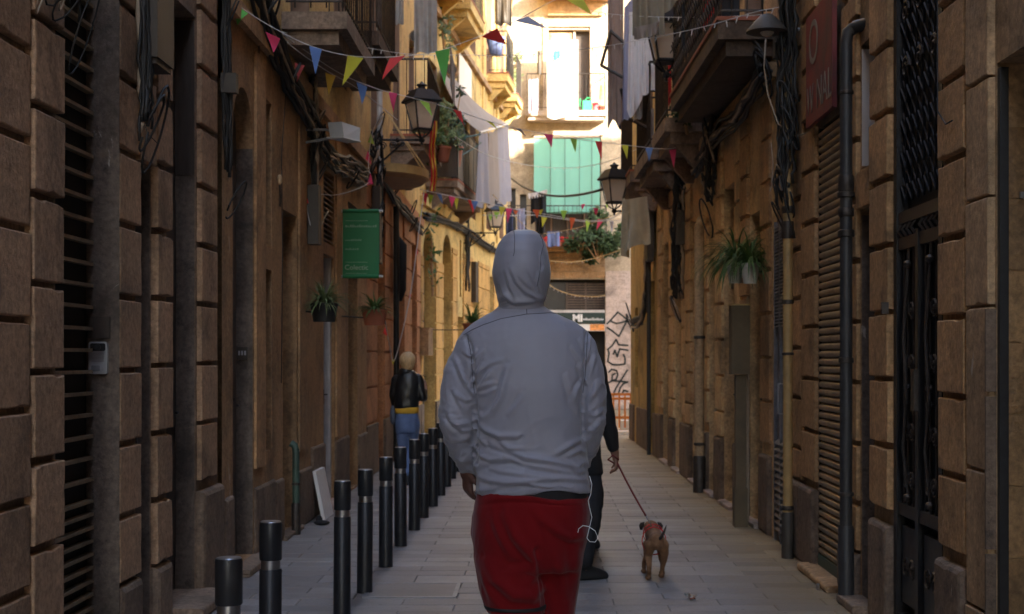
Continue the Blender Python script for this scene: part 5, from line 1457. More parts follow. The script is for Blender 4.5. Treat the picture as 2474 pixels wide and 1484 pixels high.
# teal roller blind
a = P(1290,332,37.7); b = P(1449,330,37.7)
t = thing('teal_blind', 'large teal fabric blind hanging over the lower balcony door of the end house', 'blind', (a.x, 37.7, a.z-2))
cloth('', a, b, 1.97, M['teal_blind'], 33, parent=t, name='blind_cloth', folds=1.6, amp=.012, jag=.004, nx=40)
MB().tube([a, b], .04, 8).build('roller', M['end_stone'], t)
MB().tube([P(1292,512,37.66), P(1448,511,37.66)], .022, 6).build('bottom_bar', M['teal_blind'], t)
for x in (1330,1365,1400,1430): MB().tube([P(x,333,37.645), P(x,512,37.645)], .008, 4).build('cord', M['green_pipe'], t)
# plastic sheet on the right by the lamp
t = thing('plastic_sheet', 'pale translucent plastic sheet hanging below the right street lamp', 'plastic sheet', tuple(P(1520,560,20)))
cloth('', P(1503,482,19.6), P(1560,474,19.4), .80, M['plastic_sheet'], 34, parent=t, name='sheet', folds=1.3, amp=.10, taper=.2, jag=.05, hem=lambda s: 1.0-.25*s)
# awning with hanging sides
t = thing('awning', 'dusty pink cloth awning on a folding frame with long side drapes, left', 'awning', tuple(P(1150,300,28)))
A0 = P(1062,175,25.0); A1 = P(1078,165,27.8); B0 = P(1160,320,25.6); B1 = P(1226,300,33.0)
vs = []; n = 14
for k, off in ((0,0),(1,.01)):
    for i in range(n+1):
        for j in range(n+1):
            s, r = i/n, j/n
            p = A0.lerp(A1, s).lerp(B0.lerp(B1, s), r); p.z += -.22*math.sin(math.pi*r)*(1-.4*s) + .035*math.sin(s*16+r*3) + off; vs.append(p)
N = (n+1)**2; fs = []
for i in range(n):
    for j in range(n):
        a = i*(n+1)+j; fs += [(a,a+1,a+n+2,a+n+1),(N+a,N+a+n+1,N+a+n+2,N+a+1)]
MB().add(vs, fs).build('canopy', M['awning_cloth'], t, True, normals=False)
cloth('', P(1158,318,25.6), P(1178,320,26.5), 1.32, M['drape_cloth'], 35, parent=t, name='side_drape', folds=2, amp=.03, taper=.6)
cloth('', P(1180,312,27.5), P(1200,308,30), 1.45, M['awning_cloth'], 36, parent=t, name='side_drape', folds=2, amp=.04, taper=.3)
cloth('', P(1202,305,31), P(1226,298,33), 1.75, M['drape_cloth'], 37, parent=t, name='side_drape', folds=2.5, amp=.05, taper=.2)
MB().tube([B0, P(1190,312,28), B1], .02, 6).build('front_bar', M['pale_pipe'], t)
MB().tube([P(1070,352,24.9), P(1110,335,25.2), P(1160,325,25.6)], .018, 6).tube([P(1110,378,25), P(1140,362,25.4), P(1162,345,25.7)], .014, 6).build('folding_arm', M['green_pipe'], t)
# striped flag ribbon
t = thing('striped_flag', 'narrow red and yellow striped flag hanging beside the left street lamp', 'flag', tuple(P(1045,380,17.6)))
q = random.Random(8)
for k in range(4):
    x = 1039+k*3.6
    vs = []; n = 14
    for kk, off in ((0,0),(1,.004)):
        for i in range(n+1):
            r = i/n; wob = 2.6*math.sin(r*9+1)
            for xx in (x+wob, x+3.7+wob): 
                p = P(xx, 292+170*r, 17.6); p.y += .03*math.sin(r*7+xx)+off; vs.append(p)
    fs = []
    for i in range(n):
        a = 2*i; fs += [(a,a+1,a+3,a+2)]; b_ = 2*(n+1)+a; fs += [(b_,b_+2,b_+3,b_+1)]
    MB().add(vs, fs).build('stripe', FLAG['gold'] if k % 2 else M['red_cloth'], t, True, normals=False)
MB().tube([P(1045,285,17.6), P(1046,296,17.6)], .02, 6).build('knot', M['blue_cloth'], t)

# ================================================================== CLOTHES AIRERS / POLES
t = thing('airer', 'black folding clothes airer holding the right-hand washing', 'clothes airer', tuple(P(1480,110,17.4)))
for a, b in (((1475,75),(1560,150)),((1452,158),(1555,215)),((1475,78),(1453,157)),((1520,290),(1500,215)),((1515,285),(1565,310))):
    MB().tube([P(*a,17.4), P(*b,17.2)], .022, 6).build('bar', M['iron'], t)
t = thing('wooden_pole', 'thin wooden pole leaning beside the sunny end wall', 'pole', tuple(P(1225,100,34.5)))
MB().tube([P(1245,-20,34.5), P(1212,110,34.5)], .04, 6).build('pole', M['wood'], t)
def barrel(label, c, r, l):
    t = thing('round_drum', label, 'drum', tuple(c))
    MB().tube([c, c+Vector((0,.1,0)), c+Vector((.0,l,0))], [r*.98,r,r*.96], 16).build('drum', M['wood'], t, 'auto')
    MB().tube([c+Vector((0,-.012,0)), c+Vector((0,-.002,0))], r*.8, 16).build('end_cap', M['dark_wood'], t)
barrel('round drum with a dark end fixed above the awning on the left', P(1091,168,25.0), .115, .35)
barrel('round drum with a dark end under the grey sheet, left', P(1005,88,16.5), .08, .3)
t = thing('lit_window', 'x', 'x') if False else None
o = MB().fr(L2, 28.35, 30.2, 6.7, 7.42, .0, .012).build('sun_patch', M['lit_white'], None)  # thin white sheet stands for sunlight on the wall
o['label'] = 'white sheet painting a sunlit patch on the yellow wall between the awning and the high balcony'; o['category'] = 'panel'

# ================================================================== BUNTING
def bunting(label, pts, flags, r=.004, name='bunting', lights=0, seed=1, mat=None):
    """pts: (x,y,Y); flags: (x_left,x_right,y_top,x_tip,y_tip,Y,colour)"""
    t = thing(name, label, 'bunting' if flags else 'string lights', tuple(P(*pts[0])))
    ps = [P(*p_) for p_ in pts]; fine = []
    for i in range(len(ps)-1):
        p0 = ps[max(i-1,0)]; p1 = ps[i]; p2 = ps[i+1]; p3 = ps[min(i+2,len(ps)-1)]
        for k in range(5):
            u = k/5; fine.append(.5*((2*p1)+(p2-p0)*u+(2*p0-5*p1+4*p2-p3)*u*u+(3*p1-p0-3*p2+p3)*u**3))
    fine.append(ps[-1])
    MB().tube(fine, r, 5).build('string', mat or M['string'], t, True)
    q = random.Random(seed)
    for (xa, ya, xb, yb2, xt, yt, Y, col) in flags:
        A = P(xa, ya, Y); B_ = P(xb, yb2, Y); Tp = P(xt, yt, Y); n = 7; vs = []
        bend = q.uniform(-.035,.035); b2 = q.uniform(-.02,.02)
        for kk, off in ((0,0),(1,.0025)):
            for i in range(n+1):
                rr = i/n; l = A.lerp(Tp, rr); m_ = B_.lerp(Tp, rr)
                for s in (0,.5,1):
                    p = l.lerp(m_, s); p.y += bend*math.sin(rr*2.6)+b2*(s-.5)*2*(1-rr)*2+off; vs.append(p)
        fs = []; N = 3*(n+1)
        for i in range(n):
            for s in (0,1):
                a = 3*i+s; fs += [(a,a+1,a+4,a+3),(N+a,N+a+3,N+a+4,N+a+1)]
        MB().add(vs, fs).build('pennant', FLAG[col], t, True, normals=False)
    if lights:
        L_ = len(fine); mb = MB()
        for k in range(lights):
            i = int((k+.5)/lights*(L_-1)); p = fine[i]; d = Vector((q.uniform(-.02,.02), 0, -q.uniform(.03,.05)))
            mb.tube([p, p+d], [.005,.003], 4)
        mb.build('bulbs', M['string'], t, kind='stuff')
    return t
bunting('nearest bunting, with large green, pink, blue, yellow and red pennants across the top', 
  [(560,-6,9.15),(581,17,9.2),(658,66,9.3),(750,111,9.4),(844,135,9.5),(945,138,9.7),(1047,127,9.9),(1111,106,10),(1202,71,10.2),(1246,51,10.3),(1330,5,10.6),(1400,-25,10.8)],
  [(563,10,597,30,575,62,9.2,'green'),(640,75,678,95,660,126,9.3,'pink'),(747,111,778,120,762,180,9.4,'blue'),(841,136,877,139,826,207,9.5,'yellow'),(940,138,981,137,923,195,9.7,'red'),
   (1051,124,1087,118,1074,206,9.9,'green'),(1163,86,1202,71,1223,106,10.15,'red'),(1243,52,1275,38,1325,70,10.3,'grey'),(1350,-8,1404,-14,1430,38,10.6,'yellow')], .0028, seed=1)
bunting('second bunting, running from the left wall past the lamps to the right-hand balconies',
  [(658,66,10.6),(675,76,10.7),(745,128,11.2),(824,179,11.6),(905,213,12.0),(952,226,12.3),(1047,250,12.8),(1110,270,13.1),(1190,296,13.5),(1255,312,13.9),(1325,325,14.2),(1400,337,14.4),(1460,345,14.6),(1530,353,14.8),(1600,360,15),(1640,355,15.1),(1700,330,15.2)],
  [(862,200,886,208,874,252,11.8,'blue'),(938,221,961,228,951,273,12.2,'pink'),(1014,243,1036,248,1044,281,12.6,'lime'),(1095,264,1114,270,1122,305,13.0,'red'),(1173,291,1191,297,1203,314,13.4,'yellow'),(1245,309,1259,313,1272,331,13.8,'grey'),
   (1314,323,1336,326,1333,357,14.1,'pink'),(1377,334,1395,336,1390,369,14.4,'lime'),(1438,341,1455,343,1454,386,14.5,'red'),(1502,350,1518,352,1515,385,14.7,'yellow'),(1560,357,1577,358,1568,392,14.9,'blue'),(1617,362,1634,361,1628,407,15.1,'pink'),(1673,365,1690,362,1684,405,15.2,'dgreen')], .0035, seed=2)
bunting('dim bunting close to the left wall, with dark red and gold pennants',
  [(690,100,10.9),(735,135,11.1),(800,178,11.6),(850,205,12.2),(905,245,13),(960,290,14)],
  [(712,152,736,158,718,200,11.1,'dred'),(786,176,811,183,794,230,11.6,'gold')], .0035, seed=3)
bunting('little red and green pennants strung down the left wall past the black basket',
  [(925,270,15.2),(900,320,15.0),(890,395,14.5),(893,440,14.3),(820,470,12.8),(755,470,12.2),(742,500,12.1),(750,545,12.1)],
  [(896,322,890,345,905,350,15,'lime'),(888,362,884,385,898,398,14.6,'pink'),(895,418,887,447,903,446,14.3,'pink'),(741,475,737,512,760,536,12.1,'red')], .0035, seed=4)
bunting('small-pennant bunting from the balcony across to the far right lamp',
  [(1015,458,21),(1060,468,21.5),(1120,480,22),(1160,488,22.4),(1240,505,22.8),(1330,520,23),(1400,532,23),(1470,530,22.8),(1520,500,22),(1565,470,21.2)],
  [(1020,466,1033,468,1028,500,21.2,'pink'),(1035,470,1047,472,1037,496,21.4,'lime'),(1054,467,1067,470,1070,494,21.5,'blue'),(1084,474,1101,477,1092,503,21.8,'pink'),(1096,478,1108,480,1103,507,21.8,'yellow'),(1130,482,1138,484,1142,512,22,'red'),(1139,485,1155,487,1146,510,22.2,'blue'),
   (1205,499,1222,501,1210,524,22.6,'yellow'),(1222,503,1238,505,1226,540,22.7,'pink'),(1240,508,1253,509,1245,520,22.8,'orange'),(1286,506,1304,508,1298,527,22.9,'orange'),(1302,508,1312,506,1306,520,22.9,'yellow'),
   (1354,508,1370,510,1362,533,23,'lime'),(1376,526,1391,527,1379,558,23,'orange'),(1404,494,1414,493,1407,507,23,'pink'),(1432,502,1446,504,1440,520,22.9,'pink'),(1551,475,1562,473,1555,495,21.5,'orange')], .006, seed=5)
bunting('farthest bunting, strung lower in front of the end house\'s lower balcony',
  [(1165,520,25),(1220,522,25),(1290,520,25.5),(1350,528,25.6),(1420,536,25.6),(1500,532,25),(1565,540,24)],
  [(1180,518,1190,518,1184,536,25,'lime'),(1193,512,1207,513,1199,530,25,'lime'),(1257,518,1272,519,1263,545,25.2,'grey'),(1308,524,1322,526,1310,550,25.5,'yellow'),(1414,531,1427,532,1418,562,25.6,'lime'),(1444,530,1458,532,1441,557,25.5,'pink'),
   (1473,535,1483,535,1478,562,25.3,'grey'),(1509,535,1521,535,1515,558,24.8,'yellow'),(1550,534,1562,534,1556,566,24.3,'orange'),(1139,492,1148,494,1142,518,24,'red'),(1462,488,1472,486,1467,504,25.3,'lime')], .007, seed=6)
bunting('bunting drooping steeply down the left wall behind the blonde woman',
  [(1025,462,20),(1012,560,19.5),(995,690,19),(975,790,18.7),(952,872,18.5),(940,830,17.5),(928,760,16.8)],
  [(1016,505,1012,525,1022,518,19.8,'yellow'),(1008,600,1002,620,1010,612,19.3,'red'),(992,700,987,722,994,716,19,'red'),(946,868,954,870,950,882,18.5,'yellow'),(930,790,937,812,926,806,17.2,'red')], .007, seed=7)
bunting('upper string of tiny lights from the left balcony towards the right', [(675,76,10.8),(760,92,11.5),(900,118,12.5),(1000,132,13),(1130,133,13.5),(1260,134,14),(1430,116,13),(1560,95,12),(1700,65,11.2),(1830,28,10.5),(1907,14,10.2)], [], .0028, 'string_lights', 44, 8)
bunting('topmost string of tiny lights crossing the right-hand washing', [(1400,8,14),(1432,27,14),(1520,38,14),(1640,42,13.5),(1760,40,12.5),(1857,31,11.5),(1930,-20,10.5)], [], .0028, 'string_lights', 30, 9)
bunting('string of tiny lights crossing in front of the teal blind', [(1100,330,22),(1180,375,24),(1280,400,26),(1380,406,26),(1470,390,24),(1560,350,21),(1650,310,18),(1730,285,16)], [], .005, 'string_lights', 30, 10)
bunting('sagging pale chain of lights across the end house above the louvres', [(1310,628,33),(1370,634,33),(1430,626,33),(1500,604,32),(1530,590,30)], [], .010, 'string_lights', 20, 11, M['rim_wood'])
bunting('lowest chain of lights in front of the louvred window', [(1290,640,33),(1330,690,33),(1380,712,33),(1430,717,33),(1462,714,33)], [], .010, 'string_lights', 22, 12, M['rim_wood'])
bunting('string of tiny lights behind the small pennants', [(1190,470,24),(1290,560,30),(1370,556,30),(1430,540,29),(1520,505,24)], [], .006, 'string_lights', 26, 13, M['rim_wood'])
# ================================================================== PEOPLE AND DOG
def fuse(mb, voxel, smooth=6):
    """union of overlapping closed volumes -> one continuous skin"""
    me = bpy.data.meshes.new('tmp'); me.from_pydata(mb.v, [], mb.f)
    bm = bmesh.new(); bm.from_mesh(me); bmesh.ops.recalc_face_normals(bm, faces=bm.faces); bm.to_mesh(me); bm.free()
    o = bpy.data.objects.new('tmp', me); C.objects.link(o)
    m = o.modifiers.new('r', 'REMESH'); m.mode = 'VOXEL'; m.voxel_size = voxel; m.use_smooth_shade = True
    if smooth:
        s = o.modifiers.new('s', 'SMOOTH'); s.iterations = smooth; s.factor = .5
    dg = bpy.context.evaluated_depsgraph_get()
    out = bpy.data.meshes.new_from_object(o.evaluated_get(dg))
    bpy.data.objects.remove(o); bpy.data.meshes.remove(me)
    return out
def get_co(me):
    co = np.empty(len(me.vertices)*3, 'f'); me.vertices.foreach_get('co', co); return co.reshape(-1,3).astype(float)
def get_no(me):
    no = np.empty(len(me.vertices)*3, 'f'); me.vertices.foreach_get('normal', no); return no.reshape(-1,3).astype(float)
def set_co(me, co): me.vertices.foreach_set('co', co.astype('f').ravel()); me.update()
def ring_px(y, xl, xr, b, yc, Yc=5.0, n=28, ex=2.3, tilt=0.0):
    """elliptic ring whose left/right limits stand where the photo shows them, at distance Yc"""
    L_ = P(xl, y, Yc); R_ = P(xr, y, Yc); cx = (L_.x+R_.x)/2; a = (R_.x-L_.x)/2; z = L_.z; out = []
    for k in range(n):
        t = 2*math.pi*k/n; c, s = math.cos(t), math.sin(t)
        xx = a*math.copysign(abs(c)**(2/ex), c); yy = b*math.copysign(abs(s)**(2/ex), s)
        out.append((cx+xx, yc+yy, z+tilt*yy))
    return out
def smooth_noise(co, scale, seed, stretch=(1,1,1)):
    """cheap smooth 3-D value noise made of sines"""
    r = np.random.RandomState(seed); out = np.zeros(len(co))
    p = co*np.array(stretch)*scale
    for i in range(7):
        k = r.normal(size=3); k /= np.linalg.norm(k); f = .6+1.3*r.rand(); out += np.sin((p@k)*f*2.2+r.rand()*6.3+1.3*np.sin((p@r.normal(size=3))*.9))
    return out/7
def crease(co, scale, seed, stretch=(1,1,1)):
    """sharp-edged creases: thin ridges of a warped field"""
    w = np.stack([smooth_noise(co, scale*.5, seed+5+i, stretch) for i in range(3)], 1)*.09
    f = smooth_noise(co+w, scale, seed, stretch)
    g = smooth_noise(co+w, scale*1.7, seed+1, stretch)
    return (1-np.clip(np.abs(f)*3.2, 0, 1))**1.5 + .5*(1-np.clip(np.abs(g)*3.2, 0, 1))**1.5 - .35
def folds(me, strokes, Yc, back=True):
    """press creases into cloth: each stroke = polyline in photo coordinates, width (m), height (m)"""
    co = get_co(me); no = get_no(me)
    x = CX + F*co[:,0]/co[:,1]; y = CY - F*(co[:,2]-EYE)/co[:,1]
    k = F/Yc
    facing = np.clip(-no[:,1]*1.5+.15, 0, 1) if back else np.clip(no[:,1]*1.5, 0, 1)
    disp = np.zeros(len(co))
    for pts, w, h in strokes:
        W = w*k; best = np.full(len(co), 1e9); sign = np.zeros(len(co)); tpos = np.zeros(len(co)); tot = 0; seg = []
        for i in range(len(pts)-1):
            a = np.array(pts[i], float); b = np.array(pts[i+1], float); seg.append((a, b, tot)); tot += np.linalg.norm(b-a)
        for a, b, t0 in seg:
            d = b-a; l = np.linalg.norm(d); u = np.clip(((x-a[0])*d[0]+(y-a[1])*d[1])/(l*l), 0, 1)
            px_, py_ = a[0]+u*d[0], a[1]+u*d[1]; dist = np.hypot(x-px_, y-py_)
            m = dist < best; best[m] = dist[m]; sign[m] = np.sign(d[0]*(y-a[1])-d[1]*(x-a[0]))[m]; tpos[m] = ((t0+u*l)/tot)[m]
        taper = np.sin(np.pi*np.clip(.12+.76*tpos, 0, 1))
        s = best*sign
        disp += 1.25*h*taper*(np.exp(-(best/W)**2) - .75*np.exp(-((s-1.3*W)/(.7*W))**2))
    co += no*(disp*facing)[:,None]
    set_co(me, co)
def to_world(me): pass
def along(p, d, l): return Vector(p)+Vector(d)*l
def hand(mb, wrist, d, palm_n, curl=.9, s=1.0, thumb=1):
    """palm, four unequal bent fingers and a thumb off the side of the palm"""
    w = Vector(wrist); d = Vector(d).normalized(); nrm = Vector(palm_n); nrm = (nrm-d*nrm.dot(d)).normalized(); side = d.cross(nrm)*thumb
    mb.capsule([w - d*.02*s, w + d*.03*s], [.024*s, .026*s], 10)
    for k in (-1.5,-.5,.5,1.5): mb.capsule([w+d*.015*s+side*(k*.008*s), w+d*.085*s+side*(k*.0185*s)], [.015*s,.0125*s], 8)
    for k, ln in ((1.5,.066),(.5,.076),(-.5,.071),(-1.5,.056)):
        p = w+d*.085*s+side*(k*.0195*s); v = d.copy(); pts = [p.copy()]
        for j, f in enumerate((.44,.32,.26)):
            v = (v*math.cos(curl*(.55+.35*j)) + nrm*math.sin(curl*(.55+.35*j))).normalized() if j == 0 else (Matrix.Rotation(curl, 3, v.cross(nrm) if v.cross(nrm).length > .01 else side) @ v).normalized()
            p = p + v*ln*f*s; pts.append(p.copy())
        mb.capsule(pts, [.0095*s,.009*s,.0085*s,.0075*s], 8)
    t0 = w+d*.025*s+side*.026*s; t1 = t0+(d*.5+side*.6+nrm*.25).normalized()*.036*s; t2 = t1+(d*.8+side*.1+nrm*.6).normalized()*.030*s; t3 = t2+(d*.6-side*.4+nrm*.6).normalized()*.022*s
    mb.capsule([t0,t1,t2,t3], [.014*s,.0115*s,.0105*s,.009*s], 8)
def head(mb, c, yaw=0.0, s=1.0, neck=None):
    """skull, jaw, nose, brow, lips, ears; faces +Y when yaw = 0"""
    c = Vector(c); Rz = Matrix.Rotation(yaw, 3, 'Z')
    def q(x, y, z): return c + Rz @ Vector((x*s, y*s, z*s))
    mb.ell(q(0,-.012,.028), (.076*s,.096*s,.092*s), Rz, 20, 13)
    mb.ell(q(0,.022,-.035), (.060*s,.070*s,.078*s), Rz, 18, 11)
    mb.ell(q(0,.060,-.088), (.030*s,.026*s,.024*s), Rz)
    mb.capsule([q(0,.088,.008), q(0,.108,-.022), q(0,.103,-.034)], [.009*s,.013*s,.012*s], 8)
    mb.capsule([q(-.042,.072,.026), q(0,.086,.028), q(.042,.072,.026)], [.012*s,.011*s,.012*s], 8)
    mb.capsule([q(-.022,.082,-.058), q(0,.092,-.057), q(.022,.082,-.058)], [.006*s,.008*s,.006*s], 8)
    for sx in (-1,1):
        mb.ell(q(sx*.077,-.004,-.01), (.010*s,.020*s,.031*s), Rz)
        mb.ell(q(sx*.042,.055,-.025), (.022*s,.022*s,.020*s), Rz)
    if neck is not None: mb.capsule([q(0,-.02,-.05), Vector(neck)], [.055*s,.058*s], 14)
    return q
def foot(mb, ankle, yaw, s=1.0, sole=.0, pitch=0.0, h=.09):
    a = Vector(ankle); R_ = Matrix.Rotation(yaw,3,'Z') @ Matrix.Rotation(pitch,3,'X')
    def q(x,y,z): return a + R_ @ Vector((x*s,y*s,z*s))
    mb.capsule([q(0,-.03,-h*.55), q(0,.05,-h*.55), q(0,.15,-h*.72)], [.040*s,.043*s,.032*s], 12)
    mb.capsule([q(0,0,.03), q(0,.01,-h*.4)], [.042*s,.045*s], 12)
    return q
def shoe_mesh(ankle, yaw, s, pitch=0.0, h=.09):
    mb = MB(); a = Vector(ankle); R_ = Matrix.Rotation(yaw,3,'Z') @ Matrix.Rotation(pitch,3,'X')
    def ring(w, y0, y1, z): 
        pts = []
        for k in range(20):
            t = 2*math.pi*k/20; yy = (y0+y1)/2+(y1-y0)/2*math.sin(t); ww = w*(1.0 if math.sin(t) > 0 else .82)
            pts.append(a + R_ @ Vector((ww*math.cos(t)*s, yy*s, z*s)))
        return pts
    mb.loft([ring(.048,-.085,.195,-h), ring(.052,-.09,.20,-h+.012), ring(.050,-.088,.195,-h+.028), ring(.047,-.08,.18,-h+.045), ring(.044,-.075,.13,-h+.068), ring(.042,-.07,.07,-h+.09), ring(.044,-.065,.055,-h+.125), ring(.038,-.055,.045,-h+.127)])
    return mb

# ------------------------------------------------------------ the hooded man
YM = 5.0
man = thing('person', 'man seen from behind in a grey hooded jacket and dark red shorts', 'person', (-.03, YM, 0))
hc = P(1260, 650, YM); hc.y = YM+.01
bd = MB()
q_ = head(bd, hc + Vector((0,0,.01)), 0, .98, neck=P(1262, 765, YM))
sh_l, sh_r = P(1130, 850, YM), P(1412, 840, YM)
bd.loft([ring_px(y, xl, xr, b, YM, n=22) for y, xl, xr, b in ((770,1225,1300,.05),(800,1180,1350,.07),(850,1150,1390,.09),(950,1160,1400,.105),(1080,1165,1400,.10),(1180,1162,1408,.11),(1240,1158,1412,.12),(1290,1165,1405,.11))])
# arms under the sleeves, hands in front of the hips
bd.capsule([P(1150,868,YM), P(1107,1015,YM)+Vector((0,-.01,0)), P(1122,1125,YM)+Vector((0,.10,0))], [.046,.043,.030])
bd.capsule([P(1390,865,YM), P(1421,1015,YM)+Vector((0,.0,0)), P(1400,1120,YM)+Vector((0,.13,0))], [.046,.042,.030])
hand(bd, P(1124,1130,YM)+Vector((0,.09,0)), (.05,.12,-1), (.9,.35,.1), .85, 1.0, 1)
hand(bd, P(1402,1124,YM)+Vector((0,.14,0)), (-.25,.7,-.6), (-.9,-.1,.1), .8, 1.0, -1)
# legs, mid-stride
for hip, knee, ank in ((P(1222,1250,YM), Vector((-.100,4.95,.50)), Vector((-.105,4.85,.10))), (P(1350,1250,YM), Vector((.045,5.08,.51)), Vector((.05,5.22,.09)))):
    bd.capsule([hip, hip.lerp(knee,.5), knee, knee.lerp(ank,.35)+Vector((0,-.02,0)), ank], [.088,.080,.056,.060,.040])
    foot(bd, ank, 0, .8, h=.10)
me = fuse(bd, .007, 3)
finish(me, 'body', M['skin_dark'], man, True, False)
for sx in (-1,1): MB().ell(q_(sx*.031,.078,.004), (.012,.012,.012), nu=10, nv=7).build('eye', M['white'], man, True)
for ank in (Vector((-.105,4.85,.10)), Vector((.05,5.22,.09))):
    shoe_mesh(ank, 0, 1.08, 0, ank.z/1.08).build('shoe', M['shoe'], man, True)

# jacket: torso, sleeves and shoulders fused, then creased
jk = MB()
jk.loft([ring_px(y, xl, xr, b, YM+dy, n=36, ex=ex) for y, xl, xr, b, dy, ex in (
    (738,1206,1312,.068,.005,2.1),(750,1194,1326,.080,.0,2.1),(764,1170,1356,.090,.0,2.2),(780,1144,1392,.102,.0,2.3),(800,1120,1420,.112,.0,2.3),(822,1104,1437,.120,.0,2.3),(845,1096,1443,.126,.0,2.3),
    (885,1100,1440,.134,.0,2.35),(940,1122,1428,.140,.0,2.4),(1000,1140,1418,.138,.0,2.4),(1050,1144,1416,.134,.0,2.4),(1100,1146,1416,.134,.0,2.4),(1145,1149,1420,.140,.0,2.5),(1172,1151,1423,.143,.0,2.5),(1186,1153,1425,.140,.0,2.5))])
jk.capsule([P(1152,846,YM)+Vector((0,0,0)), P(1117,905,YM)+Vector((0,-.01,0)), P(1106,1010,YM)+Vector((0,-.02,0)), P(1122,1090,YM)+Vector((0,.04,0)), P(1134,1132,YM)+Vector((0,.09,0))], [.064,.066,.062,.052,.040], 20)
jk.capsule([P(1390,842,YM), P(1414,900,YM)+Vector((0,-.005,0)), P(1421,1010,YM)+Vector((0,-.01,0)), P(1408,1085,YM)+Vector((0,.06,0)), P(1398,1122,YM)+Vector((0,.12,0))], [.064,.065,.060,.050,.038], 20)
me = fuse(jk, .0046, 5)
co = get_co(me); no = get_no(me)
# waist bunching and soft irregular creasing
zz = co[:,2]; low = np.clip((1.22-zz)/.22, 0, 1)
co += no*((.0030*smooth_noise(co, 9, 3, (1,1,2.0)))*(.5+low) + .0075*crease(co, 9, 13, (.8,.8,2.6))*low + .0012*crease(co, 9, 14, (1.6,1,1.0))*(1-low))[:,None]
arm = np.clip((np.abs(co[:,0]+.023)-.175)/.03, 0, 1)
co += no*((.002*smooth_noise(co, 12, 8, (1,1,1.5)) + .0055*crease(co, 13, 21, (1,1,1.6)))*arm*np.clip((1.42-zz)/.15,0,1))[:,None]
set_co(me, co)
zb = lambda x, y: (1038+x*.2412, 895+y*.2412)
zh = lambda x, y: (1059.6+x*.2702, 529.8+y*.2702)
def st(f, pts, w, h): return ([f(*p_) for p_ in pts], w, h)
JF = [st(zb, [(630,740),(820,810),(960,870),(1200,910),(1420,950),(1510,1010)], .012, .013),
      st(zb, [(460,500),(560,600),(700,660),(880,655)], .011, .012),
      st(zb, [(460,590),(520,700),(570,740)], .009, .009), st(zb, [(690,690),(790,770),(960,790)], .010, .008),
      st(zb, [(450,760),(520,860),(620,890),(700,870)], .010, .010),
      st(zb, [(480,960),(620,900),(820,880),(1050,950),(1500,1020)], .012, .009),
      st(zb, [(610,980),(700,1010),(900,1040),(1200,1060)], .009, .006), st(zb, [(480,1060),(600,1100),(820,1130)], .010, .008),
      st(zb, [(620,1110),(1000,1100),(1300,1080),(1590,1095)], .011, .009), st(zb, [(470,1195),(700,1150),(900,1125),(1080,1150),(1200,1180)], .009, .010),
      st(zb, [(780,-20),(745,100),(700,280),(620,420),(540,470),(460,430)], .013, .011),
      st(zb, [(930,250),(870,350),(800,440)], .012, .006), st(zb, [(600,20),(520,140),(450,220)], .010, .010), st(zb, [(520,-60),(470,40),(430,120)], .008, .010),
      st(zb, [(640,120),(540,150),(470,200)], .008, .006), st(zb, [(680,180),(560,230),(480,240)], .008, .006),
      st(zb, [(1380,60),(1430,250),(1500,430)], .013, .007), st(zb, [(1560,90),(1480,180),(1420,330)], .010, .008), st(zb, [(1500,-40),(1545,60),(1570,130)], .009, .009),
      st(zb, [(1280,830),(1360,780),(1500,700)], .011, .011), st(zb, [(1390,850),(1500,800),(1570,830)], .010, .009), st(zb, [(1480,960),(1550,920),(1590,960)], .009, .008),
      # sleeves
      st(zb, [(240,200),(290,300),(360,420)], .010, .010), st(zb, [(200,480),(280,540),(420,520)], .011, .011), st(zb, [(190,420),(240,540),(330,600),(430,590)], .010, .009),
      st(zb, [(300,0),(360,130),(430,240)], .009, .009), st(zb, [(260,230),(350,300),(420,290)], .009, .009), st(zb, [(230,690),(330,700),(420,660)], .010, .007),
      st(zb, [(1730,400),(1660,450),(1580,430)], .010, .008), st(zb, [(1720,500),(1640,590),(1570,610)], .010, .009), st(zb, [(1680,120),(1640,230),(1570,330)], .010, .008), st(zb, [(1640,650),(1580,690),(1540,680)], .009, .007),
      st(zh, [(1400,1050),(1400,1200),(1350,1400)], .009, .009), st(zh, [(1360,1040),(1345,1150),(1330,1260)], .007, .007), st(zh, [(1270,1080),(1320,1180),(1330,1290)], .008, .005),
      st(zh, [(140,1230),(200,1380),(250,1480)], .010, .008), st(zh, [(210,1060),(260,1030),(270,1100)], .006, .007), st(zh, [(220,1180),(280,1230),(330,1170)], .007, .007),
      st(zh, [(300,1290),(380,1200),(400,1180)], .007, .005), st(zh, [(330,1400),(450,1290),(560,1260)], .009, .005), st(zh, [(1200,1150),(1280,1260),(1310,1380)], .010, .006)]
folds(me, [(a_, b_, c_*.75) for a_, b_, c_ in JF], YM)
# armhole grooves
co = get_co(me); no = get_no(me); x = CX+F*co[:,0]/co[:,1]; y = CY-F*(co[:,2]-EYE)/co[:,1]
def groove(pts, w, h):
    global co
    best = np.full(len(co), 1e9)
    for i in range(len(pts)-1):
        a = np.array(pts[i], float); b = np.array(pts[i+1], float); d = b-a; u = np.clip(((x-a[0])*d[0]+(y-a[1])*d[1])/(d@d), 0, 1)
        best = np.minimum(best, np.hypot(x-a[0]-u*d[0], y-a[1]-u*d[1]))
    co = co - no*(h*np.exp(-(best/(w*F/YM))**2)*np.clip(-no[:,1]*2,0,1))[:,None]
groove([(1128,812),(1137,850),(1141,900),(1146,960),(1148,1040),(1148,1120)], .0075, .018)
groove([(1420,800),(1417,860),(1414,910),(1410,980),(1412,1060)], .0075, .016)
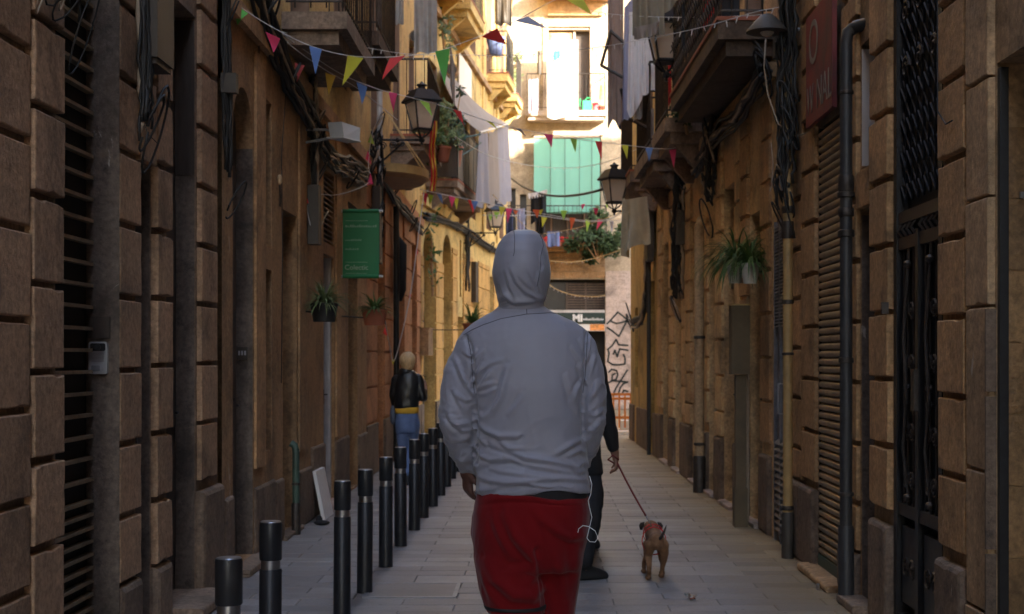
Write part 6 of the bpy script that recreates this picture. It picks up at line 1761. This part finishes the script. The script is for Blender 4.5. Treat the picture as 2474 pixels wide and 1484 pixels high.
# hem left uneven: lift the rim
ztop = EYE-(1166-CY)/F*YM
hemz = -.010*np.sin((co[:,0]+.25)*15)
m_ = co[:,2] < ztop
co[m_,2] += (hemz*np.clip((ztop-co[:,2])/.02,0,1))[m_]
set_co(me, co)
jacket = finish(me, 'jacket', M['jacket'], man, True, False)
bvh = BVHTree.FromObject(jacket, bpy.context.evaluated_depsgraph_get()) if False else None
def project(pts_px, obj, r, mat, name, parent, lift=.0008):
    """lay a thin seam on a cloth surface below the given photo line"""
    me_ = obj.data; off = WL[obj.name]
    bm = bmesh.new(); bm.from_mesh(me_); bm.normal_update(); tree = BVHTree.FromBMesh(bm)
    fine = []
    for i in range(len(pts_px)-1):
        for k in range(8): fine.append((pts_px[i][0]+(pts_px[i+1][0]-pts_px[i][0])*k/8, pts_px[i][1]+(pts_px[i+1][1]-pts_px[i][1])*k/8))
    fine.append(pts_px[-1]); out = []
    for x_, y_ in fine:
        o_ = Vector((0,0,EYE)); d_ = (P(x_, y_, YM)-o_).normalized()
        hit = tree.ray_cast(o_-off, d_)
        if hit[0] is not None: out.append(hit[0]+off+hit[1]*lift)
    bm.free()
    if len(out) > 3: return MB().tube(out, r, 5).build(name, mat, parent, True)
project([zh(*p_) for p_ in ((225,1035),(300,990),(400,945),(560,890),(780,850),(1000,838),(1120,855),(1220,890),(1330,950),(1345,1000))], jacket, .0011, M['jacket_seam'], 'yoke_seam', man)
project([zh(785,775), zh(790,848)], jacket, .0013, M['jacket_seam'], 'centre_seam', man)
project([(1130,815),(1137,850),(1141,900),(1146,950)], jacket, .0014, M['jacket_seam'], 'sleeve_seam', man)
project([(1420,806),(1417,860),(1414,905),(1408,950)], jacket, .0014, M['jacket_seam'], 'sleeve_seam', man)

# hood
hd = MB()
hd.loft([ring_px(y, xl, xr, b, YM+dy, n=32, ex=ex) for y, xl, xr, b, dy, ex in (
    (555,1246,1280,.020,.0,2),(560,1232,1296,.050,.0,2),(570,1218,1308,.078,.0,2.05),(588,1205,1318,.104,.0,2.1),(610,1196,1324,.120,.0,2.15),(638,1191,1328,.128,.0,2.2),
    (660,1188,1331,.128,.0,2.2),(680,1192,1329,.122,.0,2.2),(700,1197,1324,.110,-.002,2.2),(718,1201,1320,.098,-.004,2.2),(734,1205,1314,.088,-.004,2.2),(746,1204,1314,.082,.0,2.2),(760,1196,1322,.078,.0,2.1))])
me = fuse(hd, .0052, 4)
co = get_co(me); no = get_no(me)
co += no*(.0016*smooth_noise(co, 22, 4))[:,None]; set_co(me, co)
HF = [st(zh, [(600,450),(640,600),(700,720)], .008, .008), st(zh, [(640,430),(700,560),(790,660),(900,720)], .009, .009), st(zh, [(700,480),(790,580),(880,640)], .009, .006),
      st(zh, [(540,560),(580,660),(640,720)], .008, .006), st(zh, [(800,440),(860,560),(890,680)], .008, .007),
      st(zh, [(520,720),(600,690),(690,740),(800,735),(915,715)], .011, .013), st(zh, [(800,650),(860,690),(915,710)], .007, .008), st(zh, [(560,760),(640,745),(700,765)], .007, .008),
      st(zh, [(915,300),(925,360),(945,420),(925,470)], .007, .008), st(zh, [(930,260),(965,330),(975,430)], .007, .005), st(zh, [(900,470),(880,580),(910,690)], .008, .006)]
folds(me, [(a_, b_, c_*.62) for a_, b_, c_ in HF], YM)
bm = bmesh.new(); bm.from_mesh(me)
fz0, fz1 = EYE-(715-CY)/F*YM, EYE-(590-CY)/F*YM
kill = [v for v in bm.verts if v.co.y > YM+.045 and fz0-.01 < v.co.z < fz1 and abs(v.co.x+.058) < .075]
bmesh.ops.delete(bm, geom=kill, context='VERTS'); bm.to_mesh(me); bm.free()
hood = finish(me, 'hood', M['jacket'], man, True, False)
so = hood.modifiers.new('thickness', 'SOLIDIFY'); so.thickness = .003; so.offset = -1
project([zh(650,92),(1242,560),zh(682,180),zh(678,300),zh(668,330)], hood, .0012, M['jacket_seam'], 'hood_seam', man)
project([zh(895,120),zh(925,180),zh(935,240),zh(915,320),zh(912,420),zh(895,520),zh(880,600)], hood, .0013, M['jacket_seam'], 'hood_seam', man)

# dark shirt band between jacket and shorts
MB().loft([ring_px(y, xl, xr, b, YM, n=32, ex=2.4) for y, xl, xr, b in ((1160,1160,1416,.128),(1178,1158,1419,.132),(1200,1156,1420,.134),(1225,1158,1418,.130))]).build('undershirt', M['black_cloth'], man, True)
# shorts
sr = MB()
sr.loft([ring_px(y, xl, xr, b, YM, n=32, ex=2.4, tilt=0) for y, xl, xr, b in ((1186,1154,1421,.136),(1200,1151,1423,.140),(1240,1144,1425,.150),(1290,1140,1422,.152),(1330,1144,1412,.145),(1360,1150,1405,.135),(1375,1154,1400,.12))])
sr.loft([ring_px(y, xl, xr, b, YM+dy, n=26, ex=2.3) for y, xl, xr, b, dy in ((1300,1146,1308,.120,0),(1340,1144,1310,.122,-.01),(1380,1150,1316,.118,-.02),(1420,1158,1318,.112,-.03),(1450,1168,1318,.108,-.035),(1474,1180,1318,.104,-.04))])
sr.loft([ring_px(y, xl, xr, b, YM+dy, n=26, ex=2.3) for y, xl, xr, b, dy in ((1300,1280,1420,.115,.02),(1340,1280,1410,.112,.03),(1390,1286,1403,.112,.04),(1430,1290,1398,.110,.05),(1470,1294,1393,.108,.055),(1500,1296,1390,.106,.06))])
sr.loft([ring_px(y, xl, xr, b, YM+.02, n=20, ex=2) for y, xl, xr, b in ((1225,1148,1170,.03),(1250,1139,1170,.045),(1290,1137,1170,.05),(1318,1142,1170,.04),(1332,1150,1170,.02))])
me = fuse(sr, .006, 4)
zs_ = lambda x, y: (1002+x*.3246, 1002+y*.3246)
co = get_co(me); no = get_no(me)
co += no*(.003*smooth_noise(co, 8, 6, (1.6,1,.7)) + .004*crease(co, 7, 31, (1.6,1.2,.6)))[:,None]; set_co(me, co)
SF = [st(zs_, [(680,750),(740,900),(830,1010),(905,1090),(880,1150),(730,1165)], .014, .016), st(zs_, [(540,1090),(600,1230),(740,1350),(880,1360),(950,1290)], .015, .016),
      st(zs_, [(480,1090),(530,1250),(590,1390)], .012, .010), st(zs_, [(590,760),(640,900),(720,1050)], .013, .009), st(zs_, [(980,790),(1060,870),(1150,915),(1270,900)], .012, .011),
      st(zs_, [(900,700),(960,800),(1010,900)], .014, .007), st(zs_, [(470,640),(900,600),(1280,640)], .008, .006), st(zs_, [(1000,1000),(1080,1150),(1120,1350)], .016, .007),
      st(zs_, [(1180,960),(1210,1100),(1190,1300)], .014, .007), st(zs_, [(850,1250),(900,1200),(940,1180)], .009, .006)]
folds(me, [(a_, b_*1.4, c_*.8) for a_, b_, c_ in SF], YM)
co = get_co(me); no = get_no(me); x = CX+F*co[:,0]/co[:,1]; y = CY-F*(co[:,2]-EYE)/co[:,1]
groove([(1298,1330),(1306,1375),(1314,1430),(1318,1480)], .010, .014)
# the waistband sits lower on the right
top = np.clip((co[:,2]-(EYE-(1215-CY)/F*YM))/.03, 0, 1); dz = np.clip((x-1230)/120, 0, 1)*.022 - np.clip((x-1330)/90,0,1)*.006
co[:,2] -= top*dz
set_co(me, co)
shorts = finish(me, 'shorts', M['shorts'], man, True, False)
for rg, x0_, x1_, dy, b in (((1457,1464),1171,1319,-.036,.1095),((1468,1478),1174,1319,-.04,.106)):
    pass
MB().loft([ring_px(y, xl, xr, b, YM-.037, n=32, ex=2.3) for y, xl, xr, b in ((1455,1170,1319,.1085),(1456,1169,1320,.111),(1463,1172,1320,.110),(1464,1174,1319,.107))]).build('hem_stripe', M['shorts_black'], man, True)
# earphone wire
wp = [(1424,1150),(1430,1170),(1427,1195),(1421,1210),(1424,1225),(1430,1250),(1424,1275),(1418,1300),(1425,1309),(1438,1310),(1445,1300),(1438,1283),(1422,1272),(1408,1270),(1398,1278),(1396,1287)]
t = MB().tube([P(x_, y_, YM-.125 if i > 6 else YM-.06) for i, (x_, y_) in enumerate(wp)], .0012, 5).build('earphone_wire', M['wire_white'], None, True)
t['label'] = 'thin white earphone wire looping from the man\'s right pocket'; t['category'] = 'earphone wire'

# ------------------------------------------------------------ the person in dark clothes with the leash
YD = 9.5
def PD(x, y, d=0.0):
    v = P(x, y, YD); v.y += d; return v
per = thing('person', 'person in dark clothes holding the dog leash, mostly hidden behind the hooded man', 'person', (.26, YD, 0))
bd = MB(); head(bd, PD(1362, 838), 0, .9, neck=PD(1372, 885))
bd.loft([ring_px(y, xl, xr, b, YD, YD, n=18) for y, xl, xr, b in ((885,1345,1415,.07),(900,1330,1446,.09),(950,1336,1444,.10),(1050,1345,1440,.10),(1120,1340,1445,.11),(1170,1342,1448,.11))])
bd.capsule([PD(1443,895), PD(1462,990,-.02), PD(1486,1095,.03)], [.052,.043,.030])
bd.capsule([PD(1337,895), PD(1322,990,.02), PD(1330,1085,.12)], [.052,.043,.030])
hand(bd, PD(1487,1099,.03), (.12,-.15,-1), (-.9,.2,.1), 1.05, .95, 1)
hand(bd, PD(1331,1090,.12), (.1,.2,-1), (.9,.1,0), .7, .95, -1)
legs = ((PD(1420,1150), Vector((.34,9.30,.46)), Vector((.285,9.02,.085)), -1.1), (PD(1385,1150), Vector((.385,9.95,.47)), Vector((.385,10.45,.10)), -.3))
for hip, knee, ank, pt in legs:
    bd.capsule([hip, hip.lerp(knee,.5), knee, knee.lerp(ank,.4), ank], [.082,.076,.055,.055,.038])
    foot(bd, ank, pt, .74, h=.105)
finish(fuse(bd, .008, 3), 'body', M['skin'], per, True, False)
cl = MB()
cl.loft([ring_px(y, xl, xr, b, YD, YD, n=24) for y, xl, xr, b in ((880,1345,1418,.085),(900,1326,1450,.11),(935,1328,1452,.13),(1010,1334,1448,.13),(1080,1334,1452,.135),(1140,1330,1458,.145),(1148,1334,1456,.14))])
cl.capsule([PD(1440,892), PD(1462,990,-.02), PD(1482,1078,.02)], [.068,.058,.045]); cl.capsule([PD(1340,892), PD(1320,990,.02), PD(1328,1070,.10)], [.068,.058,.045])
me = fuse(cl, .010, 3); co = get_co(me); no = get_no(me); co += no*(.006*smooth_noise(co, 13, 2, (1,1,1.6)))[:,None]; set_co(me, co)
finish(me, 'coat', M['black_cloth'], per, True, False)
cl = MB()
cl.ell(PD(1362, 828, -.02), (.088,.105,.11), nu=18, nv=12)
cl.build('hair', M['dark'], per, True)
cl = MB()
cl.loft([ring_px(y, xl, xr, b, YD, YD, n=20) for y, xl, xr, b in ((1135,1342,1450,.125),(1160,1340,1452,.13),(1185,1345,1448,.12))])
for hip, knee, ank, pt in legs: cl.capsule([hip, hip.lerp(knee,.5), knee, knee.lerp(ank,.5), ank+Vector((0,0,.03))], [.095,.088,.072,.068,.062], 16)
me = fuse(cl, .010, 3); co = get_co(me); no = get_no(me); co += no*(.005*smooth_noise(co, 14, 5, (1,1,1.4)))[:,None]; set_co(me, co)
finish(me, 'trousers', M['navy_cloth'] if False else M['black_cloth'], per, True, False)
for hip, knee, ank, pt in legs: shoe_mesh(ank, pt, .9, 0, ank.z/.9).build('shoe', M['shoe'], per, True)

# ------------------------------------------------------------ the blonde woman
YW = 15.8
def PW(x, y, d=0.0):
    v = P(x, y, YW); v.y += d; return v
wom = thing('person', 'blonde woman from behind in a black leather jacket, yellow top and blue jeans', 'person', (PW(985,0).x, YW, 0))
bd = MB(); head(bd, PW(984, 872), -.3, .78, neck=PW(986, 902))
bd.loft([ring_px(y, xl, xr, b, YW, YW, n=18) for y, xl, xr, b in ((900,975,1000,.05),(912,960,1012,.07),(950,960,1010,.08),(990,958,1010,.085),(1020,956,1012,.09),(1040,958,1010,.085))])
bd.capsule([PW(958,918), PW(950,955,.02), PW(956,985,.10)], [.040,.033,.025]); bd.capsule([PW(1012,916), PW(1024,962,-.01), PW(1026,940,.14)], [.040,.033,.025])
hand(bd, PW(956,987,.11), (.2,.8,-.3), (.3,0,-.9), .6, .8, 1); hand(bd, PW(1026,936,.14), (-.1,.4,.8), (-.8,.3,0), .8, .8, -1)
lw = ((PW(972,1025), PW(974,1085), Vector((PW(978,0).x,YW-.05,.08))), (PW(998,1025), PW(994,1085,.03), Vector((PW(987,0).x,YW-.1,.08))))
for hip, knee, ank in lw: bd.capsule([hip, knee, ank], [.070,.048,.032]); foot(bd, ank, 0, .62, h=.11)
finish(fuse(bd, .009, 3), 'body', M['skin'], wom, True, False)
cl = MB()
cl.loft([ring_px(y, xl, xr, b, YW, YW, n=24) for y, xl, xr, b in ((897,972,1002,.065),(908,960,1012,.085),(925,953,1018,.10),(955,953,1014,.105),(982,952,1012,.105),(988,954,1010,.10))])
cl.capsule([PW(958,917), PW(951,955,.0), PW(955,984,.07)], [.056,.048,.038]); cl.capsule([PW(1010,915), PW(1022,963,-.02), PW(1023,946,.10)], [.058,.048,.038])
cl.ell(PW(980,898), (.08,.09,.05))
me = fuse(cl, .010, 3); co = get_co(me); no = get_no(me); co += no*(.005*smooth_noise(co, 16, 2))[:,None]; set_co(me, co)
finish(me, 'leather_jacket', M['leather'], wom, True, False)
MB().loft([ring_px(y, xl, xr, b, YW, YW, n=24) for y, xl, xr, b in ((978,957,1009,.09),(986,954,1012,.103),(996,954,1012,.105),(999,957,1010,.10))]).build('yellow_top', M['yellow_knit'], wom, True)
cl = MB()
cl.loft([ring_px(y, xl, xr, b, YW, YW, n=22) for y, xl, xr, b in ((994,958,1009,.095),(1010,955,1012,.11),(1028,954,1012,.115),(1045,956,1010,.10))])
for hip, knee, ank in lw: cl.capsule([hip, knee, ank+Vector((0,0,.05))], [.080,.058,.042], 16)
me = fuse(cl, .009, 3); co = get_co(me); no = get_no(me); co += no*(.004*smooth_noise(co, 18, 5, (1,1,1.4)))[:,None]; set_co(me, co)
finish(me, 'jeans', M['jeans'], wom, True, False)
cl = MB().ell(PW(985, 870, -.012), (.090,.095,.094), nu=20, nv=13).ell(PW(986, 882, -.03), (.070,.06,.07), nu=16, nv=10)
me = fuse(cl, .007, 2); co = get_co(me); no = get_no(me); co += no*(.004*smooth_noise(co, 60, 5, (1,1,.3)))[:,None]; set_co(me, co)
finish(me, 'hair', M['hair_blonde'], wom, True, False)
for hip, knee, ank in lw: shoe_mesh(ank, 0, .8, 0, .1).build('shoe', M['shoe'], wom, True)
t = thing('shoulder_bag', 'small grey bag hanging at the blonde woman\'s left side', 'bag', tuple(PW(949,1010)))
MB().ell(PW(949,1003,.02), (.035,.06,.11), nu=14, nv=9).build('bag_body', M['bag_grey'], t, True)
MB().tube([PW(951,985,.02), PW(953,950,.0), PW(965,912,-.03)], .006, 5).build('strap', M['bag_grey'], t)

# ------------------------------------------------------------ the dog (walking away from us)
dog = thing('dog', 'small brown terrier with dark ears and raised tail, walking away on a red leash', 'dog', (.745, 9.0, 0))
DX = P(1587, 0, 9.0).x
def D(x, y, z): return Vector((DX+x, 9.12+y, z))
db = MB()
# trunk: broad haunches, tucked belly, deep chest, neck carried forward and up
def tr(y, z, a, b): return [D(.86*a*math.cos(2*math.pi*k/18), y, z+b*math.sin(2*math.pi*k/18)) for k in range(18)]
db.loft([tr(-.175,.247,.020,.025), tr(-.165,.247,.044,.046), tr(-.13,.245,.060,.058), tr(-.07,.243,.055,.054), tr(.0,.240,.053,.052), tr(.07,.236,.060,.066), tr(.13,.238,.062,.070), tr(.17,.248,.050,.056), tr(.19,.255,.02,.03)])
db.capsule([D(.0,.14,.245), D(-.005,.20,.265), D(-.008,.235,.282)], [.055,.046,.044])
db.ell(D(-.008,.25,.286), (.050,.062,.046), nu=16, nv=10)
db.capsule([D(-.008,.285,.275), D(-.008,.345,.262)], [.030,.022], 10)
# hind legs: thigh forward, hock back
for sx, fx, fy in ((-1,-.052,-.10),(1,.038,-.02)):
    db.capsule([D(sx*.038,-.12,.222), D(sx*.050,-.085,.150), D(sx*.046+ (fx-sx*.046)*.5, fy-.035+.0,.085), D(fx, fy,.022)], [.038,.026,.016,.013], 12)
    db.capsule([D(fx, fy-.005,.014), D(fx, fy+.035,.012)], [.018,.016], 10)
for sx, fx, fy in ((-1,-.060,.16),(1,.052,.09)):
    db.capsule([D(sx*.042,.12,.19), D(sx*.046,.115,.12), D(fx, fy-.01,.07), D(fx, fy,.022)], [.032,.020,.015,.013], 12)
    db.capsule([D(fx, fy-.005,.014), D(fx, fy+.03,.012)], [.018,.016], 10)
me = fuse(db, .0055, 2); co = get_co(me); no = get_no(me)
co += no*(.0022*smooth_noise(co, 70, 3) + .0015*smooth_noise(co, 140, 4))[:,None]; set_co(me, co)
body_ = finish(me, 'body', M['dog_fur'], dog, True, False)
for sx in (-1,1):
    b_ = D(-.008+sx*.042,.245,.312)
    MB().loft([[b_+Vector((sx*.0,-.004,.008)), b_+Vector((sx*.026,.0,.004)), b_+Vector((sx*.026,.02,.004)), b_+Vector((0,.022,.008))],
               [b_+Vector((sx*.006,-.01,-.012)), b_+Vector((sx*.036,-.004,-.014)), b_+Vector((sx*.036,.016,-.014)), b_+Vector((sx*.006,.016,-.012))],
               [b_+Vector((sx*.016,-.012,-.040)), b_+Vector((sx*.030,-.010,-.040)), b_+Vector((sx*.030,.004,-.040)), b_+Vector((sx*.016,.004,-.040))]]).build('ear', M['dog_dark'], dog, True)
MB().tube([D(.012,-.165,.262), D(.024,-.18,.28), D(.038,-.175,.305), D(.050,-.165,.332), D(.056,-.16,.348)], [.011,.010,.008,.005,.002], 8).build('tail', M['dog_dark'], dog, True)
MB().ell(D(-.008,.368,.262), (.012,.010,.010), nu=8, nv=6).build('nose', M['dark'], dog, True)
for sx in (-1,1): MB().ell(D(-.008+sx*.028,.295,.298), (.007,.007,.007), nu=8, nv=6).build('eye', M['dark'], dog, True)
for (fx, fy) in ((-.052,-.10),(.038,-.02),(-.060,.16),(.052,.09)): MB().ell(D(fx, fy+.022, .012), (.019,.026,.0125), nu=12, nv=8).build('paw', M['dog_dark'], dog, True)
t = thing('harness', 'red dog harness round the small dog\'s neck and chest', 'harness', tuple(D(0,.13,.27)))
MB().loft([[D(.062*r_*math.cos(2*math.pi*k/20), y_+.0, .255+.060*r_*math.sin(2*math.pi*k/20)) for k in range(20)] for y_, r_ in ((.165,1.0),(.165,1.08),(.182,1.08),(.182,1.0))], cap=False).build('collar', M['red_cloth'], t, True)
MB().loft([[D(.075*r_*math.cos(2*math.pi*k/20), y_, .218+.086*r_*math.sin(2*math.pi*k/20)) for k in range(20)] for y_, r_ in ((.09,1.0),(.09,1.06),(.108,1.06),(.108,1.0))], cap=False).build('chest_strap', M['red_cloth'], t, True)
MB().tube([D(0,.175,.304), D(0,.10,.303)], .008, 6).build('back_strap', M['red_cloth'], t)
hp = PD(1491, 1118, .0); e = D(-.015,.165,.312)
t = thing('leash', 'thin dark red leash running from the dark-clothed person\'s hand to the dog', 'leash', tuple(hp))
MB().tube(sag(hp, hp.lerp(e,.86), .01), .0065, 6).build('strap', plain('leash_red', (.16,.02,.018), .6), t, True)
MB().tube([hp.lerp(e,.86), hp.lerp(e,.9), e], [.007,.004,.004], 6).build('clip', M['steel'], t, True)
MB().tube([hp+Vector((.01,0,.02)), hp+Vector((-.03,-.02,.05)), hp+Vector((-.06,0,.02)), hp+Vector((-.02,.01,-.005)), hp], .006, 6).build('hand_loop', bpy.data.materials['leash_red'], t, True)
